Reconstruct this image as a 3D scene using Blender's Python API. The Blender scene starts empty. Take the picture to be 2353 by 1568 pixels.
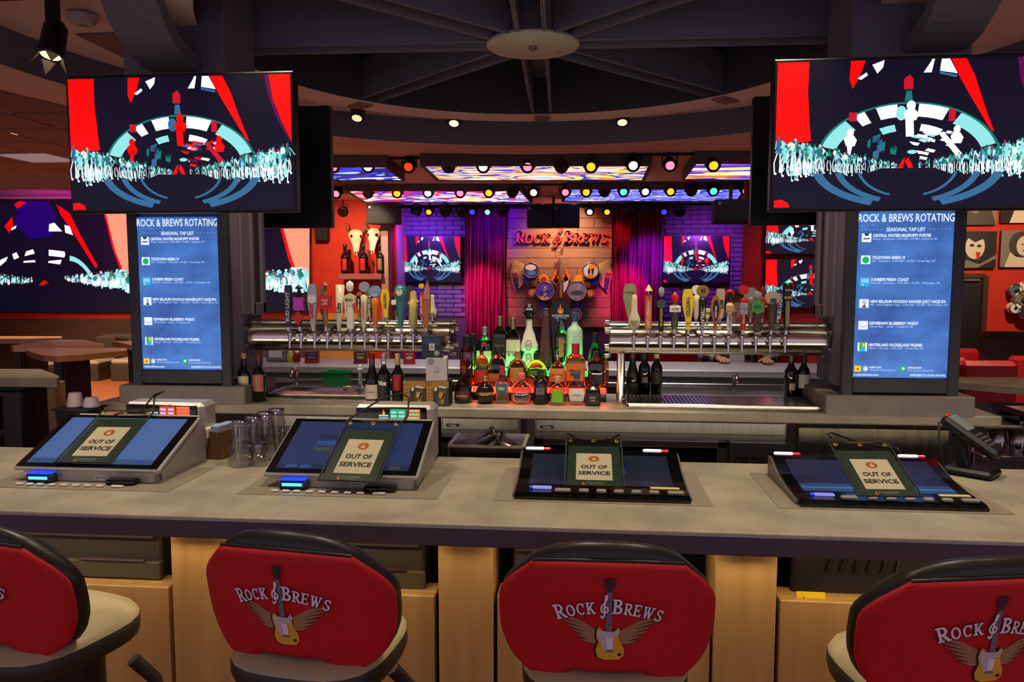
import bpy, bmesh, math, random
from mathutils import Vector, Matrix
random.seed(7)
R = math.radians
S = bpy.context.scene
COL = S.collection
# ------------------------------------------------------------------ camera
FPX, YAW, PITCH, CZ = 1750.0, 5.3, 4.9, 1.65
cam = bpy.data.cameras.new('camera'); cam.sensor_width = 36; cam.lens = FPX / 2353 * 36
cam.clip_start = 0.05; cam.clip_end = 200
camo = bpy.data.objects.new('camera', cam); COL.objects.link(camo)
camo.location = (0, 0, CZ); camo.rotation_euler = (R(90 - PITCH), 0, R(YAW))
S.camera = camo
S.view_settings.view_transform = 'Standard'; S.view_settings.look = 'None'
S.view_settings.gamma = 1; S.view_settings.exposure = 0.0; S.view_settings.use_curve_mapping = False
C_ = S.cycles
C_.max_bounces = 4; C_.diffuse_bounces = 3; C_.glossy_bounces = 3; C_.transmission_bounces = 3; C_.transparent_max_bounces = 14
C_.caustics_reflective = False; C_.caustics_refractive = False; C_.sample_clamp_indirect = 6.0
C_.use_adaptive_sampling = True; C_.adaptive_threshold = 0.09; C_.adaptive_min_samples = 12
# ------------------------------------------------------------------ world: lilac fill added through the open side behind the camera
W = bpy.data.worlds.new('world'); S.world = W; W.use_nodes = True
W.node_tree.nodes['Background'].inputs[0].default_value = (0.33, 0.28, 0.37, 1)
W.node_tree.nodes['Background'].inputs[1].default_value = 1.3
# ------------------------------------------------------------------ lights of the room and added fills
def aim(o, t):
    d = Vector(t) - o.location
    o.rotation_euler = d.to_track_quat('-Z', 'Y').to_euler()
def spot(name, loc, target, power, col, ang=60, blend=.6, size=.04):
    l = bpy.data.lights.new(name, 'SPOT'); l.energy = power; l.color = col; l.spot_size = R(ang)
    l.spot_blend = blend; l.shadow_soft_size = size
    o = bpy.data.objects.new(name, l); COL.objects.link(o); o.location = loc; aim(o, target); return o
def area(name, loc, target, power, col, sx, sy):
    l = bpy.data.lights.new(name, 'AREA'); l.shape = 'RECTANGLE'; l.size = sx; l.size_y = sy
    l.energy = power; l.color = col
    o = bpy.data.objects.new(name, l); COL.objects.link(o); o.location = loc; aim(o, target); return o
WARM = (1.0, 0.84, 0.60)
WARM2 = (1.0, 0.84, 0.60)
HX, HY = -0.25, 3.79                                   # hub of the ceiling wheel
# downlights of the ceiling ring over the front bar
for x in (-2.15, -1.25, -0.25, 0.75, 1.65):
    spot('bar_downlight', (x, 1.95, 2.9), (x, 2.1, 1.0), 66, WARM, 84, .9, .06)
# downlights over the back counter and the taps
for x in (-1.3, -0.65, 0.12, 0.80):
    spot('counter_downlight', (x, 3.0, 2.9), (x, 3.5, 1.2), 72, WARM2, 56, .9)
for x in (-1.2, -0.55, 0.05, 0.7):
    spot('far_bar_downlight', (x, 4.35, 2.9), (x, 4.5, 1.0), 70, (1, .92, .85), 80, .9)
for x in (-1.6, -.4, .8, 1.8):
    spot('seat_downlight', (x, .55, 2.9), (x, 1.3, 1.0), 2.5, WARM2, 80, .9, .08)
# light strip below the bar top
area('bar_led_strip', (-0.2, 1.85, 1.010), (-0.2, 1.95, 0.0), 8, (1, .76, .42), 5.0, .02)
# lounge lights on the left and right
spot('lounge_light', (-5.2, 7.6, 2.9), (-5.6, 8.6, 0), 420, (1, .74, .45), 120, .8)
spot('lounge_light', (-7.6, 9.8, 2.9), (-7.4, 10.4, 0), 420, (1, .74, .45), 115, .8)
spot('lounge_light', (-3.4, 5.0, 2.9), (-3.6, 5.6, 0), 70, (1, .8, .55), 100, .8)
spot('service_fill', (2.2, 3.2, 2.88), (2.3, 3.7, .8), 50, WARM2, 70, .9)  # added fill spot to brighten the glass shelf on the right
spot('service_fill', (-2.8, 3.4, 2.88), (-3.2, 4.0, .8), 40, WARM2, 70, .9)  # added fill spot to brighten the glass washer on the left
spot('wall_light', (4.9, 8.2, 2.9), (5.0, 10.4, 1.7), 250, (1, .70, .42), 100, .8)
spot('booth_light', (3.2, 5.6, 2.9), (3.3, 6.2, .9), 130, (1, .72, .5), 100, .8)
spot('niche_light', (-4.0, 10.9, 2.9), (-3.8, 12.9, 1.7), 260, (1, .60, .30), 75, .8)
spot('niche_light', (-3.5, 11.7, 2.85), (-3.3, 12.9, 2.2), 110, (1, .75, .5), 55, .8)
# coloured stage lights
spot('stage_blue', (-1.62, 12.65, 2.6), (-1.5, 14, 2.5), 150, (.08, .0, 1), 60, .9)
spot('stage_violet', (-2.9, 12.7, 2.62), (-2.9, 14, 1.8), 260, (.26, .05, 1), 110, .9)
spot('stage_magenta', (-1.95, 12.4, 2.5), (-1.78, 14, 1.15), 420, (1, .0, .42), 36, .9)
spot('stage_magenta', (0.85, 12.4, 2.5), (0.72, 14, 1.2), 360, (1, .0, .42), 34, .9)
spot('stage_blue', (1.35, 12.6, 2.5), (1.12, 14, 1.85), 400, (.16, .0, 1), 44, .9)
spot('stage_violet', (2.2, 12.6, 2.5), (2.2, 14, 1.8), 150, (.42, .06, .9), 100, .9)
spot('stage_amber', (-0.15, 12.95, 2.92), (-0.35, 14, 2.0), 120, (1, .68, .44), 90, .95)
spot('stage_amber', (-0.7, 12.95, 2.92), (-0.5, 14, 1.6), 40, (1, .62, .5), 90, .95)
spot('stage_red', (-0.4, 13.1, 2.9), (-0.4, 13.9, 2.35), 26, (1, .22, .2), 110, .9)
spot('stage_red', (0.62, 12.9, 2.6), (0.60, 14, 2.3), 40, (1, .02, .02), 36, .9)
spot('stage_red', (-1.5, 12.9, 2.6), (-1.5, 14, 2.0), 24, (1, .02, .05), 30, .9)
spot('lounge_violet', (-8.0, 10.8, 2.2), (-8.4, 12.2, 2.9), 80, (.7, .0, .5), 130, .9)
spot('right_red', (2.75, 9.2, 2.9), (2.7, 10.4, 1.7), 60, (1, .12, .2), 100, .9)
area('under_bar_fill', (-0.2, 2.46, 1.0), (-0.2, 3.4, .75), 7, WARM2, 4.4, .02)  # added unseen fill that brightens the cooler fronts

# ------------------------------------------------------------------ helpers
def ray(x, y):
    a = (x - 1176.5) / FPX; b = -(y - 784) / FPX
    p = R(PITCH); w = R(YAW)
    d = Vector((a, math.cos(p) + b * math.sin(p), -math.sin(p) + b * math.cos(p)))
    c, s = math.cos(w), math.sin(w)
    return Vector((c * d.x - s * d.y, s * d.x + c * d.y, d.z))
def aY(x, y, Y):                      # point of the photo on the upright plane y = Y of the room
    d = ray(x, y); t = Y / d.y; return Vector((0, 0, CZ)) + d * t
def aZ(x, y, z):                      # point of the photo on a level plane
    d = ray(x, y); t = (z - CZ) / d.z; return Vector((0, 0, CZ)) + d * t
def lin(c):
    return tuple((v / 12.92 if v <= .04045 else ((v + .055) / 1.055) ** 2.4) for v in (x / 255 for x in c[:3])) + (1,)
MATS = {}
def mat(name, c, rough=.5, metal=0., emit=0., c2=None, scale=30, stretch=(1, 1, 1), bump=0., spec=.5, coat=0., wave=False):
    if name in MATS: return MATS[name]
    m = bpy.data.materials.new(name); m.use_nodes = True; nt = m.node_tree; N = nt.nodes; L = nt.links
    b = N['Principled BSDF']
    b.inputs['Base Color'].default_value = lin(c); b.inputs['Roughness'].default_value = rough
    b.inputs['Metallic'].default_value = metal; b.inputs['Specular IOR Level'].default_value = spec
    b.inputs['Coat Weight'].default_value = coat
    if c2 or bump:
        tc = N.new('ShaderNodeTexCoord'); mp = N.new('ShaderNodeMapping'); mp.inputs['Scale'].default_value = stretch
        L.new(tc.outputs['Object'], mp.inputs['Vector'])
        if wave:
            nz = N.new('ShaderNodeTexWave'); nz.inputs['Scale'].default_value = scale; nz.inputs['Distortion'].default_value = 3
            nz.inputs['Detail'].default_value = 3
        else:
            nz = N.new('ShaderNodeTexNoise'); nz.inputs['Scale'].default_value = scale; nz.inputs['Detail'].default_value = 5
        L.new(mp.outputs[0], nz.inputs['Vector'])
        f = nz.outputs['Fac']
        if c2:
            cr = N.new('ShaderNodeValToRGB'); cr.color_ramp.elements[0].position = .3; cr.color_ramp.elements[1].position = .7
            cr.color_ramp.elements[0].color = lin(c); cr.color_ramp.elements[1].color = lin(c2)
            L.new(f, cr.inputs[0]); L.new(cr.outputs[0], b.inputs['Base Color'])
            if emit: L.new(cr.outputs[0], b.inputs['Emission Color'])
        if bump:
            bp = N.new('ShaderNodeBump'); bp.inputs['Strength'].default_value = bump; bp.inputs['Distance'].default_value = .01
            L.new(f, bp.inputs['Height']); L.new(bp.outputs[0], b.inputs['Normal'])
    if emit:
        if not c2: b.inputs['Emission Color'].default_value = lin(c)
        b.inputs['Emission Strength'].default_value = emit
    MATS[name] = m; return m
def emi(name, c, s=1.0):
    """a pixel colour of a lit screen or a lamp"""
    if name in MATS: return MATS[name]
    m = bpy.data.materials.new(name); m.use_nodes = True; nt = m.node_tree
    b = nt.nodes['Principled BSDF']; b.inputs['Base Color'].default_value = (.01, .01, .01, 1)
    b.inputs['Roughness'].default_value = .25; b.inputs['Specular IOR Level'].default_value = .3
    b.inputs['Emission Color'].default_value = lin(c); b.inputs['Emission Strength'].default_value = s
    MATS[name] = m; return m
def glass(name, tint, gloss=.12, rough=.03, rim=.5):
    """thin glass: tinted see-through with a clear reflection"""
    if name in MATS: return MATS[name]
    m = bpy.data.materials.new(name); m.use_nodes = True; nt = m.node_tree; N = nt.nodes; L = nt.links
    N.clear(); out = N.new('ShaderNodeOutputMaterial'); mx = N.new('ShaderNodeMixShader')
    t = N.new('ShaderNodeBsdfTransparent'); t.inputs[0].default_value = lin(tint)
    g = N.new('ShaderNodeBsdfGlossy'); g.inputs['Roughness'].default_value = rough
    lw = N.new('ShaderNodeLayerWeight'); lw.inputs[0].default_value = .35
    mr = N.new('ShaderNodeMapRange'); mr.inputs['To Min'].default_value = gloss; mr.inputs['To Max'].default_value = min(1, gloss + rim)
    L.new(lw.outputs['Facing'], mr.inputs[0]); L.new(mr.outputs[0], mx.inputs[0])
    L.new(t.outputs[0], mx.inputs[1]); L.new(g.outputs[0], mx.inputs[2]); L.new(mx.outputs[0], out.inputs[0])
    MATS[name] = m; return m

class MB:
    """collects shapes; build() links them as ONE mesh object"""
    def __init__(s, T=None): s.v = []; s.f = []; s.mi = []; s.sm = []; s.T = T
    def add(s, vs, fs, m=0, sm=False, T=None):
        o = len(s.v)
        for p in vs:
            p = Vector(p)
            if T is not None: p = T @ p
            if s.T is not None: p = s.T @ p
            s.v.append(p)
        for f in fs: s.f.append([i + o for i in f]); s.mi.append(m); s.sm.append(sm)
        return s
    def box(s, c, d, m=0, b=0., T=None):
        hx, hy, hz = d[0] / 2, d[1] / 2, d[2] / 2; c = Vector(c)
        if b <= 0:
            vs = [c + Vector((x * hx, y * hy, z * hz)) for x in (-1, 1) for y in (-1, 1) for z in (-1, 1)]
            return s.add(vs, [(0, 1, 3, 2), (4, 6, 7, 5), (0, 4, 5, 1), (2, 3, 7, 6), (0, 2, 6, 4), (1, 5, 7, 3)], m, False, T)
        b = min(b, hx * .98, hy * .98, hz * .98)
        vs = []; ix = {}
        for x in (-1, 1):
            for y in (-1, 1):
                for z in (-1, 1):
                    ix[x, y, z] = len(vs)
                    vs += [c + Vector((x * hx, y * (hy - b), z * (hz - b))), c + Vector((x * (hx - b), y * hy, z * (hz - b))), c + Vector((x * (hx - b), y * (hy - b), z * hz))]
        fs = []
        for q in (-1, 1):
            fs.append([ix[q, -1, -1], ix[q, 1, -1], ix[q, 1, 1], ix[q, -1, 1]])
            fs.append([ix[-1, q, -1] + 1, ix[1, q, -1] + 1, ix[1, q, 1] + 1, ix[-1, q, 1] + 1])
            fs.append([ix[-1, -1, q] + 2, ix[1, -1, q] + 2, ix[1, 1, q] + 2, ix[-1, 1, q] + 2])
            for r in (-1, 1):
                fs.append([ix[q, r, -1], ix[q, r, 1], ix[q, r, 1] + 1, ix[q, r, -1] + 1])
                fs.append([ix[q, -1, r], ix[q, 1, r], ix[q, 1, r] + 2, ix[q, -1, r] + 2])
                fs.append([ix[-1, q, r] + 1, ix[1, q, r] + 1, ix[1, q, r] + 2, ix[-1, q, r] + 2])
                for t in (-1, 1): fs.append([ix[q, r, t], ix[q, r, t] + 1, ix[q, r, t] + 2])
        g = []
        for f in fs:
            p = [vs[i] for i in f]; n = (p[1] - p[0]).cross(p[2] - p[0]); ce = sum(p, Vector()) / len(p) - c
            g.append(f if n.dot(ce) > 0 else f[::-1])
        return s.add(vs, g, m, False, T)
    def cyl(s, p0, p1, r0, r1=None, n=16, m=0, caps=True, sm=True, T=None):
        p0, p1 = Vector(p0), Vector(p1); r1 = r0 if r1 is None else r1
        d = (p1 - p0).normalized(); a = d.orthogonal().normalized(); b = d.cross(a)
        vs = []
        for p, r in ((p0, r0), (p1, r1)):
            for i in range(n):
                t = 2 * math.pi * i / n; vs.append(p + (a * math.cos(t) + b * math.sin(t)) * r)
        s.add(vs, [(i, (i + 1) % n, n + (i + 1) % n, n + i) for i in range(n)], m, sm, T)
        if caps:
            if r0 > 0: s.add(vs[:n], [list(range(n))[::-1]], m, False, T)
            if r1 > 0: s.add(vs[n:], [list(range(n))], m, False, T)
        return s
    def lathe(s, prof, n=24, m=0, e=2., sx=1., sy=1., T=None, sm=True, caps=True, c=(0, 0, 0)):
        """prof: (radius, height) pairs; e > 2 squares the cross-section"""
        vs = []
        for r, z in prof:
            for i in range(n):
                t = 2 * math.pi * (i + .5) / n; ct, st = math.cos(t), math.sin(t)
                k = (abs(ct) ** e + abs(st) ** e) ** (-1 / e) if e != 2 else 1
                vs.append((c[0] + r * ct * k * sx, c[1] + r * st * k * sy, c[2] + z))
        fs = []
        for j in range(len(prof) - 1):
            for i in range(n): fs.append((j * n + i, j * n + (i + 1) % n, (j + 1) * n + (i + 1) % n, (j + 1) * n + i))
        s.add(vs, fs, m, sm, T)
        if caps:
            if prof[0][0] > 1e-5: s.add(vs[:n], [list(range(n))[::-1]], m, False, T)
            if prof[-1][0] > 1e-5: s.add(vs[-n:], [list(range(n))], m, False, T)
        return s
    def tube(s, pts, r, n=8, m=0, T=None, closed=False):
        pts = [Vector(p) for p in pts]; vs = []; K = len(pts); up = None
        for i, p in enumerate(pts):
            d = (pts[min(i + 1, K - 1)] - pts[max(i - 1, 0)]).normalized()
            if up is None: up = d.orthogonal().normalized()
            a = (up - d * up.dot(d)).normalized(); up = a; b = d.cross(a)
            rr = r[i] if isinstance(r, (list, tuple)) else r
            for j in range(n):
                t = 2 * math.pi * j / n; vs.append(p + (a * math.cos(t) + b * math.sin(t)) * rr)
        fs = [(i * n + j, i * n + (j + 1) % n, (i + 1) * n + (j + 1) % n, (i + 1) * n + j) for i in range(K - 1) for j in range(n)]
        s.add(vs, fs, m, True, T); s.add(vs[:n], [list(range(n))[::-1]], m, False, T); s.add(vs[-n:], [list(range(n))], m, False, T)
        return s
    def prism(s, out, y0, y1, m=0, T=None, m2=None, sm=False):
        """outline of (x, z) pairs pushed from y0 to y1"""
        n = len(out); A = sum(out[i][0] * out[(i + 1) % n][1] - out[(i + 1) % n][0] * out[i][1] for i in range(n))
        if A < 0: out = out[::-1]
        vs = [(x, y0, z) for x, z in out] + [(x, y1, z) for x, z in out]
        s.add(vs, [list(range(n))], m, False, T); s.add(vs, [list(range(n, 2 * n))[::-1]], m, False, T)
        s.add(vs, [(i, n + i, n + (i + 1) % n, (i + 1) % n) for i in range(n)], m if m2 is None else m2, sm, T)
        return s
    def sphere(s, c, r, n=16, k=10, m=0, sc=(1, 1, 1), T=None):
        vs = [(c[0], c[1], c[2] - r * sc[2])]
        for j in range(1, k):
            p = math.pi * j / k - math.pi / 2
            for i in range(n):
                t = 2 * math.pi * i / n
                vs.append((c[0] + r * sc[0] * math.cos(p) * math.cos(t), c[1] + r * sc[1] * math.cos(p) * math.sin(t), c[2] + r * sc[2] * math.sin(p)))
        vs.append((c[0], c[1], c[2] + r * sc[2])); L = len(vs) - 1
        fs = [(0, 1 + (i + 1) % n, 1 + i) for i in range(n)]
        for j in range(k - 2):
            for i in range(n): fs.append((1 + j * n + i, 1 + j * n + (i + 1) % n, 1 + (j + 1) * n + (i + 1) % n, 1 + (j + 1) * n + i))
        fs += [(L, 1 + (k - 2) * n + i, 1 + (k - 2) * n + (i + 1) % n) for i in range(n)]
        return s.add(vs, fs, m, True, T)
    def build(s, name, mats, parent=None, loc=None, kind=None, label=None, rot=None):
        me = bpy.data.meshes.new(name); me.from_pydata([tuple(p) for p in s.v], [], s.f)
        if not isinstance(mats, (list, tuple)): mats = [mats]
        for m in mats: me.materials.append(m)
        me.polygons.foreach_set('material_index', s.mi); me.polygons.foreach_set('use_smooth', s.sm)
        me.update()
        o = bpy.data.objects.new(name, me); COL.objects.link(o)
        if parent: o.parent = parent
        if loc is not None: o.location = loc
        if rot is not None: o.rotation_euler = rot
        if kind: o['kind'] = kind
        if label: o['label'] = label
        return o
TX = {}
def textmesh(t, bold=0., shear=0.):
    k = (t, bold, shear)
    if k not in TX:
        cu = bpy.data.curves.new('t', 'FONT'); cu.body = t; cu.size = 1; cu.offset = bold; cu.shear = shear
        cu.resolution_u = 2; cu.fill_mode = 'FRONT'
        o = bpy.data.objects.new('t', cu); COL.objects.link(o)
        me = bpy.data.meshes.new_from_object(o)
        TX[k] = ([v.co.to_2d() for v in me.vertices], [list(p.vertices) for p in me.polygons])
        bpy.data.objects.remove(o); bpy.data.meshes.remove(me); bpy.data.curves.remove(cu)
    return TX[k]
class Art(MB):
    """flat print: x right, y up on a surface given by fn(x, y, lift)"""
    def __init__(s, fn=None, T=None, lift=.0004):
        MB.__init__(s, T); s.L = lift; s.fn = fn or (lambda x, y, l: (x, -l, y))
    def poly(s, p, m=0, l=1):
        n = len(p); A = sum(p[i][0] * p[(i + 1) % n][1] - p[(i + 1) % n][0] * p[i][1] for i in range(n))
        if A < 0: p = p[::-1]
        s.add([s.fn(x, y, l * s.L) for x, y in p], [list(range(len(p)))], m)
    def rect(s, x0, y0, x1, y1, m=0, l=1): s.poly([(x0, y0), (x1, y0), (x1, y1), (x0, y1)], m, l)
    def ell(s, x, y, rx, ry=None, m=0, l=1, n=16):
        ry = rx if ry is None else ry
        s.poly([(x + rx * math.cos(2 * math.pi * i / n), y + ry * math.sin(2 * math.pi * i / n)) for i in range(n)], m, l)
    def arc(s, x, y, rx, ry, a0, a1, th, m=0, l=1, n=10):
        for i in range(n):
            t0 = R(a0 + (a1 - a0) * i / n); t1 = R(a0 + (a1 - a0) * (i + 1) / n)
            s.poly([(x + rx * math.cos(t0), y + ry * math.sin(t0)), (x + rx * math.cos(t1), y + ry * math.sin(t1)),
                    (x + (rx - th) * math.cos(t1), y + (ry - th) * math.sin(t1)), (x + (rx - th) * math.cos(t0), y + (ry - th) * math.sin(t0))], m, l)
    def line(s, pts, w, m=0, l=1):
        for (x0, y0), (x1, y1) in zip(pts, pts[1:]):
            d = math.hypot(x1 - x0, y1 - y0) or 1; nx, ny = -(y1 - y0) / d * w / 2, (x1 - x0) / d * w / 2
            s.poly([(x0 - nx, y0 - ny), (x1 - nx, y1 - ny), (x1 + nx, y1 + ny), (x0 + nx, y0 + ny)], m, l)
    def text(s, t, x, y, size, m=0, l=2, align='C', bold=0., sx=1., rot=0., width=None, shear=0., warp=None):
        vs, fs = textmesh(t, bold, shear)
        if not vs: return
        w0 = min(v.x for v in vs); w1 = max(v.x for v in vs); h1 = .7
        if width: sx = width / ((w1 - w0) * size)
        ox = {'C': (w0 + w1) / 2, 'L': w0, 'R': w1}[align]
        c, n = math.cos(rot), math.sin(rot); P = []
        for v in vs:
            a = (v.x - ox) * size * sx; b = (v.y - h1 / 2) * size
            if warp: P.append(s.fn(*warp(x + a, y + b), l * s.L))
            else: P.append(s.fn(x + a * c - b * n, y + a * n + b * c, l * s.L))
        s.add(P, fs, m)
def thing(name, label, cat, loc=(0, 0, 0), rz=0., group=None):
    o = bpy.data.objects.new(name, None); COL.objects.link(o); o.location = loc; o.rotation_euler = (0, 0, rz)
    o.empty_display_size = .05
    return tag(o, label, cat, group)
def tag(o, label, cat, group=None):
    o['label'] = label; o['category'] = cat
    if group: o['group'] = group
    return o
def struct(o): o['kind'] = 'structure'; return o
def dup(root, label=None, loc=None, rz=None, group=None):
    r = root.copy(); COL.objects.link(r)
    if loc is not None: r.location = loc
    if rz is not None: r.rotation_euler = (0, 0, rz)
    if label: r['label'] = label
    if group: r['group'] = group
    for ch in list(root.children):
        c = ch.copy(); COL.objects.link(c); c.parent = r
        for g in ch.children:
            d = g.copy(); COL.objects.link(d); d.parent = c
    return r
def Tr(x=0, y=0, z=0, rx=0, ry=0, rz=0):
    return Matrix.Translation((x, y, z)) @ Matrix.Rotation(rz, 4, 'Z') @ Matrix.Rotation(ry, 4, 'Y') @ Matrix.Rotation(rx, 4, 'X')
# ------------------------------------------------------------------ shared materials
concrete = mat('concrete_top', (168, 158, 138), .5, c2=(140, 131, 114), scale=9, bump=.03)
steel = mat('stainless_steel', (190, 186, 180), .22, 1., c2=(165, 160, 152), scale=3, stretch=(1, 1, 40))
steelp = mat('polished_steel', (222, 214, 200), .17, 1.)
steelb = mat('brushed_steel', (170, 166, 160), .34, 1., c2=(150, 147, 142), scale=5, stretch=(40, 1, 1))
chrome = mat('chrome', (212, 206, 198), .10, 1.)
black = mat('black_plastic', (16, 16, 18), .45)
blackg = mat('black_gloss', (8, 8, 10), .12, spec=.6)
blackm = mat('black_matte', (20, 19, 22), .8)
white = mat('white_plastic', (232, 230, 224), .4)
red = mat('red_paint', (205, 52, 22), .6)
wood = mat('maple_veneer', (192, 154, 98), .45, c2=(172, 134, 80), scale=2.2, stretch=(9, 9, .8), bump=.02)
dwood = mat('dark_wood', (74, 44, 28), .5, c2=(56, 32, 20), scale=4, stretch=(1, 1, 8))
rubber = mat('dark_rubber', (28, 27, 27), .7)
gold = mat('gold_foil', (190, 150, 70), .3, .9)
brass = mat('brass_eyelet', (200, 165, 80), .25, 1.)
clear = glass('clear_glass', (250, 250, 252), .16, .07)
# ================================================================== the room
wall_red = mat('wall_red', (196, 44, 20), .7, c2=(184, 38, 18), scale=3)
wall_mag = mat('wall_crimson', (150, 20, 34), .7)
wall_dk = mat('wall_charcoal', (60, 54, 64), .8)
brown_pan = mat('brown_panelling', (92, 62, 44), .55, c2=(80, 53, 38), scale=3, stretch=(1, 1, 10))
ceil_m = mat('ceiling_grid', (246, 236, 236), .8)
tile_m = mat('ceiling_tile', (138, 118, 126), .9, c2=(130, 111, 120), scale=60)
soffit = mat('soffit_paint', (235, 214, 204), .75)
slate = mat('slate_paint', (104, 104, 122), .7)
slate2 = mat('slate_paint_dark', (62, 60, 74), .75)
steelbeam = mat('beam_paint', (120, 116, 134), .6)
hubm = mat('hub_plate', (205, 198, 190), .6, c2=(190, 184, 176), scale=20)
floorm = mat('floor_wood', (190, 112, 62), .42, c2=(158, 88, 46), scale=3, stretch=(9, .7, 1), bump=.02)
MB().box((-2.6, 6, -.05), (21.4, 17, .1)).build('floor', floorm)['kind'] = 'structure'
# ceiling with a round opening
mb = MB(); n = 64; RI = 1.76; zc = 2.95
ins, outs = [], []
x0, x1, y0, y1 = -13, 8, -2.5, 14.4
for i in range(n):
    t = 2 * math.pi * i / n; c, s_ = math.cos(t), math.sin(t)
    ins.append((HX + RI * c, HY + RI * s_, zc))
    k = min(((x1 - HX) / c) if c > 1e-9 else ((x0 - HX) / c if c < -1e-9 else 1e9), ((y1 - HY) / s_) if s_ > 1e-9 else ((y0 - HY) / s_ if s_ < -1e-9 else 1e9))
    outs.append((HX + k * c, HY + k * s_, zc))
mb.add(ins + outs, [(i, (i + 1) % n, n + (i + 1) % n, n + i) for i in range(n)])
ceil = struct(mb.build('ceiling', ceil_m))
tile = None
def ctile(x, y):
    global tile
    if tile is None:
        tile = MB().box((0, 0, -.006), (.572, .572, .012), b=.004).build('ceiling_tile', tile_m, ceil); o = tile
    else:
        o = tile.copy(); COL.objects.link(o)
    o.location = (x, y, zc)
for i in range(-17, 12):
    for j in range(2, 20):
        x, y = i * .61, j * .61; r = math.hypot(x - HX, y - HY)
        vis = (r > 3.72 and ((x < -2.9 and y > 3.2) or (x > 2.9 and 3 < y < 9.5))) or (2.2 < r < 2.42 and y < 4.6 and abs(x - HX) > 1.3)
        if vis and not (y > 11.9) and x > -.42 * y - 5.2: ctile(x, y)
# soffit rings
def ring(name, r0, r1, z0, z1, ms):
    mb = MB(); n = 96; V = []
    for r, z in ((r0, z1), (r0, z0), (r1, z0), (r1, z1)):
        for i in range(n):
            t = 2 * math.pi * i / n; V.append((HX + r * math.cos(t), HY + r * math.sin(t), z))
    for k in range(3):
        mb.add(V, [(k * n + i, (k + 1) * n + i, (k + 1) * n + (i + 1) % n, k * n + (i + 1) % n) for i in range(n)], k, True)
    return struct(mb.build(name, ms))
ring('trim_1', 1.52, 1.76, 2.75, 3.34, [slate2, soffit, slate2])
ring('trim_2', 2.78, 3.24, 2.75, 2.95, [slate, soffit, slate2])
mb = MB(); mb.add([(HX + 1.76 * math.cos(2 * math.pi * i / 48), HY + 1.76 * math.sin(2 * math.pi * i / 48), 3.34) for i in range(48)], [list(range(48))[::-1]])
struct(mb.build('trim_3', mat('dome_black', (12, 12, 14), .9)))
# beam wheel
wheel = thing('beam_wheel', 'dark steel wheel of eight ceiling beams meeting at a round plate above the bar', 'ceiling beam', (HX, HY, 2.76))
mb = MB()
for sy in (-1, 1):
    mb.box((.86, sy * .058, .12), (1.32, .012, .24)); mb.box((.86, sy * .064, .004), (1.32, .014, .008))
mb.box((.86, 0, .235), (1.32, .11, .012))
bm0 = mb.build('beam', steelbeam, wheel)
for k in range(8):
    b = bm0 if k == 0 else bm0.copy()
    if k: COL.objects.link(b)
    b.rotation_euler = (0, 0, R(45 * k + 1.5))
MB().lathe([(.0, -.004), (.222, -.004), (.226, 0), (.226, .012), (.0, .012)], 48, caps=False).build('hub_plate', hubm, wheel)
MB().cyl((0, 0, -.016), (0, 0, .002), .022, n=8).cyl((0, 0, -.024), (0, 0, -.014), .012, n=6).build('hub_bolt', steelb, wheel)
MB().cyl((0, 0, .012), (0, 0, .24), .20, n=32).build('hub_core', steelbeam, wheel)
for k in range(8):
    a = R(45 * k + 1.5); T = Matrix.Rotation(a, 4, 'Z')
    mb = MB(T); mb.box((1.64, 0, -.016), (.16, .10, .012), b=.003)
    for x in (1.60, 1.68):
        for y in (-.03, .03): mb.cyl((x, y, -.03), (x, y, -.02), .01, n=6)
    mb.build('beam_bracket', mat('bracket_grey', (130, 110, 108), .6), wheel)
# curved corbels on the column fronts
def corbel(x, label):
    T = thing('curved_corbel', label, 'bracket', (x, 3.3, 2.95), group='curved corbels')
    mb = MB(); n = 12; V = []
    for i in range(n + 1):
        a = math.pi / 2 * i / n
        for r in (.40, .34):
            for sx in (-.115, .115): V.append((sx, -r * math.cos(a), -r * math.sin(a)))
    for i in range(n):
        q = i * 4; mb.add(V, [(q, q + 4, q + 5, q + 1)], 0, True); mb.add(V, [(q + 2, q + 3, q + 7, q + 6)], 0, True)
        mb.add(V, [(q, q + 2, q + 6, q + 4), (q + 1, q + 5, q + 7, q + 3)])
    mb.build('curved_band', mat('corbel_grey', (112, 112, 116), .6, c2=(100, 100, 105), scale=40), T)
    MB().box((0, -.04, -.2), (.02, .06, .32), b=.004).build('web', steelbeam, T)
corbel(-1.80, 'grey curved corbel on the left column above the television')
corbel(1.40, 'grey curved corbel on the right column above the television')
# ------------------------------------------------------------------ walls
def wall(name, a, b, z0, z1, m, th=.1):
    a, b = Vector(a), Vector(b); d = (b - a).to_3d(); L = d.length; mb = MB()
    T = Matrix.Translation((a.x, a.y, 0)) @ Matrix.Rotation(math.atan2(d.y, d.x), 4, 'Z')
    mb.box((L / 2, th / 2, (z0 + z1) / 2), (L, th, z1 - z0), T=T)
    return struct(mb.build(name, m))
brickbed = mat('brick_mortar', (70, 62, 76), .9)
wb = wall('wall_back', (-3.75, 14), (2.9, 14), 0, 2.95, brickbed)
bm_ = mat('brick_face', (112, 100, 118), .8, c2=(90, 80, 98), scale=6, bump=.15)
brick = None
for (xa, nb) in ((-3.60, 5), (1.46, 5)):
    for r_ in range(24):
        for k in range(nb):
            x = xa + .15 + k * .305 - (.15 if r_ % 2 else 0); z = .93 + r_ * .084
            if brick is None: brick = MB().box((0, 0, 0), (.293, .03, .073), b=.006).build('brick', bm_, wb); o = brick
            else: o = brick.copy(); COL.objects.link(o)
            o.location = (x, 13.992 - random.random() * .008, z)
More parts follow.
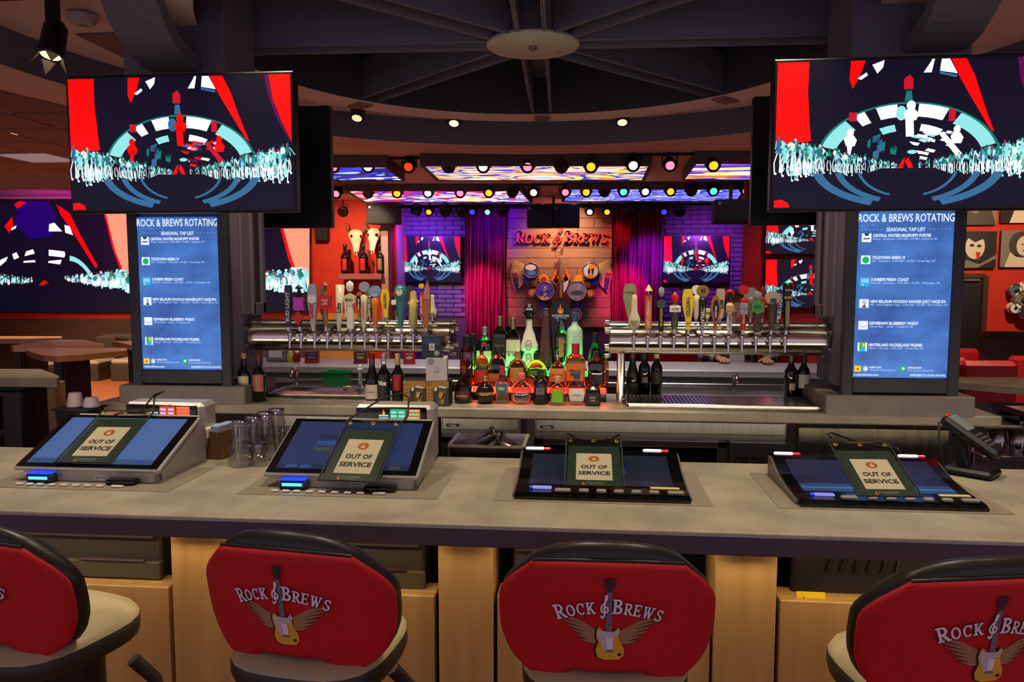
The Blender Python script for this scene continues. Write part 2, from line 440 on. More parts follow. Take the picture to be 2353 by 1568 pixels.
plk = [mat('stage_plank_a', (170, 124, 88), .55, c2=(150, 108, 76), scale=3, stretch=(1, 1, 10)), mat('stage_plank_b', (156, 112, 80), .55, c2=(138, 98, 68), scale=3, stretch=(1, 1, 10))]
pl0 = []
for i in range(2): pl0.append(None)
for r_ in range(12):
    z = .80 + r_ * .18; split = (-.9, -.1, .2, -.5)[r_ % 4]
    for (xa, xb) in ((-1.40, split), (split, .52)):
        MB().box(((xa + xb) / 2, 13.94, z), (xb - xa - .006, .03, .174), b=.004).build('stage_plank', plk[random.randrange(2)], wb)
# left wall with the video wall
WA, WB = (-12.6, 12.1), (-4.62, 12.66)
wall('wall_left', WA, WB, 0, 2.95, wall_red)
wl = struct(MB(Matrix.Translation((WA[0], WA[1], 0)) @ Matrix.Rotation(math.atan2(.56, 7.98), 4, 'Z')).box((4.0, -.02, .46), (8, .03, .90), b=.01).build('trim_4', brown_pan))
wall('wall_niche', (-5.2, 12.9), (-3.2, 12.9), 0, 2.95, wall_red)
p = aY(877, 560, 12.7).x; q = aY(893, 560, 12.7).x
struct(MB().box(((p + q) / 2, 13.3, 1.475), (q - p, 1.3, 2.95)).build('trim_5', mat('pilaster_pink', (170, 130, 130), .7)))
struct(MB().box((-4.15, 12.88, .5), (.9, .05, 1.0)).build('trim_6', mat('niche_wood', (190, 140, 70), .6)))
wall('wall_right', (2.12, 10.4), (8, 10.4), 0, 2.95, wall_red)
wall('wall_right_return', (2.16, 10.42), (2.95, 14.0), 0, 2.95, wall_mag, -.06)
struct(MB().box((2.95, 10.37, 1.475), (1.66, .04, 2.94)).build('trim_7', wall_mag))
wall('wall_side_left', (-12.7, 2.0), (-12.7, 12.2), 0, 2.95, wall_dk, -.1)
wall('wall_side_right', (7.9, 2.0), (7.9, 10.4), 0, 2.95, wall_dk, .1)
# dark doorway on the right with a lit transom strip
d0, d1 = aY(2186, 640, 10.3), aY(2266, 640, 10.3)
dr = struct(MB().box(((d0.x + d1.x) / 2, 10.36, d0.z / 2), (d1.x - d0.x, .06, d0.z)).build('door_1', mat('door_dark', (22, 18, 20), .5)))
MB().box((d1.x, 10.33, d0.z / 2), (.07, .08, d0.z + .06), b=.01).build('door_frame', dwood, dr)
MB().box(((d0.x + d1.x) / 2, 10.33, d0.z + .03), (d1.x - d0.x, .08, .06), b=.01).build('door_head', dwood, dr)
MB().box(((d0.x + d1.x) / 2 - .02, 10.30, d0.z - .02), (d1.x - d0.x - .1, .02, .03), b=.005).build('door_closer', mat('door_closer_metal', (225, 225, 220), .2, .9), dr)
# curtains
velvet = mat('stage_velvet', (150, 40, 70), .85, c2=(120, 26, 54), scale=2, stretch=(6, 1, .5))
def curtain(xa, xb, label):
    mb = MB(); nx, nz = 150, 14; V = []
    for j in range(nz + 1):
        for i in range(nx + 1):
            u = i / nx; x = xa + (xb - xa) * u; z = .015 + 2.855 * j / nz
            w = math.sin(u * 2 * math.pi * 11 + .6 * math.sin(j * .35)) * .045 + math.sin(u * 2 * math.pi * 4.3 + 1) * .03
            V.append((x + .01 * math.sin(j * .7 + i * .2), 13.80 + w * (.75 + .25 * (1 - j / nz)), z))
    W_ = nx + 1
    mb.add(V, [(j * W_ + i, j * W_ + i + 1, (j + 1) * W_ + i + 1, (j + 1) * W_ + i) for j in range(nz) for i in range(nx)], 0, True)
    t = thing('stage_curtain', label, 'curtain', group='stage curtains')
    o = mb.build('cloth', velvet, t)
    md = o.modifiers.new('thick', 'SOLIDIFY'); md.thickness = .006
    MB().cyl((xa - .05, 13.82, 2.88), (xb + .05, 13.82, 2.88), .018, n=10).build('curtain_rail', black, t)
curtain(-2.14, -1.40, 'magenta lit velvet stage curtain left of the plank panel')
curtain(0.53, 1.40, 'violet lit velvet stage curtain right of the plank panel')
# ------------------------------------------------------------------ screens
SCR = [emi('pixel_navy', (13, 10, 34), .9), emi('pixel_red', (255, 0, 0), 1.1), emi('pixel_white', (244, 250, 255), 1.25), emi('pixel_cyan', (150, 235, 235), 1.0),
       emi('pixel_teal', (20, 130, 120), .9), emi('pixel_blue', (60, 120, 170), .8), emi('pixel_crimson', (215, 20, 45), .9), emi('pixel_magenta', (110, 10, 80), .8),
       emi('pixel_salmon', (255, 140, 110), 1.3), emi('pixel_violet', (36, 0, 120), .8)]
def crowd(a, X, Y, u0, u1, vt, vb, side, seed, n=70, sc=1.):
    rnd = random.Random(seed); F = []
    for i in range(n):
        t = rnd.random() ** .85                    # 0 at the outer edge, 1 towards the middle
        u = (u0 + (u1 - u0) * t) if side < 0 else (u1 - (u1 - u0) * t)
        s = (1 - .74 * t) * sc; F.append((s, u, .565 + .145 * t + rnd.uniform(-.02, .05) * (1 - t), t))
    F.sort()
    ex = lambda k: abs(X(k) - X(0)); ey = lambda k: abs(Y(k) - Y(0))
    for i, (s, u, v, t) in enumerate(F):
        l = 4 + i % 3; c = rnd.choice((2, 3, 3, 4, 4, 5))
        a.ell(X(u), Y(v - .045 * s), ex(.0055 * s), ey(.013 * s), rnd.choice((4, 4, 3, 6)), l, 6)
        a.ell(X(u), Y(v - .005 * s), ex(.0115 * s), ey(.030 * s), c, l, 8)
        w = rnd.uniform(-.02, .02) * s
        a.poly([(X(u - .006 * s), Y(v + .02 * s)), (X(u + .006 * s), Y(v + .02 * s)), (X(u + .008 * s), Y(v + .075 * s)), (X(u - .008 * s), Y(v + .075 * s))], rnd.choice((4, 5, 0, 3)), l)
        for k in (-1, 1):
            x2 = u + k * rnd.uniform(.003, .014) * s; v2 = v + rnd.uniform(.15, .21) * s
            a.line([(X(u + k * .005 * s), Y(v + .06 * s)), (X(x2 + k * .003 * s), Y((v + v2) / 2 + .03 * s)), (X(x2), Y(v2))], ex(.0042 * s), rnd.choice((2, 2, 3)), l)
            a.ell(X(x2 + .003 * s), Y(v2), ex(.0055 * s), ey(.009 * s), rnd.choice((2, 3)), l, 6)
            a.line([(X(u + k * .009 * s), Y(v - .02 * s)), (X(u + k * .016 * s + w), Y(v + .035 * s))], ex(.004 * s), rnd.choice((2, 3, 4)), l)
        if rnd.random() < .08: a.ell(X(u), Y(v + .01 * s), ex(.019 * s), ey(.034 * s), 4, l + .5, 12)
def picture(w, h, variant=0, T=None):
    """concert picture: red drapes, glowing arch, marching crowd"""
    a = Art(T=T, lift=.0005); X = lambda u: (u - .5) * w; Y = lambda v: (.5 - v) * h
    def P(pts, m, l=2): a.poly([(X(u), Y(v)) for u, v in pts], m, l)
    a.rect(-w / 2, -h / 2, w / 2, h / 2, 0, 1)
    P([(0, 0), (.12, 0), (.118, .2), (.128, .42), (.135, .54), (0, .57)], 1)
    P([(.275, 0), (.33, 0), (.315, .08), (.30, .14), (.285, .19), (.272, .13)], 1, 3)
    P([(.645, 0), (.70, 0), (.735, .12), (.77, .3), (.815, .5), (.795, .47), (.72, .25), (.68, .13)], 1, 3)
    P([(.885, 0), (1, 0), (1, .52), (.965, .42), (.93, .30), (.90, .15)], 7, 2); P([(.905, 0), (1, 0), (1, .5), (.96, .36), (.92, .18)], 1, 3)
    P([(.355, .03), (.40, 0), (.395, .05), (.375, .09)], 2, 3); P([(.545, .09), (.57, .02), (.575, 0), (.585, .0), (.575, .09)], 2, 3)
    P([(.61, .0), (.64, 0), (.67, .10), (.605, .08)], 2, 3); P([(.605, .085), (.67, .11), (.665, .125), (.605, .10)], 5, 3); P([(.30, .12), (.335, .08), (.34, .10), (.315, .13)], 2, 3)
    def arch(cx, cy, rx, ry, th, segs, l):
        for (t0, t1, c) in segs:
            n = max(2, int(abs(t1 - t0) / 6))
            for i in range(n):
                p, q = R(t0 + (t1 - t0) * i / n), R(t0 + (t1 - t0) * (i + 1) / n)
                P([(cx + rx * math.cos(p), cy - ry * math.sin(p)), (cx + rx * math.cos(q), cy - ry * math.sin(q)), (cx + (rx - th) * math.cos(q), cy - (ry - th * 1.6) * math.sin(q)), (cx + (rx - th) * math.cos(p), cy - (ry - th * 1.6) * math.sin(p))], c, l)
    arch(.5, .68, .335, .385, .055, [(165, 135, 3), (128, 120, 2), (112, 98, 2), (84, 64, 2), (55, 16, 3)], 2)
    arch(.5, .68, .345, .395, .008, [(168, 12, 4)], 2)
    arch(.5, .68, .22, .25, .03, [(120, 104, 3), (78, 55, 2)], 2)
    c1 = (6, 2)[variant]; c2 = (1, 2)[variant]
    P([(.475, .13), (.495, .10), (.51, .13), (.51, .20), (.475, .20)], 6, 3); P([(.485, .21), (.505, .21), (.51, .28), (.48, .28)], (5, 4)[variant], 3)
    a.ell(X(.505), Y(.31), .017 * w, .034 * h, c2, 4); P([(.478, .36), (.492, .335), (.52, .335), (.536, .37), (.525, .41), (.485, .41)], c2, 4); a.ell(X(.47), Y(.36), .02 * w, .05 * h, (5, 3)[variant], 3); P([(.485, .38), (.515, .38), (.52, .52), (.49, .52)], c2, 4)
    a.ell(X(.283), Y(.485), .013 * w, .026 * h, c2, 4); P([(.258, .53), (.272, .505), (.295, .505), (.308, .54), (.30, .58), (.268, .58)], c2, 4); P([(.27, .55), (.295, .55), (.285, .64), (.275, .64)], c2, 4); a.rect(X(.275), Y(.41), X(.305), Y(.35), 6, 4)
    a.ell(X(.678), Y(.475), .013 * w, .026 * h, c2, 4); P([(.655, .52), (.668, .497), (.69, .497), (.703, .53), (.695, .57), (.662, .57)], c2, 4); P([(.61, .5), (.63, .49), (.70, .64), (.68, .66)], c1, 4); a.rect(X(.645), Y(.42), X(.67), Y(.34), 6, 4)
    rnd = random.Random(5)
    for i in range(26):
        u, v = rnd.uniform(.5, .66), rnd.uniform(.46, .66); k = rnd.uniform(.015, .04)
        P([(u, v), (u + k, v + .012), (u + k * .8, v + .03), (u - .01, v + .015)], rnd.choice(((6, 1, 7, 5, 2), (2, 2, 2, 3, 0))[variant]), 3)
    for i in range(14):
        u, v = rnd.uniform(.33, .44), rnd.uniform(.48, .66); k = rnd.uniform(.01, .03)
        P([(u, v), (u + k, v - .02), (u + k * .8, v + .05), (u, v + .04)], rnd.choice((4, 0, 0, 4, 5)), 3)
    P([(.45, .70), (.47, .62), (.42, .50), (.46, .49), (.52, .58), (.545, .66), (.54, .72)], 0, 5)
    P([(.455, .76), (.48, .68), (.49, .66), (.485, .72), (.475, .77)], 1, 6); P([(.515, .77), (.49, .69), (.50, .66), (.515, .70), (.525, .75)], 1, 6)
    a.ell(X(.515), Y(.625), .018 * w, .014 * h, 3, 6)
    crowd(a, X, Y, .012, .46, .50, .86, -1, 11, 72); crowd(a, X, Y, .54, .988, .50, .86, 1, 12, 72)
    P([(.40, .735), (.6, .735), (.7, .80), (.64, .90), (.5, .95), (.36, .90), (.3, .80)], 0, 7)
    for rx, ry, th, a0, a1 in ((.19, .215, .012, 192, 348), (.275, .262, .026, 190, 350), (.36, .29, .036, 190, 350)):
        for t0, t1 in ((a0, a0 + 58), (a1 - 58, a1)):
            n = 10
            for i in range(n):
                p, q = R(t0 + (t1 - t0) * i / n), R(t0 + (t1 - t0) * (i + 1) / n)
                pts = [(.5 + rx * math.cos(p), .72 - ry * math.sin(p)), (.5 + rx * math.cos(q), .72 - ry * math.sin(q)), (.5 + (rx - th) * math.cos(q), .72 - (ry - th * 1.2) * math.sin(q)), (.5 + (rx - th) * math.cos(p), .72 - (ry - th * 1.2) * math.sin(p))]
                if all(v < .99 for _, v in pts): P(pts, 5, 8)
    P([(0, .95), (.03, .945), (.055, .97), (.06, 1), (0, 1)], 1, 8)
    return a
frame_m = mat('tv_frame', (10, 10, 12), .35)
def tv(label, w, h, loc, rz=0., group=None, variant=0, back=False, pic=True, tilt=0., drop=0.):
    t = thing('television', label, 'television', loc, rz, group)
    T = Matrix.Rotation(tilt, 4, 'X'); b = .014; d = .05
    mb = MB(T); mb.box((0, d / 2 + .004, 0), (w + 2 * b, d, h + 2 * b), b=.006); mb.box((0, d + .015, -h * .05), (w * .7, .05, h * .6), b=.01); mb.build('casing', frame_m, t)
    if pic: picture(w, h, variant, T=T @ Matrix.Translation((0, .0035, 0))).build('screen', SCR, t)
    else: MB(T).box((0, .004, 0), (w, .004, h)).build('screen', mat('dark_screen', (6, 6, 8), .15), t)
    mb = MB(T); mb.box((0, d + .07, 0), (.22, .05, .22), b=.004); mb.box((0, d + .12, 0), (.06, .12, .06)); mb.build('wall_mount', black, t)
    return t
TVZ = (1.928 + 2.462) / 2
tv('large television hanging high on the left column above the menu screen', .955, .537, (-1.662, 3.06, TVZ), 0, 'column televisions', 0)
tv('large television hanging high on the right column, cut by the picture edge', .975, .545, (1.218, 3.05, 2.184), 0, 'column televisions', 1)
# televisions on the far sides of the columns, seen from behind
lx = aY(757, 360, 3.95).x; rx = aY(1733, 360, 3.95).x
tv('black television on the back of the left column, facing the far bar', .955, .60, (lx - .4775, 3.98, 2.215), math.pi, 'rear column televisions', pic=False)
tv('black television on the back of the right column, facing the far bar', .955, .60, (rx + .4775, 3.98, 2.215), math.pi, 'rear column televisions', pic=False)
tv('television on the brick stage wall left of the curtains', 1.135, .815, (-2.805, 13.86, 1.955), 0, 'stage televisions', 1)
tv('television on the brick stage wall right of the curtains', 1.135, .82, (2.0, 13.84, 1.94), 0, 'stage televisions', 0)
p = aY(1760, 515, 10.3); q = aY(1760, 583, 10.3)
tv('upper of the two stacked televisions on the crimson wall', 1.15, .60, (p.x + .575, 10.26, q.z + .30), 0, 'stacked wall televisions', 1)
p = aY(1759, 597, 10.3); q = aY(1759, 707, 10.3)
tv('lower of the two stacked televisions on the crimson wall', 1.15, p.z - q.z, (p.x + .575, 10.26, (p.z + q.z) / 2), 0, 'stacked wall televisions', 0)
# video wall on the left
vw = thing('video_wall', 'wide glowing video wall behind the high tables on the left', 'screen', (0, 0, 0))
def onw(x, y, l=0):                                     # a pixel on the left wall plane
    n = Vector((.56, -7.98, 0)).normalized(); o = Vector((WA[0], WA[1], 0)) + n * (.06 + l)
    d = ray(x, y); c = Vector((0, 0, CZ)); t = (o - c).dot(n) / d.dot(n); return c + d * t
a = Art(lambda x, y, l: onw(x, y, l), lift=.0012)
def PP(pts, m, l=2): a.poly([(x, y) for x, y in pts][::1], m, l)
def flip(art):                                          # pixel y runs down: turn the faces round
    art.f = [f[::-1] for f in art.f]; return art
a.rect(-330, 462, 711, 717, 0, 1)
PP([(40, 462), (110, 462), (130, 500), (118, 545), (70, 550), (35, 520)], 9, 2)
PP([(238, 480), (296, 480), (296, 502), (330, 502), (330, 640), (285, 628), (262, 575)], 8, 2); PP([(236, 480), (240, 480), (264, 575), (286, 630), (278, 625), (258, 570)], 1, 3)
PP([(630, 462), (711, 462), (711, 660), (690, 640), (668, 600)], 8, 2); PP([(627, 462), (633, 462), (672, 600), (692, 642), (684, 640), (664, 600)], 1, 3)
PP([(130, 470), (160, 490), (182, 535), (225, 612), (220, 617), (196, 580), (165, 530), (140, 495)], 1, 3)
PP([(10, 520), (28, 498), (30, 520), (20, 536)], 1, 3); PP([(32, 470), (45, 462), (60, 465), (40, 480)], 1, 3)
PP([(113, 515), (125, 512), (143, 532), (112, 532)], 2, 3); PP([(148, 517), (160, 520), (168, 541), (150, 535)], 2, 3); PP([(25, 525), (38, 518), (36, 525), (26, 530)], 2, 3)
for pts in ([(0, 598), (18, 590), (14, 600), (0, 612)], [(28, 584), (38, 580), (44, 592), (32, 597)], [(60, 578), (76, 573), (80, 583), (56, 589)], [(112, 574), (148, 578), (150, 585), (148, 592), (112, 588)], [(112, 600), (142, 597), (138, 608), (110, 604)], [(54, 600), (80, 598), (82, 603), (54, 604)]): PP(pts, 2, 3)
for i in range(9):
    t0, t1 = i / 9, (i + 1) / 9; f = lambda t: (160 + 55 * t, 588 + 40 * t * t + 6 * t); g = lambda t: (160 + 46 * t, 600 + 36 * t * t)
    PP([f(t0), f(t1), g(t1), g(t0)], 3, 3)
PP([(90, 655), (100, 644), (108, 648), (112, 656), (106, 650), (98, 656)], 1, 5)
I = lambda u: u
def vcrowd(x0, x1, y0, y1, h, seed, n):
    rnd = random.Random(seed)
    for i in range(n):
        t = rnd.random(); x = x0 + (x1 - x0) * t; k = h[0] + (h[1] - h[0]) * t; y = y0 + (y1 - y0) * t + rnd.uniform(0, .5) * k
        l = 4 + i % 4; c = rnd.choice((2, 3, 3, 4, 4, 5))
        a.ell(x, y - .33 * k, .10 * k, .09 * k, rnd.choice((3, 4, 6, 2)), l, 6); a.ell(x, y, .17 * k, .26 * k, c, l, 8)
        for q in (-1, 1):
            x2 = x + q * rnd.uniform(.05, .2) * k; y2 = y + rnd.uniform(.55, .8) * k
            PP([(x + q * .06 * k - .05 * k, y + .1 * k), (x + q * .06 * k + .05 * k, y + .1 * k), (x2 + .05 * k, y2), (x2 - .05 * k, y2)], rnd.choice((2, 3, 2)), l); a.ell(x2, y2, .09 * k, .07 * k, rnd.choice((2, 3)), l, 6)
vcrowd(150, 318, 636, 628, (8, 40), 3, 90); vcrowd(75, -200, 640, 625, (8, 44), 4, 110); vcrowd(600, 708, 634, 626, (26, 42), 5, 60)
flip(a).build('screen', SCR, vw)
mb = MB(); c4 = [onw(-332, 460), onw(713, 460), onw(713, 719), onw(-332, 719)]; n_ = Vector((.56, -7.98, 0)).normalized()
mb.add([p - n_ * .004 for p in c4] + [p - n_ * .05 for p in c4], [(0, 1, 2, 3), (4, 7, 6, 5), (0, 4, 5, 1), (1, 5, 6, 2), (2, 6, 7, 3), (3, 7, 4, 0)]); mb.build('casing', frame_m, vw)
# ================================================================== bar island: columns, back counter
col_m = mat('column_paint', (112, 104, 118), .6, c2=(106, 98, 112), scale=40)
encl = mat('enclosure_paint', (46, 46, 54), .55)
plinth = mat('plinth_concrete', (138, 130, 120), .6, c2=(124, 116, 108), scale=14)
tapblue = mat('menu_screen_blue', (70, 125, 205), .3, 0, .85, c2=(48, 82, 150), scale=5, stretch=(1, 1, 1.6))
PRINT = [emi('menu_white', (235, 245, 255), 1.0), emi('menu_pale', (170, 205, 245), .95), emi('menu_green', (20, 190, 90), .9), emi('menu_cyan', (20, 190, 235), .95), emi('menu_yellow', (255, 205, 20), 1.0), emi('menu_dark', (45, 60, 110), .7)]
MENU = [('CENTRAL WATERS MUDPUPPY PORTER', 'Porter - American - 5.5% ABV - 29 IBU - Amherst, WI', .60, .66), ('TITLETOWN GREEN 19', 'IPA - American - 6.4% ABV - 55 IBU - Green Bay, WI', .34, .65),
        ('3 SHEEPS FRESH COAST', 'Pale Ale - American - 4.9% ABV - 22 IBU - Sheboygan, WI', .39, .71), ('NEW BELGIUM VOODOO RANGER JUICY HAZE IPA', 'IPA - New England / Hazy - 7.5% ABV - 42 IBU - Fort Collins, CO', .78, .80),
        ('KEWEENAW BLUEBERRY WHEAT', 'Wheat Beer - Other - Houghton, MI', .51, .45), ('HINTERLAND PACKERLAND PILSNER', 'Pilsner - German - 4.5% ABV - Green Bay, WI', .56, .57)]
def menu_art():
    w, h = .385, .69; a = Art(lift=.0006); A = [('menu_heading', a)]; X = lambda u: (u - .5) * w; Y = lambda v: (.5 - v) * h
    a.text('ROCK & BREWS ROTATING', 0, Y(.036), .046, 0, 2, 'C', .012, width=w * .985)
    a = Art(lift=.0006); A.append(('menu_subheading', a))
    a.text('SEASONAL TAP LIST', 0, Y(.105), .021, 0, 2, 'C', .02, width=w * .40)
    for k in range(6):
        for sg in (-1, 1): a.rect(X(.5 + sg * (.25 + k * .04)) - .003, Y(.105) - .001, X(.5 + sg * (.25 + k * .04)) + .003, Y(.105) + .001, 1, 2)
    for k, (t, s_, wa, wb_) in enumerate(MENU):
        v = .155 + k * .1315; bx = X(.05); a = Art(lift=.0006); A.append(('menu_icon', a))
        a.rect(bx, Y(v + .025), bx + .038, Y(v - .027), (0, 0, 3, 0, 0, 0)[k], 2)
        if k == 0: a.poly([(bx + .008, Y(v - .027)), (bx + .030, Y(v - .027)), (bx + .024, Y(v - .012)), (bx + .014, Y(v - .012))], 5, 3); a.rect(bx + .006, Y(v + .008), bx + .032, Y(v + .001), 5, 3)
        if k == 1: a.ell(bx + .019, Y(v), .014, .014, 2, 3); a.rect(bx + .016, Y(v + .021), bx + .022, Y(v + .01), 2, 3)
        if k == 2: a.rect(bx + .004, Y(v + .004), bx + .034, Y(v - .018), 1, 3); a.ell(bx + .011, Y(v + .017), .003, .003, 0, 4)
        if k == 3: a.ell(bx + .019, Y(v - .01), .007, .009, 1, 3); a.poly([(bx + .01, Y(v + .023)), (bx + .022, Y(v)), (bx + .027, Y(v - .005)), (bx + .022, Y(v + .01)), (bx + .03, Y(v + .023))], 5, 3)
        if k == 4: a.arc(bx + .019, Y(v - .005), .015, .012, 200, 340, .004, 1, 3)
        if k == 5: a.rect(bx + .007, Y(v + .024), bx + .031, Y(v - .026), 2, 3); a.poly([(bx + .007, Y(v + .024)), (bx + .031, Y(v + .024)), (bx + .031, Y(v - .005)), (bx + .007, Y(v + .012))], 3, 4); a.ell(bx + .023, Y(v - .012), .006, .008, 4, 4, 8)
        a = Art(lift=.0006); A.append(('menu_entry', a))
        a.text(t, X(.165), Y(v - .014), .017, 0, 2, 'L', .03, width=wa * w); a.text(s_, X(.165), Y(v + .006), .0105, 1, 2, 'L', .02, width=wb_ * w)
    a = Art(lift=.0006); A.append(('menu_footer', a))
    v = .945; a.rect(X(.025), Y(v + .018), X(.095), Y(v - .018), 4, 2); a.poly([(X(.045), Y(v + .006)), (X(.06), Y(v - .006)), (X(.075), Y(v + .006))], 5, 3)
    a.ell(X(.14), Y(v), .011, .012, 1, 2); a.ell(X(.145), Y(v), .005, .008, 0, 3, 8); a.text('PALMER COURT', X(.18), Y(v - .009), .011, 0, 2, 'L', .02, width=.13 * w); a.text('Whatever, World Famous', X(.18), Y(v + .007), .010, 1, 2, 'L', .02, width=.28 * w)
    a.ell(X(.53), Y(v), .012, .013, 2, 2); a.ell(X(.537), Y(v - .003), .006, .006, 0, 3, 8); a.text('CAMERON KENNY', X(.58), Y(v - .009), .011, 0, 2, 'L', .02, width=.15 * w); a.text('The Garden Essential', X(.58), Y(v + .007), .010, 1, 2, 'L', .02, width=.27 * w)
    a.text('rockandbrews.com', X(.02), Y(.981), .013, 0, 2, 'L', .02, width=.26 * w); a.text('SUBSCRIBE TO US ON UNTAPPD', X(.98), Y(.981), .012, 0, 2, 'R', .02, width=.37 * w)
    rnd = random.Random(2); a = Art(lift=.0006); A.append(('chalk_specks', a))
    for i in range(90):
        u = rnd.random(); v = rnd.choice((rnd.uniform(.07, .095), rnd.uniform(.86, .92), rnd.uniform(.965, .995))); a.ell(X(u * (.35 if v < .2 else 1)), Y(v), .0006 + .0008 * rnd.random(), None, 1, 1.5, 5)
    return A
menu_mesh = None
def column(cx, sg, label, mlabel):
    """sg: side that carries the tap rail (+1 right, -1 left)"""
    global menu_mesh
    t = thing('bar_column', label, 'column', (cx, 3.32, 1.07), group='bar island columns')
    W2 = .235
    MB().box((0, .16, 1.0), (.47, .32, 1.78), b=.004).build('shaft', col_m, t)
    o = MB()
    for (x, z, dx, dz) in ((-.2125, .48, .045, .86), (.2125, .48, .045, .86), (0, .12, .38, .06), (0, .885, .38, .05)): o.box((x, -.012, z), (dx, .035, dz), b=.003)
    o.build('screen_surround', encl, t)
    MB().box((0, .14, .035), (.60, .36, .09), b=.006).build('plinth', plinth, t)
    # side channel above the tap rail
    mb = MB(); x = sg * .235
    mb.box((x + sg * .012, .185, .95), (.024, .02, 1.1)); mb.box((x + sg * .012, .305, .95), (.024, .03, 1.1)); mb.box((x + sg * .012, .25, .42), (.024, .14, .06), b=.003); mb.box((x + sg * .006, .135, .95), (.012, .10, 1.1), b=.003)
    mb.build('side_channel', mat('channel_paint', (104, 94, 108), .6), t)
    MB().box((x + sg * .004, .25, .97), (.008, .10, 1.05)).build('channel_back', mat('channel_dark', (40, 36, 44), .7), t)
    MB().box((sg * .10, -.10, 1.26), (.10, .22, .10), b=.006).build('television_bracket', black, t)
    MB().box((sg * .10, .42, 1.26), (.10, .22, .10), b=.006).build('rear_bracket', black, t)
    s = thing('menu_screen', mlabel, 'screen', (cx, 3.30, 1.568), group='tap list screens')
    MB().box((0, .006, 0), (.385, .012, .69), b=.002).build('panel', tapblue, s)
    if menu_mesh is None:
        menu_mesh = [a.build(n_, PRINT, s) for n_, a in menu_art()]; menu_mesh[-1]['kind'] = 'stuff'
    else:
        for o in menu_mesh: m = o.copy(); COL.objects.link(m); m.parent = s
column(-1.817, 1, 'slate grey left column of the bar island carrying a blue menu screen', 'blue tap list screen on the left column')
column(1.322, -1, 'slate grey right column of the bar island carrying a blue menu screen', 'blue tap list screen on the right column')
# back counter
bc = thing('back_counter', 'grey concrete back counter between the two columns carrying bottles and taps', 'counter', (HX, 3.28, 0))
MB().box((0, .235, 1.0475), (3.96, .47, .045), b=.006).build('countertop', concrete, bc)
MB().box((0, .27, .05), (3.7, .36, .1)).build('kick_plate', black, bc)
def cooler(xa, xb, parts, label, logo=True):
    c = (xa + xb) / 2; w = xb - xa
    t = thing('back_bar_cooler', label, 'cooler', (c, 3.335, .1), group='coolers under the back counter')
    MB().box((0, .23, .46), (w, .40, .91), b=.004).build('cabinet', steelb, t)
    MB().box((0, .022, .885), (w - .02, .02, .055), b=.003).build('top_rail', steelb, t)
    if logo:
        a = Art(); a.rect(-w / 2 + .03, .872, -w / 2 + .09, .886, 0, 1); a.text('Perlick', -w / 2 + .06, .879, .012, 1, 2, bold=.02)
        o = a.build('name_plate', [black, white], t); o.location = (0, .010, 0)
    for (u0, u1, k) in parts:
        x0, x1 = -w / 2 + u0 * w, -w / 2 + u1 * w; cx = (x0 + x1) / 2; ww = x1 - x0 - .012
        if k == 'glass':
            f = MB()
            for (x, z, dx, dz) in ((cx - ww / 2 + .02, .43, .04, .80), (cx + ww / 2 - .02, .43, .04, .80), (cx, .815, ww, .03), (cx, .05, ww, .05)): f.box((x, .015, z), (dx, .03, dz), b=.003)
            d = f.build('door', steelb, t)
            MB().box((cx, .022, .43), (ww - .08, .008, .74)).build('pane', mat('cooler_glass', (10, 14, 16), .08), d)
            MB().box((cx + ww * .18, .0155, .62), (ww * .5, .004, .10)).build('lit_shelf', mat('cooler_frost', (150, 185, 190), .3, 0, .35, c2=(110, 150, 155), scale=30, stretch=(8, 1, 1)), d)
        elif k == 'vent':
            d = MB().box((cx, .015, .43), (ww, .03, .80), b=.004).build('vent_panel', steelb, t)
            mb = MB()
            for q in range(3):
                for r_ in range(12): mb.box((cx + (q - 1) * ww * .29, -.001, .76 - r_ * .02), (ww * .24, .004, .009))
            mb.build('louvres', black, d)
        else: MB().box((cx, .015, .43), (ww, .03, .80), b=.004).build('side_panel', steelb, t)
X = lambda px: aY(px, 1000, 3.34).x
cooler(X(585), X(1003), [(0, .5, 'glass'), (.5, 1, 'glass')], 'steel cooler under the left half of the back counter')
cooler(X(1010), X(1196), [(0, 1, 'glass')], 'narrow steel cooler behind the metal tray of shaker tins')
cooler(X(1226), X(1812), [(0, .77, 'glass'), (.77, 1, 'vent')], 'steel cooler with a louvred vent panel on its right')
o = MB().box((0, .02, .43), (.62, .04, .86), b=.003).box((.0, -.002, .43), (.006, .006, .86)).build('steel_panel', mat('steel_cladding', (185, 178, 160), .25, .95, c2=(150, 145, 120), scale=4, stretch=(9, 1, .4)), bc); o.location = (1.49, .055, .14)
# ------------------------------------------------------------------ tap rails
def tap_rail(xa, xb, post, wallside, label, n, xs):
    zc = 1.362; yc = 3.47; c = (xa + xb) / 2
    t = thing('tap_rail', label, 'tap tower', (c, yc, zc), group='tap rails'); L = (xb - xa) / 2
    MB().cyl((-L, 0, 0), (L, 0, 0), .064, n=40).build('pipe', steelp, t)
    MB().cyl((-L, .085, .045), (L, .085, .045), .034, n=24).build('rear_pipe', steelp, t)
    for s in (-1, 1):
        f = MB().cyl((s * (L - .004), .03, 0), (s * (L + .006), .03, 0), .088, n=32).build('end_flange', clear, t)
        for k in range(6):
            a = R(60 * k + 30); mb = MB(); mb.cyl((s * (L + .004), .03 + .078 * math.cos(a), .078 * math.sin(a)), (s * (L + .022), .03 + .078 * math.cos(a), .078 * math.sin(a)), .012, n=8); mb.build('bolt', chrome, f)
    if post:
        MB().cyl((post - c, 0, -.05), (post - c, 0, 1.075 - zc), .019, n=20).cyl((post - c, 0, 1.071 - zc), (post - c, 0, 1.079 - zc), .04, n=24).build('post', steelp, t)
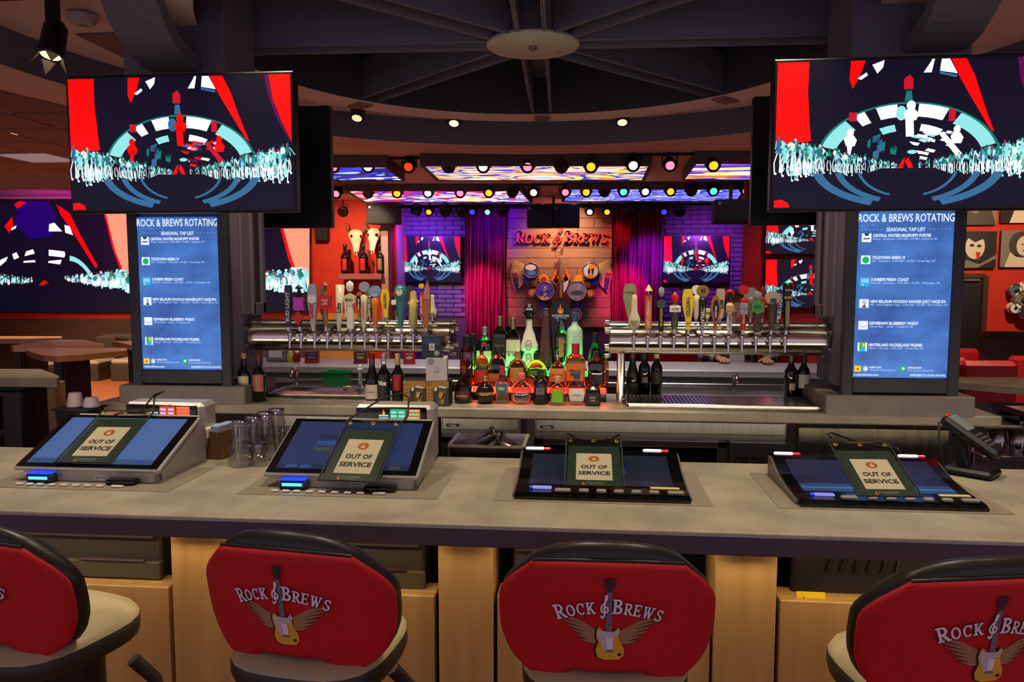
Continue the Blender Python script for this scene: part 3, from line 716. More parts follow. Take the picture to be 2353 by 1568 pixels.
def faucet(t):
    if True:
        mb = MB(Tr(0, 3.41 - t.location.y, 1.362 - t.location.z)); mb.cyl((0, .01, .005), (0, -.028, .005), .011, n=12); mb.cyl((0, -.028, .022), (0, -.033, -.008), .0088, n=10); mb.cyl((0, -.032, -.006), (0, -.038, -.044), .0062, .005, n=10)
        mb.cyl((0, -.028, .024), (0, -.026, .046), .0045, .004, n=8); mb.sphere((0, -.028, .024), .0095, 10, 6); mb.cyl((0, .003, .005), (0, -.004, .005), .018, n=16)
        mb.build('faucet', chrome, t)
TY, TZ = 3.384, 1.405
LX = [aY(px, 770, TY).x for px in (667, 693, 724, 753, 782, 809, 839, 866, 893, 924, 951, 981)]
RX = [aY(px, 780, TY).x for px in (1456, 1488, 1517, 1548, 1580, 1611, 1641, 1673, 1704, 1736, 1769, 1803)]
tap_rail(-1.552, -0.605, None, -1, 'polished steel beer tap rail fixed to the left column', 12, LX)
tap_rail(0.125, 1.06, 0.175, 1, 'polished steel beer tap rail fixed to the right column', 12, RX)
# ------------------------------------------------------------------ tap handles
def hmat(n, c, **k): return mat('handle_' + n, c, k.pop('rough', .35), **k)
def handle(label, x, ztop, kind, mats, texts=(), back=False, w=.03, tilt=0., zb=None):
    """a beer tap handle standing on its faucet; ztop is its top height"""
    y = TY - .02 if not back else TY + .145
    zb = (TZ - .002 if not back else 1.442) if zb is None else zb
    h = ztop - zb
    t = thing('beer_tap', label if label.startswith('beer tap') else 'beer tap with a ' + label, 'beer tap', (x, y, zb), 0, 'beer taps facing the far bar' if back else 'beer taps facing the front bar')
    if not back: faucet(t)
    T = Matrix.Rotation(tilt, 4, 'Y')
    MB(T).cyl((0, 0, -.004), (0, 0, .016), .0075, n=12).build('ferrule', chrome, t)
    fr = -.012
    m0 = mats[0]; m1 = mats[1] if len(mats) > 1 else mats[0]; m2 = mats[2] if len(mats) > 2 else m1
    def art(fn, mm, y_):
        a = Art(T=T @ Matrix.Translation((0, y_, 0)), lift=.0005); fn(a); a.build('lettering', mm, t)
    if kind == 'bar':            # flat paddle widening upwards
        MB(T).prism([(-w * .30, .014), (w * .30, .014), (w * .5, h * .9), (w * .4, h), (-w * .4, h), (-w * .5, h * .9)], -.011, .011).build('grip', m0, t)
    elif kind == 'post':         # square post
        MB(T).box((0, 0, .014 + (h - .014) / 2), (w, .022, h - .014), b=.004).build('grip', m0, t)
    elif kind == 'oval':         # slim round grip with a disc on top
        MB(T).lathe([(.008, .012), (.011, .03), (w * .33, h * .55), (w * .36, h * .7), (.006, h * .74)], 16, e=3).build('grip', m0, t)
        MB(T).cyl((0, -.010, h - w * .55), (0, .010, h - w * .55), w * .55, n=28).build('badge', m1, t)
    elif kind == 'cone':         # smooth tapered grip
        MB(T).lathe([(.007, .012), (.012, .03), (w * .42, h * .75), (w * .5, h * .93), (w * .40, h), (0, h)], 20, caps=False).build('grip', m0, t)
    elif kind == 'knob':
        MB(T).lathe([(.008, .012), (.012, .03), (w * .38, h * .52), (w * .42, h * .58), (w * .40, h * .68), (w * .55, h * .80), (w * .56, h * .9), (w * .35, h * .98), (0, h)], 20, caps=False).build('grip', m0, t)
        MB(T).cyl((0, -w * .55, h * .84), (0, -w * .30, h * .84), w * .30, n=20).build('badge', m1, t)
    elif kind == 'sign':         # stick with a sign board and a figure on top
        MB(T).lathe([(.007, .012), (.010, .03), (.009, h * .5)], 12).build('grip', m0, t)
        MB(T).prism([(-w * .55, h * .48), (-w * .45, h * .44), (w * .45, h * .44), (w * .55, h * .48), (w * .48, h * .6), (w * .55, h * .72), (-w * .55, h * .72), (-w * .48, h * .6)], -.012, .008).build('sign_board', m1, t)
        MB(T).lathe([(w * .3, h * .72), (w * .22, h * .78), (w * .16, h * .86), (w * .12, h * .9), (w * .42, h * .915), (w * .40, h * .93), (w * .16, h * .97), (0, h)], 12, caps=False, sy=.7).build('figure', m2, t)
    elif kind == 'bottle':       # wide bowl that narrows to the foot
        MB(T).lathe([(.009, .012), (w * .34, h * .10), (w * .48, h * .25), (w * .46, h * .36), (w * .25, h * .55), (w * .22, h * .85), (w * .18, h * .97), (0, h)], 20, caps=False, sy=.6).build('grip', m0, t)
    elif kind == 'tube':         # hollow slanted tube, cut at the top
        MB(T).lathe([(.009, .012), (.014, .05), (w * .46, h), (w * .38, h), (w * .36, h - .012), (0, h - .012)], 24, caps=False).build('grip', m0, t)
        MB(T).cyl((0, 0, h - .011), (0, 0, h - .008), w * .30, n=20).build('emblem', m1, t)
    elif kind == 'shell':        # broad leaf on a slim foot
        MB(T).prism([(-.008, .012), (.008, .012), (w * .3, h * .35), (w * .5, h * .62), (w * .48, h * .85), (w * .3, h), (-w * .3, h), (-w * .48, h * .85), (-w * .5, h * .62), (-w * .3, h * .35)], -.009, .009).build('grip', m0, t)
    elif kind == 'hex':
        MB(T).box((0, 0, h * .28), (w * .62, .022, h * .52), b=.004).build('grip', m0, t)
        MB(T).prism([(w * .6 * math.sin(R(60 * k)), h * .62 + w * .6 * math.cos(R(60 * k))) for k in range(6)], -.013, .006).build('badge', m1, t)
        MB(T).lathe([(w * .2, h * .78), (w * .36, h * .85), (w * .34, h * .95), (0, h)], 14, caps=False, sy=.5).build('crest', m2, t)
    elif kind == 'loop':         # wooden loop, open in the middle
        mb = MB(T); n = 20; V = []
        for i in range(n):
            a = 2 * math.pi * i / n; z = h * .60 + h * .40 * math.sin(a); x = w * .5 * math.cos(a) * (1 if z > h * .5 else .55 + .9 * (z - h * .2) / h)
            V.append((x, z))
        mb.prism(V, -.010, .010); mb.box((0, 0, .014 + h * .12), (w * .36, .018, h * .24), b=.003); mb.build('grip', m0, t)
        MB(T).prism([(x * .62, h * .60 + (z - h * .60) * .72) for x, z in V], -.0115, -.0095).build('inlay', m1, t)
    elif kind == 'figure':       # carved figure standing on a grip
        MB(T).lathe([(.010, .012), (w * .30, .03), (w * .34, h * .35), (w * .26, h * .45), (w * .46, h * .52), (w * .46, h * .66), (w * .2, h * .72)], 12, sy=.6).build('grip', m0, t)
        MB(T).box((0, -.012, h * .58), (w * .95, .012, h * .16), b=.002).build('sign_board', m1, t)
        MB(T).lathe([(w * .2, h * .72), (w * .36, h * .8), (w * .30, h * .93), (0, h)], 12, caps=False, sy=.8).build('head', m2, t)
    elif kind == 'blade':        # long surfboard
        MB(T).prism([(-w * .2, .012), (w * .2, .012), (w * .5, h * .45), (w * .45, h * .75), (0, h), (-w * .45, h * .75), (-w * .5, h * .45)], -.008, .008).build('grip', m0, t)
        MB(T).prism([(-w * .42, h * .62), (w * .45, h * .62), (w * .40, h * .78), (w * .05, h * .95), (-w * .3, h * .82)], -.0095, -.0075).build('stripe', m1, t)
    elif kind == 'wrench':       # grip ending in a broad two-horned head
        MB(T).lathe([(.010, .012), (w * .40, .03), (w * .34, h * .55), (w * .4, h * .68), (w * .2, h * .78)], 16).build('grip', m0, t)
        MB(T).prism([(-w * .5, h * .66), (w * .5, h * .72), (w * .3, h * .78), (w * .2, h * .95), (0, h), (-w * .25, h * .95), (-w * .25, h * .76)], -.010, .010).build('head', m1, t)
    elif kind == 'umbrella':
        MB(T).box((0, 0, .014 + h * .36), (w * .8, .022, h * .72), b=.003).build('grip', m0, t)
        MB(T).cyl((0, 0, h * .72), (0, 0, h * .9), .003, n=6).build('stem', white, t)
        for k in range(8):
            a0, a1 = R(45 * k), R(45 * k + 45); mb = MB(T); mb.add([(0, 0, h), (w * .62 * math.cos(a0), w * .62 * math.sin(a0), h * .86), (w * .62 * math.cos(a1), w * .62 * math.sin(a1), h * .86), (0, 0, h * .87)], [(0, 1, 2), (3, 2, 1)]); mb.build('canopy_panel', [m1, m2, white][k % 3], t)
    for tx in texts:
        (s_, z, size, c, kw) = tx
        art(lambda a: a.text(s_, kw.get('x', 0), h * z, size, 0, 2, 'C', kw.get('bold', .02), rot=kw.get('rot', 0), width=kw.get('width')), [c], -(kw.get('d', .0118)))
    return t
U = R(90); D = R(-90)
ww = hmat('white', (232, 228, 216)); wd = hmat('ink', (20, 22, 30)); rd = hmat('red', (200, 24, 22)); bl = hmat('blue', (28, 44, 110)); gr = hmat('grey', (150, 146, 150)); yl = hmat('yellow', (240, 200, 20)); og = hmat('orange', (225, 120, 22))
bk = hmat('black', (22, 20, 22)); wdn = hmat('wood', (178, 110, 46), c2=(156, 92, 36), scale=8, stretch=(1, 1, .2)); gn = hmat('green', (70, 160, 66)); cr = hmat('cream', (226, 212, 176)); tl = hmat('teal', (44, 130, 136)); pk = hmat('pink', (205, 50, 190)); bn = hmat('brown', (80, 50, 34)); sv = hmat('silver', (176, 172, 172), metal=.6); olv = hmat('camouflage', (96, 90, 66), c2=(58, 56, 40), scale=60); py = hmat('pale_yellow', (214, 196, 110)); pnk = hmat('faded_pink', (206, 130, 110)); am = hmat('amber', (160, 90, 30)); lt = hmat('tan', (198, 172, 140))
def zt(py_, back=False): return aY(1200, py_, TY + (.145 if back else -.02)).z
H = handle
def Xp(px): return aY(px, 700, TY - .02).x
def Xb(px): return aY(px, 700, TY + .145).x
H('beer tap with a dark blue flat handle, leftmost on the left rail', LX[0], zt(656), 'bar', [hmat('navy', (40, 42, 76))], [('BUD LIGHT', .52, .023, ww, dict(rot=U, width=.135))], w=.030, tilt=.02)
H('black skull handle with a magenta bow and a red diamond panel', LX[1], zt(655), 'sign', [bk, pk, bk], [], w=.046)
H('silver grey handle with red script lettering and blue peaks on top', LX[2], zt(653), 'shell', [sv, bl], [('Coors', .46, .036, rd, dict(rot=D, width=.09))], w=.045)
H('red star badge handle with a bronze figure on a wooden stick', LX[3], zt(648), 'sign', [wdn, rd, am], [('HIGH', .62, .014, ww, dict(width=.028, d=.0135)), ('LIFE', .55, .014, ww, dict(width=.024, d=.0135))], w=.050)
H('white tube handle with a cut top and black lettering', LX[4], zt(655), 'tube', [cr, hmat('rust', (150, 70, 40))], [('Lite', .5, .035, wd, dict(rot=U, width=.045, d=.0175))], w=.044, tilt=.05)
H('white crowned square badge handle on a turned stem', LX[5], zt(645), 'hex', [ww, cr, ww], [('Modelo', .62, .018, wd, dict(width=.034, d=.0135))], w=.048)
H('slim white handle with red lettering and a silver knob', LX[6], zt(648), 'oval', [cr, sv], [('STELLA ARTOIS', .45, .014, rd, dict(rot=D, width=.085, d=.013))], w=.042, tilt=.03)
H('orange tapered handle with a round blue and white badge', LX[7], zt(657), 'oval', [og, hmat('skyblue', (120, 160, 200))], [('BLUE', .80, .012, ww, dict(width=.024, d=.0115))], w=.048)
H('glossy teal knob handle with a small cream badge', LX[9], zt(655), 'knob', [tl, cr], [], w=.050)
H('pale yellow fish shaped handle with a pink and green head', LX[10], zt(668), 'wrench', [py, py], [], w=.052, tilt=.03)
H('tall wooden surfboard handle with a faded pink and blue stripe', LX[11], zt(643), 'blade', [wdn, pnk], [], w=.034, tilt=.04)
H('black handle half hidden behind the orange handle', Xb(850), zt(662, 1), 'oval', [bk, hmat('emblem', (120, 96, 40))], [('HINTERLAND', .42, .018, ww, dict(rot=D, width=.10, d=.013))], True, w=.040)
H('brown wooden loop handle behind the slim white handle', Xb(826), zt(672, 1), 'loop', [wdn, bk], [('Modelo', .55, .013, ww, dict(rot=D, width=.05))], True, w=.036)
H('grey swing handle behind the silver script handle', Xb(744), zt(660, 1), 'shell', [hmat('mushroom', (120, 100, 96)), gn], [], True, w=.034)
H('green glass globe handle behind the silver script handle', Xb(743), zt(690, 1), 'knob', [hmat('bottlegreen', (40, 84, 48)), gn], [], True, w=.036)
H('white handle hidden behind the crowned square badge', Xb(799), zt(680, 1), 'bar', [cr], [('Lite', .5, .02, wd, dict(rot=U, width=.03))], True, w=.030)
H('twisted yellow paddle beside the orange handle', Xb(888), zt(665, 1), 'shell', [yl], [('TWISTED', .62, .02, bl, dict(rot=D, width=.075, d=.010))], True, w=.040, tilt=-.05)
H('carved handle with a white sign left of the teal knob', Xb(911), zt(667, 1), 'figure', [olv, ww, hmat('rust2', (170, 66, 40))], [], True, w=.044)
H('dark handle behind the pale yellow fish handle', Xb(943), zt(657, 1), 'bar', [hmat('olive', (70, 64, 48)), bk], [], True, w=.030)
H('slim vermilion post handle and yellow bulb top', Xb(969), zt(652, 1), 'oval', [hmat('vermilion', (220, 66, 24)), yl], [('MANGO CART', .40, .014, ww, dict(rot=D, width=.085, d=.013))], True, w=.022)
H('white bottle shaped handle at the right end of the left rail', Xb(993), zt(677, 1), 'bottle', [cr], [('SPOTTED', .25, .013, hmat('dkgreen', (30, 74, 46)), dict(width=.026, d=.016))], True, w=.050)
bare = thing('beer_tap', 'bare chrome beer tap without a handle between the orange and teal taps', 'beer tap', (LX[8], TY - .02, TZ), 0, 'beer taps facing the front bar'); faucet(bare)
# right rail
H('white bottle shaped handle, leftmost on the right rail', RX[0], zt(676), 'bottle', [cr], [('SPOTTED', .28, .014, hmat('dkgreen', (30, 74, 46)), dict(width=.032, d=.019)), ('COW', .22, .012, hmat('dkgreen', (30, 74, 46)), dict(width=.020, d=.019))], w=.056)
H('green and yellow leaf shaped handle behind the white bottle handle', Xb(1447), zt(652, 1), 'shell', [hmat('sage', (150, 160, 110)), yl], [('Leinenkugel', .78, .014, rd, dict(width=.046, d=.0095))], True, w=.062)
H('beer tap with an orange lettered post under a small striped parasol', RX[1], zt(653), 'umbrella', [hmat('peach', (214, 112, 50)), yl, rd], [('MANGO CART', .36, .018, ww, dict(rot=D, width=.11, d=.0115))], w=.036)
H('black tapered handle with an orange label and a panther top', RX[2], zt(658), 'hex', [bk, hmat('label_green', (60, 74, 66)), gr], [('MELLOW YELLOW', .34, .013, yl, dict(rot=U, width=.08))], w=.036)
H('camouflage bark handle with a white sign and a red head', RX[3], zt(670), 'figure', [olv, ww, rd], [('HOUSE', .585, .012, wd, dict(width=.030, d=.0185))], w=.050)
H('beer tap with a broad bright yellow twisted paddle on the right rail', RX[4], zt(664), 'shell', [yl], [('TWISTED', .60, .024, bl, dict(rot=D, width=.085, d=.010)), ('HARD TEA', .22, .012, bl, dict(width=.028, d=.010))], w=.046, tilt=-.04)
H('beer tap with a black handle and a gold ringed H disc', RX[5], zt(655), 'oval', [bk, hmat('discgold', (150, 118, 40))], [('HINTERLAND', .38, .022, ww, dict(rot=D, width=.125, d=.0135)), ('H', .885, .024, bk, dict(d=.0115, bold=.04))], w=.046)
H('beer tap with a white globe head behind the gold ringed H disc', Xb(1600), zt(655, 1), 'oval', [cr, ww], [], True, w=.040)
H('pale stubby handle left of the wooden loop handle', Xb(1626), zt(707, 1), 'knob', [py, cr], [], True, w=.028)
H('wooden loop handle with a blue badge and black inlay', RX[6], zt(678), 'loop', [wdn, bk], [('Modelo', .56, .014, ww, dict(rot=D, width=.05, d=.0122))], w=.042)
H('beer tap with a tan flat lettered handle right of the wooden loop', Xb(1655), zt(663, 1), 'bar', [lt], [('Lite', .55, .03, wd, dict(rot=U, width=.036))], True, w=.038)
H('white post handle and a dark hatted figure', RX[7], zt(667), 'figure', [ww, hmat('ochre', (206, 160, 90)), wd], [('YANKEE BUZZARD', .28, .012, wd, dict(rot=D, width=.062, d=.0125))], w=.036)
H('red bottle shaped handle with a gold belly behind the hatted figure', Xb(1677), zt(664, 1), 'knob', [rd, gold], [], True, w=.036)
H('red pillar handle with a ring top and pale blue windows', RX[8], zt(655), 'oval', [rd, rd], [('MILWAUKEE', .42, .012, ww, dict(rot=U, width=.09, d=.014))], w=.038)
H('grey round handle between the red pillar and green hexagon', Xb(1725), zt(660, 1), 'oval', [hmat('taupe', (140, 110, 100)), gr], [], True, w=.058)
H('beer tap with a green hexagon badge reading IPA on a brown foot', RX[9], zt(668), 'hex', [bn, gn, gr], [('IPA', .62, .020, hmat('inkgreen', (16, 70, 30)), dict(width=.030, d=.0135))], w=.052)
H('red and white handle behind the green hexagon badge', Xb(1752), zt(657, 1), 'figure', [hmat('maroon', (130, 30, 30)), rd, hmat('maroon', (130, 30, 30))], [], True, w=.040)
H('tan acorn handle with a dark label and brown foot', RX[10], zt(668), 'oval', [bn, lt], [], w=.054)
H('beer tap with a royal blue flat handle near the right column', Xb(1788), zt(665, 1), 'bar', [bl], [('BUD LIGHT', .50, .022, ww, dict(rot=U, width=.115))], True, w=.034, tilt=.06)
H('tall black and gold handle, rightmost on the right rail', RX[11], zt(650), 'cone', [bk], [('GUINNESS', .86, .010, cr, dict(width=.030, d=.0215))], w=.042)
o = [x for x in bpy.data.objects if x.get('label', '').startswith('beer tap with a tall black and gold')][0]
MB().box((0, -.0165, .085), (.016, .004, .11), b=.001).box((0, -.0195, .155), (.034, .004, .012)).build('gold_panel', hmat('dullgold', (150, 132, 90)), o)
o = [x for x in bpy.data.objects if x.get('label', '').startswith('beer tap with a black skull handle')][0]
MB().prism([(-.026, .052), (.0, .022), (.020, .060), (-.002, .090)], -.016, -.010).build('diamond_panel', rd, o)
o = [x for x in bpy.data.objects if x.get('label', '').startswith('beer tap with a silver grey handle')][0]
MB().cyl((0, -.013, .142), (0, -.009, .142), .020, n=20).build('badge', ww, o); MB().prism([(-.022, .150), (-.008, .178), (.0, .165), (.010, .180), (.024, .148)], -.008, .010).build('peak', bl, o)
o = [x for x in bpy.data.objects if x.get('label', '').startswith('beer tap with a red pillar handle')][0]
for k in range(2):
    for j in range(2): MB().box((-.009 + .018 * k, -.014, .118 - .026 * j), (.014, .006, .022), b=.001).build('window_badge', hmat('windowblue', (150, 170, 190)), o)
o = [x for x in bpy.data.objects if x.get('label', '').startswith('beer tap with a tan acorn')][0]
MB().box((.003, -.012, .135), (.024, .006, .030), b=.001).build('label_plate', hmat('labelnavy', (60, 66, 96)), o)
# ================================================================== bottles and boxes on the back counter
BP = dict(
 wine=[(.80, 0), (1, .015), (1, .56), (.93, .62), (.55, .70), (.40, .76), (.38, 1)],
 burg=[(.85, 0), (1, .015), (1, .40), (.86, .52), (.52, .68), (.38, .78), (.36, 1)],
 spirit=[(.9, 0), (1, .02), (1, .60), (.88, .68), (.42, .76), (.36, .80), (.36, 1)],
 square=[(.96, 0), (1, .012), (1, .66), (.90, .72), (.40, .80), (.34, .84), (.34, 1)],
 squat=[(.85, 0), (1, .03), (1, .42), (.80, .56), (.40, .68), (.28, .74), (.28, 1)],
 orb=[(.45, 0), (.72, .03), (.93, .16), (1, .32), (.93, .50), (.68, .64), (.34, .72), (.26, .78), (.26, 1)],
 dome=[(.94, 0), (1, .03), (1, .40), (.94, .55), (.76, .68), (.44, .76), (.24, .80), (.22, 1)],
 tall=[(.9, 0), (1, .015), (1, .66), (.85, .72), (.40, .78), (.36, .82), (.36, 1)],
 spire=[(1, 0), (1.0, .02), (.86, .3), (.62, .7), (.52, .88), (.5, 1)],
 trap=[(.95, 0), (1, .02), (.86, .50), (.74, .60), (.36, .70), (.26, .74), (.26, 1)],
 bell=[(.72, 0), (.95, .02), (1, .10), (.80, .22), (.62, .34), (.96, .36), (.98, .46), (.74, .56), (.62, .66), (.36, .78), (.34, .84), (.34, 1)])
amber = glass('amber_spirit', (214, 120, 40), .10); damber = glass('dark_amber_spirit', (128, 56, 22), .12); greeng = glass('green_glass', (60, 170, 90), .14)
dkglass = mat('dark_bottle_glass', (14, 12, 12), .06, coat=.5); dkgreen = mat('dark_green_glass', (26, 34, 16), .06, coat=.5); frost = mat('frosted_glass', (190, 225, 200), .45)
redb = glass('red_liqueur', (190, 60, 30), .12)
paper = mat('label_paper', (222, 206, 180), .6); paperw = mat('label_white', (232, 228, 218), .6); paperb = mat('label_black', (24, 22, 22), .5); inkm = mat('label_ink', (50, 40, 36), .6); papero = mat('label_orange', (214, 130, 60), .6); lred = mat('label_red', (176, 24, 40), .5); lgreen = mat('label_lime', (120, 190, 30), .5); lrose = mat('label_rose', (196, 112, 88), .5); ceram = mat('white_ceramic', (224, 220, 206), .25)
capgold = mat('cap_gold', (176, 142, 80), .35, .7); capblack = mat('cap_black', (20, 20, 22), .4); capsilver = mat('cap_silver', (180, 180, 176), .3, .8); capred = mat('cap_burgundy', (120, 30, 30), .4); capcork = mat('cap_cork', (204, 170, 120), .7); capblue = mat('cap_blue', (50, 84, 124), .4); wax = mat('red_wax', (200, 16, 24), .35)
def prof_r(pr, z):
    for (r0, z0), (r1, z1) in zip(pr, pr[1:]):
        if z0 <= z <= z1: return r0 + (r1 - r0) * ((z - z0) / (z1 - z0) if z1 > z0 else 0)
    return pr[-1][0]
def bottle(label, x, Y, zb, ztop, w, kind, body, cap=None, fc=.86, lab=None, e=2., sy=1., ang=62, text=None, group=None, band=None, capw=1.12, tz=None, name='liquor_bottle', cat='bottle'):
    pr = BP[kind]; h = ztop - zb; r = w / 2
    t = thing(name, label, cat, (x, Y, zb), 0, group)
    n = 24 if e == 2 else 28
    MB().lathe([(a * r, b * h) for a, b in pr], n, e=e, sy=sy).build('glass', body, t)
    if cap:
        rr = pr[-1][0] * r * capw; MB().lathe([(rr * .98, h * fc), (rr, h * fc + .002), (rr, h - .001), (rr * .9, h + .0015), (0, h + .0015)], 16, caps=False).build('cap', cap, t)
    def patch(z0, z1, m, nm, a, k=1.02):
        V = []; N = 12; Z = 4
        for j in range(Z + 1):
            z = z0 + (z1 - z0) * j / Z; rr = prof_r(pr, z) * r * k
            for i in range(N + 1):
                th = R(-90 - a + 2 * a * i / N); ct, st = math.cos(th), math.sin(th); q = (abs(ct) ** e + abs(st) ** e) ** (-1 / e) if e != 2 else 1
                V.append((rr * ct * q, rr * st * q * sy - .0006, z * h))
        mb = MB(); mb.add(V, [(j * (N + 1) + i, j * (N + 1) + i + 1, (j + 1) * (N + 1) + i + 1, (j + 1) * (N + 1) + i) for j in range(Z) for i in range(N)], 0, e == 2)
        return mb.build(nm, m, t)
    o = None
    if lab: o = patch(lab[0], lab[1], lab[2], 'label', ang)
    if band: patch(band[0], band[1], band[2], 'band', band[3] if len(band) > 3 else ang, 1.035)
    if text:
        z = tz or (lab[0] + lab[1]) / 2; rr = prof_r(pr, z) * r * (1.05 if e == 2 else 1.05) * sy + .0012
        a = Art(T=Matrix.Translation((0, -rr, 0)))
        lines = text[0].split('|')
        for i, s_ in enumerate(lines): a.text(s_, 0, z * h + (len(lines) - 1 - 2 * i) * text[2] * .55, text[2], 0, 2, width=text[1] * (1 if i == 0 else .8), bold=.02)
        a.build('lettering', text[3] if len(text) > 3 else inkm, t)
    return t
CT = 1.0705
def B(label, px, pt, pb, wpx, Y, *a, zb=CT, **k):
    p = aY(px, pb, Y); q = aY(px, pt, Y); s = Y / FPX * 1.02
    return bottle(label, p.x, Y, zb, q.z, wpx * s, *a, **k)
WG = 'wine bottles on the back counter'
kw = dict(group=WG, name='wine_bottle')
B('wine bottle with a plain cream label, left of the pair by the left column', 563, 813, 918, 30, 3.37, 'wine', dkglass, capcork, .90, (.20, .54, paper), text=('Gravel', .026, .012), **kw)
B('wine bottle with a pink label, right of the pair by the left column', 597, 812, 918, 29, 3.37, 'wine', dkglass, capred, .84, (.22, .56, lrose), **kw)
B('sloping shouldered red wine bottle with a cream label and a red cap', 856, 815, 920, 33, 3.40, 'burg', dkglass, capred, .80, (.08, .38, paper), text=('Cairnbrae', .036, .010), **kw)
B('black wine bottle with silver script and a white cap', 883, 815, 922, 29, 3.395, 'wine', dkglass, capsilver, .80, (.06, .55, paperb), text=('Vint', .038, .030, capsilver), tz=.42, **kw)
B('red wine bottle with a narrow crimson label and a gold cap', 915, 813, 922, 28, 3.40, 'wine', dkglass, capcork, .78, (.26, .58, lred), ang=44, **kw)
B('dark wine bottle with slanting shoulders, left of the trio behind the drip tray', 1453, 800, 900, 28, 3.66, 'burg', dkgreen, capred, .78, (.08, .30, mat('label_dim', (70, 60, 50), .6)), **kw)
B('dark wine bottle with a small white tag, middle of the trio behind the drip tray', 1480, 798, 900, 27, 3.66, 'wine', dkglass, capblack, .78, (.30, .42, mat('label_dim2', (150, 140, 120), .6)), ang=30, **kw)
B('dark wine bottle with a gold cap, right of the trio behind the drip tray', 1508, 798, 900, 26, 3.66, 'wine', dkglass, capcork, .78, (.28, .52, mat('label_dim', (70, 60, 50), .6)), **kw)
B('olive green wine bottle beside the right column', 1816, 808, 908, 28, 3.63, 'wine', dkgreen, mat('cap_pewter', (110, 100, 104), .4, .5), .80, (.22, .36, paper), ang=26, **kw)
B('dark wine bottle with a white label beside the right column', 1845, 808, 908, 27, 3.63, 'wine', dkglass, capblack, .80, (.26, .54, paperw), **kw)
# lit bottle steps
x0, x1 = aY(1056, 880, 3.5).x, aY(1393, 880, 3.5).x; cx = (x0 + x1) / 2; wx = x1 - x0
st = thing('lit_bottle_steps', 'two step bottle display glowing red below and green above', 'bottle display', (cx, 3.49, CT))
MB().box((0, .095, .034), (wx, .19, .068), b=.004).build('lower_step', mat('smoked_acrylic', (30, 12, 12), .15), st)
MB().box((0, .145, .10), (wx - .02, .09, .066), b=.004).build('upper_step', mat('smoked_acrylic2', (12, 26, 14), .15), st)
MB().box((0, -.004, .052), (wx, .008, .026), b=.002).build('red_strip', emi('led_red', (255, 40, 20), 4.0), st)
MB().box((0, .096, .118), (wx - .02, .008, .026), b=.002).build('green_strip', emi('led_green', (30, 255, 90), 3.0), st)
area('red_led', (cx, 3.478, 1.125), (cx, 3.3, 1.2), 1.6, (1, .05, .02), wx, .02); area('green_led', (cx, 3.575, 1.21), (cx, 3.5, 1.45), 1.5, (.08, 1, .25), wx, .02)
area('red_led', (cx, 3.54, 1.142), (cx, 3.52, 1.5), .8, (1, .05, .02), wx, .06); area('green_led', (cx, 3.63, 1.21), (cx, 3.63, 1.5), 1.4, (.1, 1, .3), wx, .06)
kw = dict(group='liquor bottles on the back counter')
G = 'bottle on the front row'
B('black round shouldered bottle with a white framed label and red ribbon', 1065, 843, 925, 42, 3.43, 'squat', mat('liqueur_black', (26, 10, 8), .06, coat=.5), capred, .84, (.10, .36, paperb), band=(.12, .34, mat('label_maroon', (110, 40, 30), .5), 52), text=('Grand Marnier', .05, .011, paperw), tz=.22, **kw)
B('squat dark liqueur bottle with a gold belt', 1115, 865, 925, 46, 3.42, 'orb', mat('liqueur_dark', (34, 22, 20), .08, coat=.4), capgold, .82, (.34, .44, gold), ang=80, **kw)
B('clear faceted bottle with a red top in the front row', 1154, 843, 925, 33, 3.43, 'spirit', glass('clear_spirit', (220, 224, 226), .16), wax, .72, (.30, .55, mat('label_teal', (70, 110, 120), .5)), e=5, ang=40, text=('1800', .03, .020, paperw), **kw)
B('round clear bottle with a pink stopper', 1198, 858, 926, 52, 3.42, 'orb', glass('clear_spirit', (220, 224, 226), .16), mat('stopper_pink', (220, 110, 110), .4), .80, None, capw=1.3, **kw)
B('black embossed bottle with a dark cap', 1242, 850, 926, 34, 3.42, 'spirit', mat('black_emboss', (24, 22, 26), .12, bump=.6, scale=60), capblack, .84, (.30, .50, mat('label_pewter', (110, 106, 116), .4)), ang=34, text=('PYRAT', .02, .010), **kw)
B('clear squat bottle with a lime green label', 1281, 865, 928, 44, 3.41, 'trap', glass('clear_spirit', (220, 224, 226), .16), capcork, .78, (.12, .56, lgreen), ang=38, **kw)
B('flat round clear bottle with a white oval label', 1325, 856, 929, 52, 3.41, 'orb', glass('clear_spirit', (220, 224, 226), .16), capblue, .80, (.14, .52, paperw), ang=40, text=('Don Julio', .03, .010), sy=.6, **kw)
B('black square bottle at the right end of the front row', 1362, 878, 929, 34, 3.41, 'square', mat('black_square', (18, 16, 18), .2), capblack, .90, (.08, .55, paperb), e=6, text=('BLACK|LABEL', .026, .012, capgold), **kw)
z1 = CT + .0685; z2 = CT + .1335
kw1 = dict(zb=z1, group='liquor bottles on the back counter')
B('slim red brown bottle with a tall black cap at the left end of the steps', 1073, 772, 890, 30, 3.535, 'square', redb, capblack, .76, (.22, .34, paperb), e=4, capw=1.7, **kw1)
B('round shouldered amber whiskey bottle beside the tall black cap', 1107, 798, 890, 36, 3.535, 'dome', amber, capblack, .86, (.08, .40, mat('label_flame', (196, 40, 20), .5)), e=3, **kw1)
B('square amber whiskey bottle with a tan label', 1143, 797, 890, 40, 3.535, 'dome', damber, capblack, .84, (.10, .32, mat('label_tan', (170, 110, 50), .5)), e=5, **kw1)
B('broad whiskey bottle with a pointed gold label and gold cap', 1189, 808, 890, 46, 3.53, 'dome', damber, capgold, .80, (.14, .55, mat('label_gold', (186, 140, 60), .5)), ang=42, **kw1)
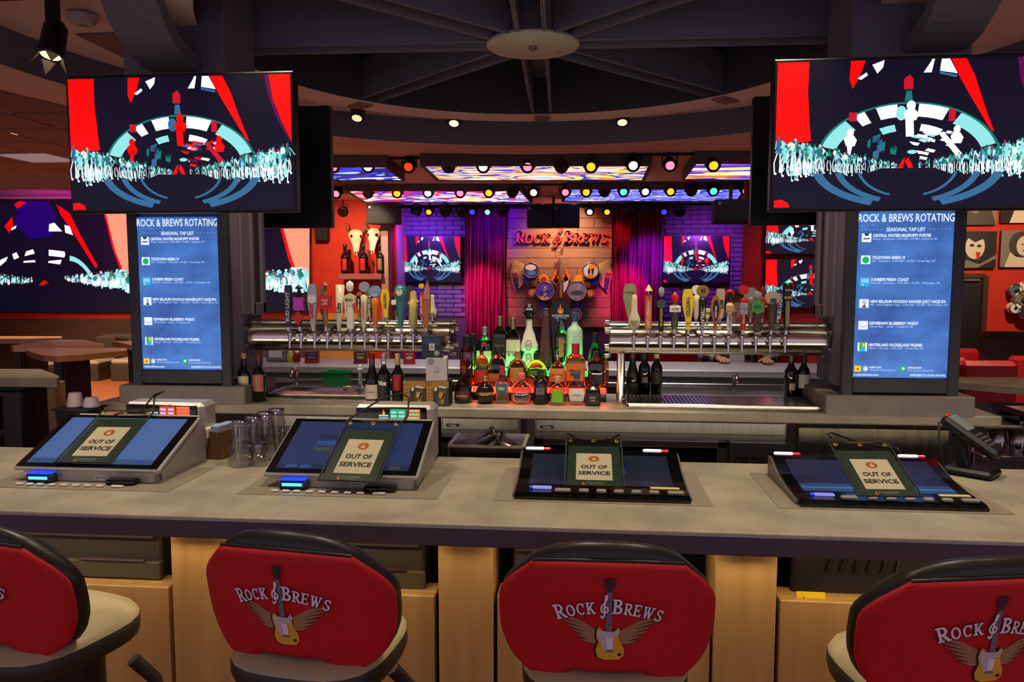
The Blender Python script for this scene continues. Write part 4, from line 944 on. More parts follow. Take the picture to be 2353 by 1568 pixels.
B('low domed amber bottle with a dark cap on the lower step', 1232, 812, 890, 50, 3.53, 'dome', amber, capblack, .80, (.06, .26, mat('label_rust', (150, 60, 40), .5)), **kw1)
B('amber bottle with a pale orange label and arched shoulders', 1281, 818, 890, 38, 3.535, 'dome', damber, capcork, .84, (.16, .60, papero), e=4, text=('WOODFORD', .05, .012), **kw1)
B('amber whiskey bottle dipped in red wax', 1322, 790, 890, 44, 3.535, 'spirit', amber, wax, .76, (.14, .55, papero), e=4, text=("Maker's|Mark", .055, .016), band=(.70, .755, wax, 170), **kw1)
B('square dark whiskey bottle with a slanted label at the right end', 1369, 808, 890, 36, 3.53, 'square', damber, capblack, .84, (.08, .36, paperb), e=6, **kw1)
B('slim amber bottle at the far right of the steps', 1387, 805, 890, 22, 3.56, 'spirit', amber, capblack, .86, (.1, .4, mat('label_rust', (150, 60, 40), .5)), **kw1)
kw2 = dict(zb=z2, group='liquor bottles on the back counter')
B('dark green bottle with a square black cap on the upper step', 1086, 768, 852, 24, 3.635, 'square', dkgreen, capblack, .66, (.1, .4, paperb), e=4, capw=2.0, **kw2)
B('bright green gin bottle with a red seal and silver cap', 1114, 752, 852, 36, 3.63, 'spirit', greeng, capsilver, .82, (.14, .44, paper), e=3, band=(.56, .66, wax, 16), **kw2)
B('dark whiskey bottle with a slanted label and gold cap', 1149, 728, 852, 34, 3.63, 'square', damber, capgold, .80, (.30, .62, paperb), e=5, text=('GOLD LABEL', .05, .012, capgold), **kw2)
B('whiskey bottle with a large cream label and gold cap', 1179, 731, 852, 34, 3.63, 'spirit', damber, capgold, .78, (.06, .58, paper), e=4, text=('MACALLAN|12', .05, .012), **kw2)
cb = B('ornate white ceramic bottle with a silver bell stopper', 1216, 728, 852, 42, 3.63, 'bell', ceram, None, .9, None, **kw2)
h_ = cb.location.z; q = aY(1216, 720, 3.63).z - h_
MB().lathe([(.016, q - .028), (.022, q - .006), (.034, q + .004), (.030, q + .006), (0, q + .006)], 16, caps=False).build('stopper_collar', mat('pewter_dark', (40, 38, 48), .3, .7), cb)
MB().sphere((0, 0, q + .022), .028, 18, 10, sc=(1, 1, .85)).build('bell_stopper', chrome, cb)
for (zf, rf) in ((.22, .014), (.48, .015)):
    zz = zf * .245; rr = prof_r(BP['bell'], zf) * .0445; a = Art(T=Matrix.Translation((0, -rr - .004, 0))); a.arc(0, zz, rf, rf * 1.7, 0, 360, .003, 0, 1, 18); a.arc(0, zz, rf * .45, rf * .45, 0, 360, .002, 0, 1, 12); a.build('painted_ring', inkm, cb)
B('tall tapering brown bottle with a clear square stopper', 1254, 710, 852, 30, 3.63, 'spire', mat('brown_bottle', (74, 34, 20), .1, coat=.5), clear, .90, None, e=4, capw=1.25, **kw2)
B('tall clear bottle with green lettering and a brown side label', 1290, 732, 852, 32, 3.63, 'tall', glass('pale_green_spirit', (190, 235, 205), .14), glass('green_cap', (120, 170, 140), .2), .86, (.25, .62, mat('label_brown', (170, 110, 60), .5)), ang=20, **kw2)
B('frosted pale green vodka bottle with a blue cap', 1320, 718, 852, 36, 3.63, 'tall', frost, capblue, .84, None, **kw2)
B('dark green bottle with a black neck at the right of the upper step', 1367, 766, 852, 32, 3.635, 'burg', greeng, capblack, .74, (.05, .3, paperb), **kw2)
# little round-topped sign behind the bottles
FL = [(0, -.5), (.2, -.46), (.33, -.3), (.33, -.08), (.22, .08), (.17, -.06), (.10, -.1), (.12, .08), (.06, .25), (.10, .5), (-.08, .30), (-.14, .08), (-.12, -.04), (-.26, .04), (-.34, -.16), (-.28, -.36), (-.14, -.48)]
p0 = aY(1288, 690, 3.70); sx = .047
sg_ = thing('casino_sign', 'small round topped black sign with an orange flame behind the bottles', 'sign', (p0.x, 3.70, CT))
zt_ = p0.z - CT; out = [(-sx, .03), (sx, .03), (sx, zt_ - sx)] + [(sx * math.cos(R(a_)), zt_ - sx + sx * math.sin(R(a_))) for a_ in range(10, 180, 10)] + [(-sx, zt_ - sx)]
MB().prism(out, -.004, .004).build('plate', blackg, sg_); MB().box((0, 0, .012), (.1, .06, .024), b=.004).build('foot', black, sg_)
a = Art(T=Matrix.Translation((0, -.0045, 0)), lift=.0006); a.poly([(x * .045, zt_ - .042 + y * .05) for x, y in FL], 0, 1); a.poly([(x * .02, zt_ - .052 + y * .024) for x, y in FL], 1, 2)
a.text('POTAWATOMI', 0, zt_ - .076, .016, 2, 1, width=.082, bold=.04, shear=.15); a.text('CASINO HOTEL', 0, zt_ - .088, .009, 2, 1, width=.056, bold=.02); a.text('SPORTS', 0, zt_ - .097, .008, 2, 1, width=.03, bold=.02)
a.build('print', [mat('flame_orange', (240, 110, 20), .5), mat('flame_yellow', (250, 190, 60), .5), mat('print_lilac', (200, 205, 250), .5)], sg_)
# glass boxes and cartons
gbox = mat('carton_gold', (176, 126, 40), .5); gbk = mat('carton_black', (34, 30, 26), .5)
def glass_box(pxa, pxb, label):
    a0, b0 = aY(pxa, 928, 3.36), aY(pxb, 928, 3.36); w = b0.x - a0.x - .002; h = aY(pxa, 872, 3.36).z - CT
    t = thing('glass_carton', label, 'box', ((a0.x + b0.x) / 2, 3.312 + .05, CT), 0, 'cartons of beer glasses')
    MB().box((0, 0, h / 2), (w, .1, h), b=.001).build('carton', gbk, t)
    a = Art(T=Matrix.Translation((0, -.0503, 0)))
    a.rect(-w / 2, h * .72, w / 2, h, 0, 1); a.rect(-w / 2, 0, -w * .2, h * .72, 0, 1)
    for k in range(5): a.rect(-w * .46, h * (.62 - k * .13), -w * .24, h * (.65 - k * .13), 3, 2)
    a.poly([(-w * .02, h * .08), (w * .26, h * .05), (w * .42, h * .80), (w * .06, h * .84)], 3, 2); a.poly([(w * .06, h * .36), (w * .24, h * .28), (w * .34, h * .52), (w * .10, h * .58)], 4, 3); a.poly([(w * .12, h * .12), (w * .26, h * .08), (w * .36, h * .6), (w * .30, h * .60)], 0, 3)
    a.poly([(w * .06, h * .74), (w * .40, h * .70), (w * .41, h * .78), (w * .07, h * .82)], 2, 3); a.rect(-w * .14, h * .60, -w * .02, h * .74, 2, 2); a.text('pint glass', -w * .34, h * .86, .010, 3, 2, width=w * .24)
    a.build('print', [gbox, gbk, paperw, mat('carton_brown', (90, 66, 30), .5), mat('carton_amber', (206, 160, 70), .5)], t)
    return t, h
t, hb = glass_box(932, 984, 'gold and black glass carton beside the wine bottles'); t, hb = glass_box(984, 1036, 'gold and black glass carton next to the round shouldered bottle')
a0, b0 = aY(975, 872, 3.37), aY(1022, 872, 3.37); w = b0.x - a0.x; zb = CT + hb + .0005; h = aY(990, 820, 3.37).z - zb
t = thing('white_carton', 'plain white carton stacked on the two glass cartons', 'box', ((a0.x + b0.x) / 2 + .012, 3.372, zb), R(8))
MB().box((0, 0, h / 2), (w, .12, h), b=.001).build('carton', mat('carton_white', (206, 200, 200), .6), t)
a = Art(T=Matrix.Translation((0, -.0604, 0))); a.rect(-.010, h * .38, .010, h * .6, 0, 1); a.rect(-.007, h * .41, .007, h * .57, 1, 2); a.ell(-w * .26, h * .86, .014, None, 0, 1); a.build('print', [mat('print_grey', (150, 146, 150), .5), mat('print_pale', (196, 190, 190), .5)], t)
a = Art(lambda x, y, l: (w / 2 + .0004 + l, x, y)); a.rect(-.05, h * .1, .05, h * .85, 0, 1); a.build('side_print', [mat('print_salmon', (206, 130, 116), .6)], t)
zb2 = zb + h + .0005; a0, b0 = aY(970, 820, 3.37), aY(1015, 820, 3.37); w2 = b0.x - a0.x; h2 = aY(990, 770, 3.37).z - zb2
t = thing('blue_carton', 'dark blue carton on top of the white carton', 'box', ((a0.x + b0.x) / 2 + .006, 3.352, zb2), R(8))
MB().box((0, 0, h2 / 2), (w2, .075, h2), b=.001).build('carton', mat('carton_navy', (28, 30, 52), .5), t)
a = Art(T=Matrix.Translation((0, -.0379, 0))); a.ell(-w2 * .22, h2 * .76, .020, None, 0, 1); a.ell(w2 * .22, h2 * .76, .020, None, 0, 1); a.rect(-.012, h2 * .34, .012, h2 * .66, 1, 2); a.rect(-.007, h2 * .40, .007, h2 * .60, 2, 3); a.ell(w2 * .24, h2 * .22, .012, None, 2, 2); a.build('print', [mat('print_blue', (50, 62, 110), .5), paperw, mat('print_silver', (170, 166, 166), .4)], t)
a = Art(lambda x, y, l: (w2 / 2 + .0004 + l, x, y)); a.rect(-.032, h2 * .08, .032, h2 * .92, 0, 1); a.text('JB', 0, h2 * .5, .045, 1, 2, bold=.03); a.build('side_print', [mat('print_bronze', (150, 100, 50), .5), gbk], t)
# drip trays
def tray(xa, xb, ya, yb, label, slots):
    c = ((xa + xb) / 2, (ya + yb) / 2, CT); w, d = xb - xa, yb - ya
    t = thing('drip_tray', label, 'drip tray', c, 0, 'steel drip trays')
    mb = MB(); mb.box((0, 0, .005), (w, d, .010), b=.002)
    for sx_, sy_, lx, ly in ((-w / 2 + .006, 0, .012, d), (w / 2 - .006, 0, .012, d), (0, -d / 2 + .006, w, .012), (0, d / 2 - .006, w, .012)): mb.box((sx_, sy_, .012), (lx, ly, .02), b=.003)
    mb.build('pan', steel, t)
    if slots:
        mb = MB(); n = int(w / .018)
        for i in range(n): mb.box((-w / 2 + .02 + i * (w - .04) / (n - 1), 0, .018), (.009, d - .03, .004), T=None)
        o = mb.build('grille', steelp, t); o['kind'] = 'stuff'
tray(aZ(1437, 930, CT).x, 1.05, 3.335, 3.60, 'long slotted steel drip tray under the right tap rail', True)
tray(-1.50, aZ(868, 908, CT).x + .02, 3.47, 3.70, 'flat steel drip tray under the left tap rail', False)
# ================================================================== front bar
NB0, NB1, BT = 1.722, 2.385, 1.07
bar = thing('bar_counter', 'long front bar with a grey concrete top and maple panels', 'bar', (HX, NB0, 0))
prof = [(0.006, 1.02), (.0, 1.026)] + [(.007 - .007 * math.cos(R(a_)), 1.063 + .007 * math.sin(R(a_))) for a_ in range(0, 91, 15)] + [(.655, BT), (.663, 1.064), (.663, 1.026), (.655, 1.02)]
mb = MB(); n = len(prof); L0, L1 = -3.6, 3.6
V = [(L0, y, z) for y, z in prof] + [(L1, y, z) for y, z in prof]
for i in range(n): mb.add(V, [(i, n + i, n + (i + 1) % n, (i + 1) % n)], 0, False)
mb.add(V, [list(range(n)), list(range(n, 2 * n))[::-1]])
mb.f = [f[::-1] for f in mb.f]
mb.build('bar_top', concrete, bar)
MB().box((0, -.001, 1.0405), (7.2, .010, .047), b=.003).build('bar_front_shade', mat('front_shade_tone', (84, 72, 92), .6), bar)  # shade on the slab's front face, put into a darker purple colour
WF = 1.93                                      # front face of the maple panels
def panel(name, pxa, pxb, pyt, Y, thick, zb=.05, ztop=None):
    a0, b0 = aY(pxa, pyt, Y), aY(pxb, pyt, Y); zt_ = ztop or (a0.z + b0.z) / 2
    o = MB().box(((a0.x + b0.x) / 2 - HX, Y + thick / 2 - NB0, (zb + zt_) / 2), (b0.x - a0.x, thick, zt_ - zb), b=.002).build(name, wood, bar); return o, a0.x, b0.x, zt_
for (a_, b_) in ((388, 540), (1001, 1136), (1638, 1790)):
    o, xa, xb, z = panel('pilaster', a_ + 6, b_ - 4, 1310, WF, .16, ztop=1.019)
    MB().box(((xa + xb) / 2 - HX, WF - .0225 - NB0, .992), (xb - xa + .012, .045, .054), b=.002).build('pilaster_cap', wood, o).parent = o
for (a_, b_, y_) in ((-400, 386, 1335), (545, 998, 1362), (1142, 1634, 1380), (1792, 2700, 1397)):
    o, xa, xb, z = panel('front_panel', a_, b_, y_, WF + .012, .03)
    MB().box(((xa + xb) / 2 - HX, WF + .072 - NB0, z - .006), (xb - xa, .058, .012), b=.001).build('panel_ledge', wood, o)
MB().box((0, .17, .03), (7, .02, .06)).build('kick_board', black, bar)
MB().box((0, .118, 1.017), (6.8, .012, .006)).build('led_strip', emi('led_warm', (255, 190, 110), 2.0), bar)
MB().cyl((-3.5, -.02, .22), (3.5, -.02, .22), .022, n=14).build('foot_rail', steelp, bar)
MB().box((0, .50, .5), (7, .02, 1.0)).build('back_panel', blackm, bar)
# black equipment boxes hung under the bar
def ubox(pxa, pxb, label, kind=0):
    Y = 2.0; a0, b0 = aY(pxa, 1300, Y), aY(pxb, 1300, Y); w = b0.x - a0.x
    t = thing('machine_base', label, 'equipment box', ((a0.x + b0.x) / 2, Y, .66), 0, 'machine bases hung under the bar')
    dk = mat('base_grey', (58, 54, 44), .45)
    MB().box((0, .10, .16), (w, .20, .32), b=.006).build('housing', dk if kind == 0 else mat('base_black', (30, 28, 26), .4), t)
    if kind == 0:
        MB().box((-w * .1, -.008, .325), (w * .95, .05, .03), b=.004).build('lid', mat('base_lid', (96, 90, 70), .4), t)
        MB().box((0, -.012, .335 - .075), (w * .96, .024, .008)).build('rib', dk, t)
        MB().box((w * .02, -.008, .16), (w * .98, .02, .05), b=.003).build('lower_band', mat('base_band', (76, 70, 52), .5), t)
        MB().box((w * .2, -.02, .19), (w * .42, .006, .006)).build('bright_strip', steelp, t)
    else:
        a = Art(T=Matrix.Translation((0, -.001, 0))); a.rect(-w * .22, .326, w * .02, .352, 0, 1); a.build('serial_label', [paperw], t)
        for k in range(6): MB(Tr(-w * .30 + k * .034, -.006, .245, 0, R(14), 0)).box((0, 0, 0), (.010, .012, .055), b=.003).build('vent_fin', black, t)
        MB().box((w * .25, -.02, .325), (.08, .012, .014), b=.004).cyl((w * .25 - .036, -.02, .325), (w * .25 - .036, .0, .325), .005, n=8).cyl((w * .25 + .036, -.02, .325), (w * .25 + .036, 0, .325), .005, n=8).build('pull_handle', steelp, t)
        MB().box((0, -.006, .285), (w * .96, .014, .008)).build('rib', black, t)
    MB().box((0, .10, .340), (w * .7, .16, .04)).build('hanger', black, t)
    return t
ubox(30, 372, 'grey machine base hung under the bar beside the left stool')
ubox(560, 975, 'grey machine base hung under the bar behind the second stool')
ubox(1180, 1560, 'grey machine base hung under the bar behind the third stool')
t = ubox(1820, 2260, 'black machine base with vent fins hung under the bar at the right', 1)
p = aY(1866, 1388, WF + .02); q = thing('yellow_tag', 'small yellow tag standing on the maple panel ledge', 'tag', (p.x, WF + .03, aY(1866, 1397, WF + .012).z), 0)
MB(Tr(rx=R(-8))).box((0, 0, .0165), (.072, .003, .032), b=.0005).build('card', mat('tag_yellow', (232, 200, 20), .5), q)
a = Art(T=Tr(rx=R(-8)) @ Matrix.Translation((0, -.0017, 0))); a.line([(-.01, .016), (.03, .016)], .001, 0); a.poly([(x * .012 - .018, y * .014 + .016) for x, y in FL], 0); a.build('print', [inkm], q)
p = aY(1066, 1258, 1.9); q = thing('bag_hook_plate', 'grey plate under the bar on the middle maple pilaster', 'hook', (p.x, 1.866, .982)); MB().box((0, 0, 0.012), (.088, .03, .034), b=.003).build('plate', mat('base_grey', (58, 54, 44), .45), q)
# ------------------------------------------------------------------ gaming machines
silver = mat('machine_silver', (176, 172, 166), .4, .35); bezel = mat('machine_bezel', (10, 10, 12), .15)
platem = mat('deck_plate', (158, 147, 128), .32, .25)
def out_sign_art(T, w, h, tilt_text=0.):
    a = Art(T=T, lift=.0005)
    a.rect(-w / 2, 0, w / 2, h, 0, 1)
    a.rect(-w * .34, h * .15, w * .34, h * .80, 1, 2)
    a.ell(0, h * .665, w * .105, h * .065 * 1.05, 2, 3, 24); a.poly([(x * w * .13, h * .665 + y * h * .095) for x, y in FL], 1, 4)
    a.text('OUT OF', 0, h * .465, h * .115, 3, 3, width=w * .50, bold=.035); a.text('SERVICE', 0, h * .315, h * .115, 3, 3, width=w * .60, bold=.035)
    a.poly([(x * w * .09 - w * .20, h * .075 + y * h * .085) for x, y in FL], 4, 2); a.text('POTAWATOMI', w * .02, h * .085, h * .045, 5, 2, width=w * .34, bold=.03, shear=.15); a.text('CASINO HOTEL', w * .03, h * .05, h * .022, 5, 2, width=w * .22, bold=.02)
    return a
SM = [mat('sign_green', (38, 58, 42), .4, c2=(28, 48, 34), scale=40), mat('sign_paper', (232, 212, 184), .6), mat('sign_orange', (214, 92, 22), .5), mat('sign_ink', (28, 28, 34), .5), mat('sign_flame', (224, 96, 40), .5), mat('sign_pale', (150, 156, 140), .5)]
vinyl = glass('vinyl_sleeve', (244, 246, 244), .03, .10, .10)
def oos(label, loc, rz, tilt, w, h, sheetx=0., cord=None, up=.03):
    """clear sleeve with a printed card and a black lanyard"""
    t = thing('service_sign', label, 'sign', loc, rz, 'out of service signs')
    T = Matrix.Rotation(tilt, 4, 'X')
    MB(T).box((0, .0022, h / 2 - .0), (w * .92, .0016, h * .80), b=.0003, T=Matrix.Translation((0, 0, -h * .08))).build('card_back', SM[0], t)
    out_sign_art(T @ Matrix.Translation((0, .001, 0)), w * .92, h * .84).build('card', SM, t)
    MB(T).box((0, -.0015, h / 2), (w, .0006, h)).build('sleeve', vinyl, t)
    mb = MB(T)
    for x in (-w / 2, w / 2): mb.box((x, -.001, h / 2), (.005, .004, h), b=.001)
    mb.box((0, -.001, h), (w, .004, .004), b=.001); mb.box((0, -.001, .002), (w, .004, .004), b=.001); mb.build('sleeve_edging', rubber, t)
    for x in (-.42, 0, .42):
        mb = MB(T); mb.tube([(x * w + .0055 * math.cos(R(a_)), -.0035, h * .935 + .0055 * math.sin(R(a_))) for a_ in range(0, 361, 45)], .0018, 6); mb.build('eyelet', brass, t)
    MB(T).box((0, -.0025, h * .985), (w * .45, .001, .004)).build('lanyard_clip', brass, t)
    if cord: MB().tube(cord, .0028, 8).build('lanyard', rubber, t)
    return t
def topper(label, x0, x1, zt_, Y, cols, k):
    t = thing('card_reader_topper', label, 'display', ((x0 + x1) / 2, Y, BT), 0, 'player display toppers'); w = x1 - x0; h = zt_ - BT
    MB().box((0, .045, h / 2), (w, .09, h), b=.012).build('housing', silver, t)
    MB().box((-.006, -.002, h - .026), (w - .03, .006, .042), b=.002).build('display_glass', bezel, t)
    a = Art(T=Matrix.Translation((0, -.0052, h - .026)))
    a.poly([(x * .014 - w * .12, y * .018 + .006) for x, y in FL], 2, 1); a.rect(-w * .18, -.008, -w * .06, -.003, 3, 1); a.rect(-w * .18, -.014, -w * .06, -.011, 3, 1)
    a.rect(-w * .04, -.018, w * .16, .016, 0, 1); a.rect(w * .17, -.018, w * .34, .016, 1, 1)
    for i in range(4): a.rect(-w * .03 + (i % 2) * w * .1, .002 - (i // 2) * .012, w * .04 + (i % 2) * w * .1, .009 - (i // 2) * .012, 3, 2)
    for i in range(3): a.rect(w * .19, .008 - i * .011, w * .32, .013 - i * .011, 4, 2)
    a.build('display_picture', [emi('topper_%d_a' % k, cols[0], 1.0), emi('topper_%d_b' % k, cols[1], 1.0), emi('topper_flame', (255, 140, 20), 1.), emi('topper_pale', (190, 215, 240), .9), emi('topper_c_%d' % k, cols[2], 1.0)], t)
    MB().box((w / 2 - .010, -.004, h * .45), (.013, .012, .085), b=.004).build('side_light', emi('side_light_red', (255, 30, 70), 1.6), t)
    return t
def silver_machine(label, x, tilt_img, lit, k):
    t = thing('bar_top_machine', label, 'gaming machine', (x, 1.98, BT), 0, 'silver bar top gaming machines')
    MB().box((.01, .06, .001), (.54, .26, .002), b=.0005).build('deck_plate', platem, t)
    w = .432
    # wedge body
    side = [(.035, .002), (.29, .002), (.29, .125), (.255, .148), (.0, .035), (.0, .026), (.035, .022)]
    mb = MB(Matrix(((0, 1, 0, 0), (1, 0, 0, 0), (0, 0, 1, 0), (0, 0, 0, 1)))); mb.prism(side, -w / 2 + .03, w / 2 - .012); mb.f = [f[::-1] for f in mb.f]; mb.build('body', silver, t)
    T = Matrix.Translation((0, -.004, .038)) @ Matrix.Rotation(R(23.6), 4, 'X')     # plane of the screen: x, y up the slope
    d = .268
    MB(T).box((0, d / 2, -.004), (w, d, .014), b=.004).build('screen_frame', silver, t)
    MB(T).box((0, d / 2, .0040), (w - .012, d - .010, .003), b=.001).build('screen_glass', bezel, t)
    a = Art(lambda xx, yy, l: T @ Vector((xx, yy, .0060 + l)), lift=.0004)
    a.rect(-w / 2 + .03, .020, w / 2 - .03, d - .022, 0, 1); a.rect(-w / 2 + .03, .020, w / 2 - .03, .042, 1, 2)
    for i in range(3): a.rect(-w / 2 + .11 + i * 0, .16 - i * .03, -w / 2 + .165, .18 - i * .03, (1, 2, 3)[i] if k == 1 else 1, 2)
    for i in range(2): a.rect(-w / 2 + .055 + i * .04, .024, -w / 2 + .088 + i * .04, .038, 2, 3)
    a.rect(w / 2 - .085, .024, w / 2 - .055, .038, 2 if k == 0 else 3, 3)
    a.build('screen', [emi('machine_blue_%d' % k, lit, .8), emi('machine_blue2_%d' % k, tuple(int(c * .8) for c in lit), .7), emi('machine_blue3_%d' % k, (44, 80, 150), .7), emi('machine_olive_%d' % k, (70, 80, 70), .6)], t)
    # bill slot with blue glow, chip tray, buttons
    b0 = MB().box((-.125, -.004, .0145), (.078, .044, .024), b=.005).build('bill_acceptor', mat('acceptor_dark', (40, 44, 60), .4), t)
    MB().box((-.125, -.0265, .017), (.056, .003, .008), b=.001).build('bill_mouth', emi('bill_cyan', (90, 215, 255), 1.6), b0); MB().box((-.125, -.010, .0285), (.070, .030, .002), b=.0005).build('bill_glow', emi('bill_blue', (0, 70, 255), 1.3), b0)
    MB().box((.115, -.004, .010), (.085, .05, .016), b=.004).build('coin_slot', blackg, t)
    MB().box((.012, .016, .016), (.375, .03, .030), b=.003).build('front_skirt', silver, t)
    a = Art(T=Matrix.Translation((.045, .0004, .015))); a.rect(-.018, -.005, .018, .006, 1, 1); a.text(('B01532 ', '100565')[k], 0, .0005, .008, 0, 2, width=.03, bold=.02); a.build('asset_tag', [inkm, paperw], t)
    for i, xx in enumerate((-.165, -.135, -.105, -.07, -.035, -.0, .035, .07, .12)):
        MB().box((xx, -.045, .005), (.020 if i < 8 else .034, .012, .006), b=.002).build('button', mat('button_pearl', (214, 208, 204), .25), t)
    return t
def MX(px, py): return aZ(px, py, BT).x
m1x, m2x = aY(197, 1078, 1.98).x, aY(781, 1090, 1.98).x
silver_machine('silver bar top gaming machine at the left end of the bar', m1x, 0, (74, 106, 162), 0)
silver_machine('silver bar top gaming machine in front of the tall glasses', m2x, 0, (36, 50, 94), 1)
zt1 = aY(380, 926, 2.29).z
topper('small display topper with a red picture behind the leftmost machine', aY(286, 960, 2.29).x, aY(468, 960, 2.29).x, zt1, 2.29, ((230, 60, 50), (235, 90, 40), (255, 120, 90)), 0)
topper('small display topper with a green picture behind the second machine', aY(814, 960, 2.29).x, aY(996, 960, 2.29).x, aY(900, 932, 2.29).z, 2.29, ((30, 170, 110), (225, 90, 40), (120, 220, 160)), 1)
def black_machine(label, x, glow):
    t = thing('bar_top_machine', label, 'gaming machine', (x, 1.925, BT), 0, 'black bar top gaming machines')
    MB().box((.0, .16, .001), (.56, .34, .002), b=.0005).build('deck_plate', platem, t)
    w = .45; V2 = []
    # gently hollow deck: profile along y
    prof = [(0, .010), (.02, .017), (.07, .019), (.13, .023), (.20, .034), (.26, .050), (.295, .064), (.31, .067), (.32, .060), (.32, .002), (0, .002)]
    mb = MB(Matrix(((0, 1, 0, 0), (1, 0, 0, 0), (0, 0, 1, 0), (0, 0, 0, 1)))); mb.prism(prof, -w / 2, w / 2); mb.f = [f[::-1] for f in mb.f]; mb.build('body', blackg, t)
    for sx_ in (-1, 1): MB(Matrix(((0, 1, 0, 0), (1, 0, 0, 0), (0, 0, 1, 0), (0, 0, 0, 1)))).prism([(.02, .003), (.318, .003), (.318, .058), (.29, .056), (.20, .028), (.10, .016), (.02, .012)], sx_ * (w / 2 + .0005), sx_ * (w / 2 + .006)).build('side_cheek', mat('cheek_grey', (110, 104, 100), .4, .3), t)
    def surf(u, v, l):
        y = .075 + v * .215; pts = prof[2:8]
        for (y0, z0), (y1, z1) in zip(pts, pts[1:]):
            if y0 <= y <= y1: return (u, y, z0 + (z1 - z0) * (y - y0) / (y1 - y0) + .0008 + l)
        return (u, y, .067 + l)
    a = Art(surf, lift=.0005); N = 10
    for i in range(N):
        v0, v1 = .04 + .90 * i / N, .04 + .90 * (i + 1) / N; a.rect(-w * .43, v0, w * .43, v1, 0 if i > 2 else 1, 1)
    if glow: a.rect(-w * .43, .14, w * .43, .20, 2, 2)
    a.rect(w * .10, .45, w * .16, .60, 3, 2)
    a.build('screen', [emi('deck_navy_%d' % glow, (26, 24, 62) if glow else (14, 26, 44), .8), emi('deck_blue_%d' % glow, (40, 66, 110) if glow else (18, 26, 50), .8), emi('deck_teal', (50, 110, 150), .8), emi('deck_violet', (50, 46, 110), .8)], t)
    for xx, z in ((-.19, .6), (.155, .6)):
        g = MB().box((xx, .308, .0675), (.055, .010, .007), b=.003).build('corner_light', emi('corner_white', (255, 245, 250), 2.5), t); MB().box((xx + .036, .308, .0670), (.022, .009, .006), b=.002).build('red_tip', emi('corner_red', (255, 30, 50), 1.5), g)
    MB().box((-.155, .045, .0235), (.050, .016, .005), b=.001).build('card_slot', emi('slot_lilac', (140, 140, 230), 1.0), t); MB().box((-.184, .045, .024), (.008, .010, .004)).build('slot_light', emi('slot_blue', (20, 60, 255), 1.6), t)
    for i, xx in enumerate((-.10, -.045, -.0, .045, .09, .135, .19)):
        MB().box((xx, .022, .0235), (.026 if 0 < i < 6 else .042, .016, .009), b=.003).build('button', mat('button_grey', (140, 136, 130), .3), t)
    for i, xx in enumerate((-.03, .012)): MB().box((xx, .056, .0245), (.03, .010, .006), b=.003).build('cap_button', (steelp, mat('button_red', (150, 60, 60), .4))[i], t)
    MB().box((.165, .05, .0265), (.075, .014, .004), b=.001).build('yellow_slot', mat('slot_cream', (224, 200, 120), .4), t)
    return t
m3x, m4x = aY(1382, 1160, 1.93).x, aY(2052, 1180, 1.93).x
black_machine('black slant top gaming machine in the middle of the bar', m3x, 0)
black_machine('black slant top gaming machine at the right end of the bar', m4x, 1)
# out of service sleeves
def cz(x, y): return None
oos('out of service sign lying on the leftmost silver machine', (m1x - .012, 1.985, BT + .0545), R(2), R(-66.4), .165, .262, cord=[(-.06, .225, .085), (-.03, .235, .098), (.04, .24, .104), (.075, .255, .155), (.082, .30, .158), (.075, .26, .15), (.08, .235, .10)])
oos('out of service sign hanging over the second silver machine', (m2x + .035, 1.935, BT + .0345), R(-3), R(-63), .165, .262, cord=[(-.085, .235, .118), (-.06, .255, .135), (.0, .29, .175), (.05, .335, .188), (.085, .30, .18), (.095, .25, .135), (.085, .235, .12)])
oos('out of service sign standing on the middle black machine', (m3x - .018, 1.965, BT + .030), 0, R(-67), .155, .215, cord=[(-.074, .19, .098), (-.074, .205, .096), (-.04, .235, .072), (.04, .235, .072), (.074, .205, .096), (.074, .19, .098)])
oos('out of service sign propped on the rightmost black machine', (m4x - .002, 1.945, BT + .029), R(3), R(-66), .158, .225, cord=[(-.074, .198, .106), (-.086, .202, .116), (-.07, .21, .118), (.0, .225, .092), (.06, .24, .078), (.12, .235, .07), (.115, .20, .066), (.076, .17, .09)])
# ------------------------------------------------------------------ things on the bar
p = aZ(492, 1052, BT); cad = thing('napkin_caddy', 'brown wooden napkin caddy with a slot on the bar', 'caddy', (p.x, p.y + .03, BT + .0005), R(-10))
cw = mat('caddy_wood', (128, 84, 44), .5, c2=(108, 70, 36), scale=10, stretch=(1, 1, .2)); mb = MB()
W_, D_, H_ = .085, .10, .088
mb.box((0, D_ / 2, H_ / 2), (W_, .008, H_)); mb.box((-W_ / 2, 0, H_ / 2), (.008, D_, H_)); mb.box((W_ / 2, 0, H_ / 2), (.008, D_, H_)); mb.box((0, 0, .004), (W_, D_, .008)); mb.box((0, 0, H_ * .4), (.006, D_, H_ * .7))
mb.build('tray', cw, cad)
for s in (-1, 1): MB().box((s * (W_ / 4 + .004), -D_ / 2, H_ / 2), (W_ / 2 - .012, .008, H_)).build('front_board', cw, cad)
MB().box((0, -D_ / 2, H_ * .19), (.026, .007, H_ * .38)).build('front_rail', cw, cad)
nap = thing('napkin_stack', 'pale stack of napkins in the brown caddy', 'napkins', (p.x, p.y + .03, BT + .009), R(-10), None)
for i in range(2): MB().box((-.020 + i * .040, .0, .044 + .005 * i), (.030, .086, .086 + .01 * i), b=.002).build('napkin_pack', (paperw, mat('napkin_blue', (150, 165, 200), .7))[i], nap)
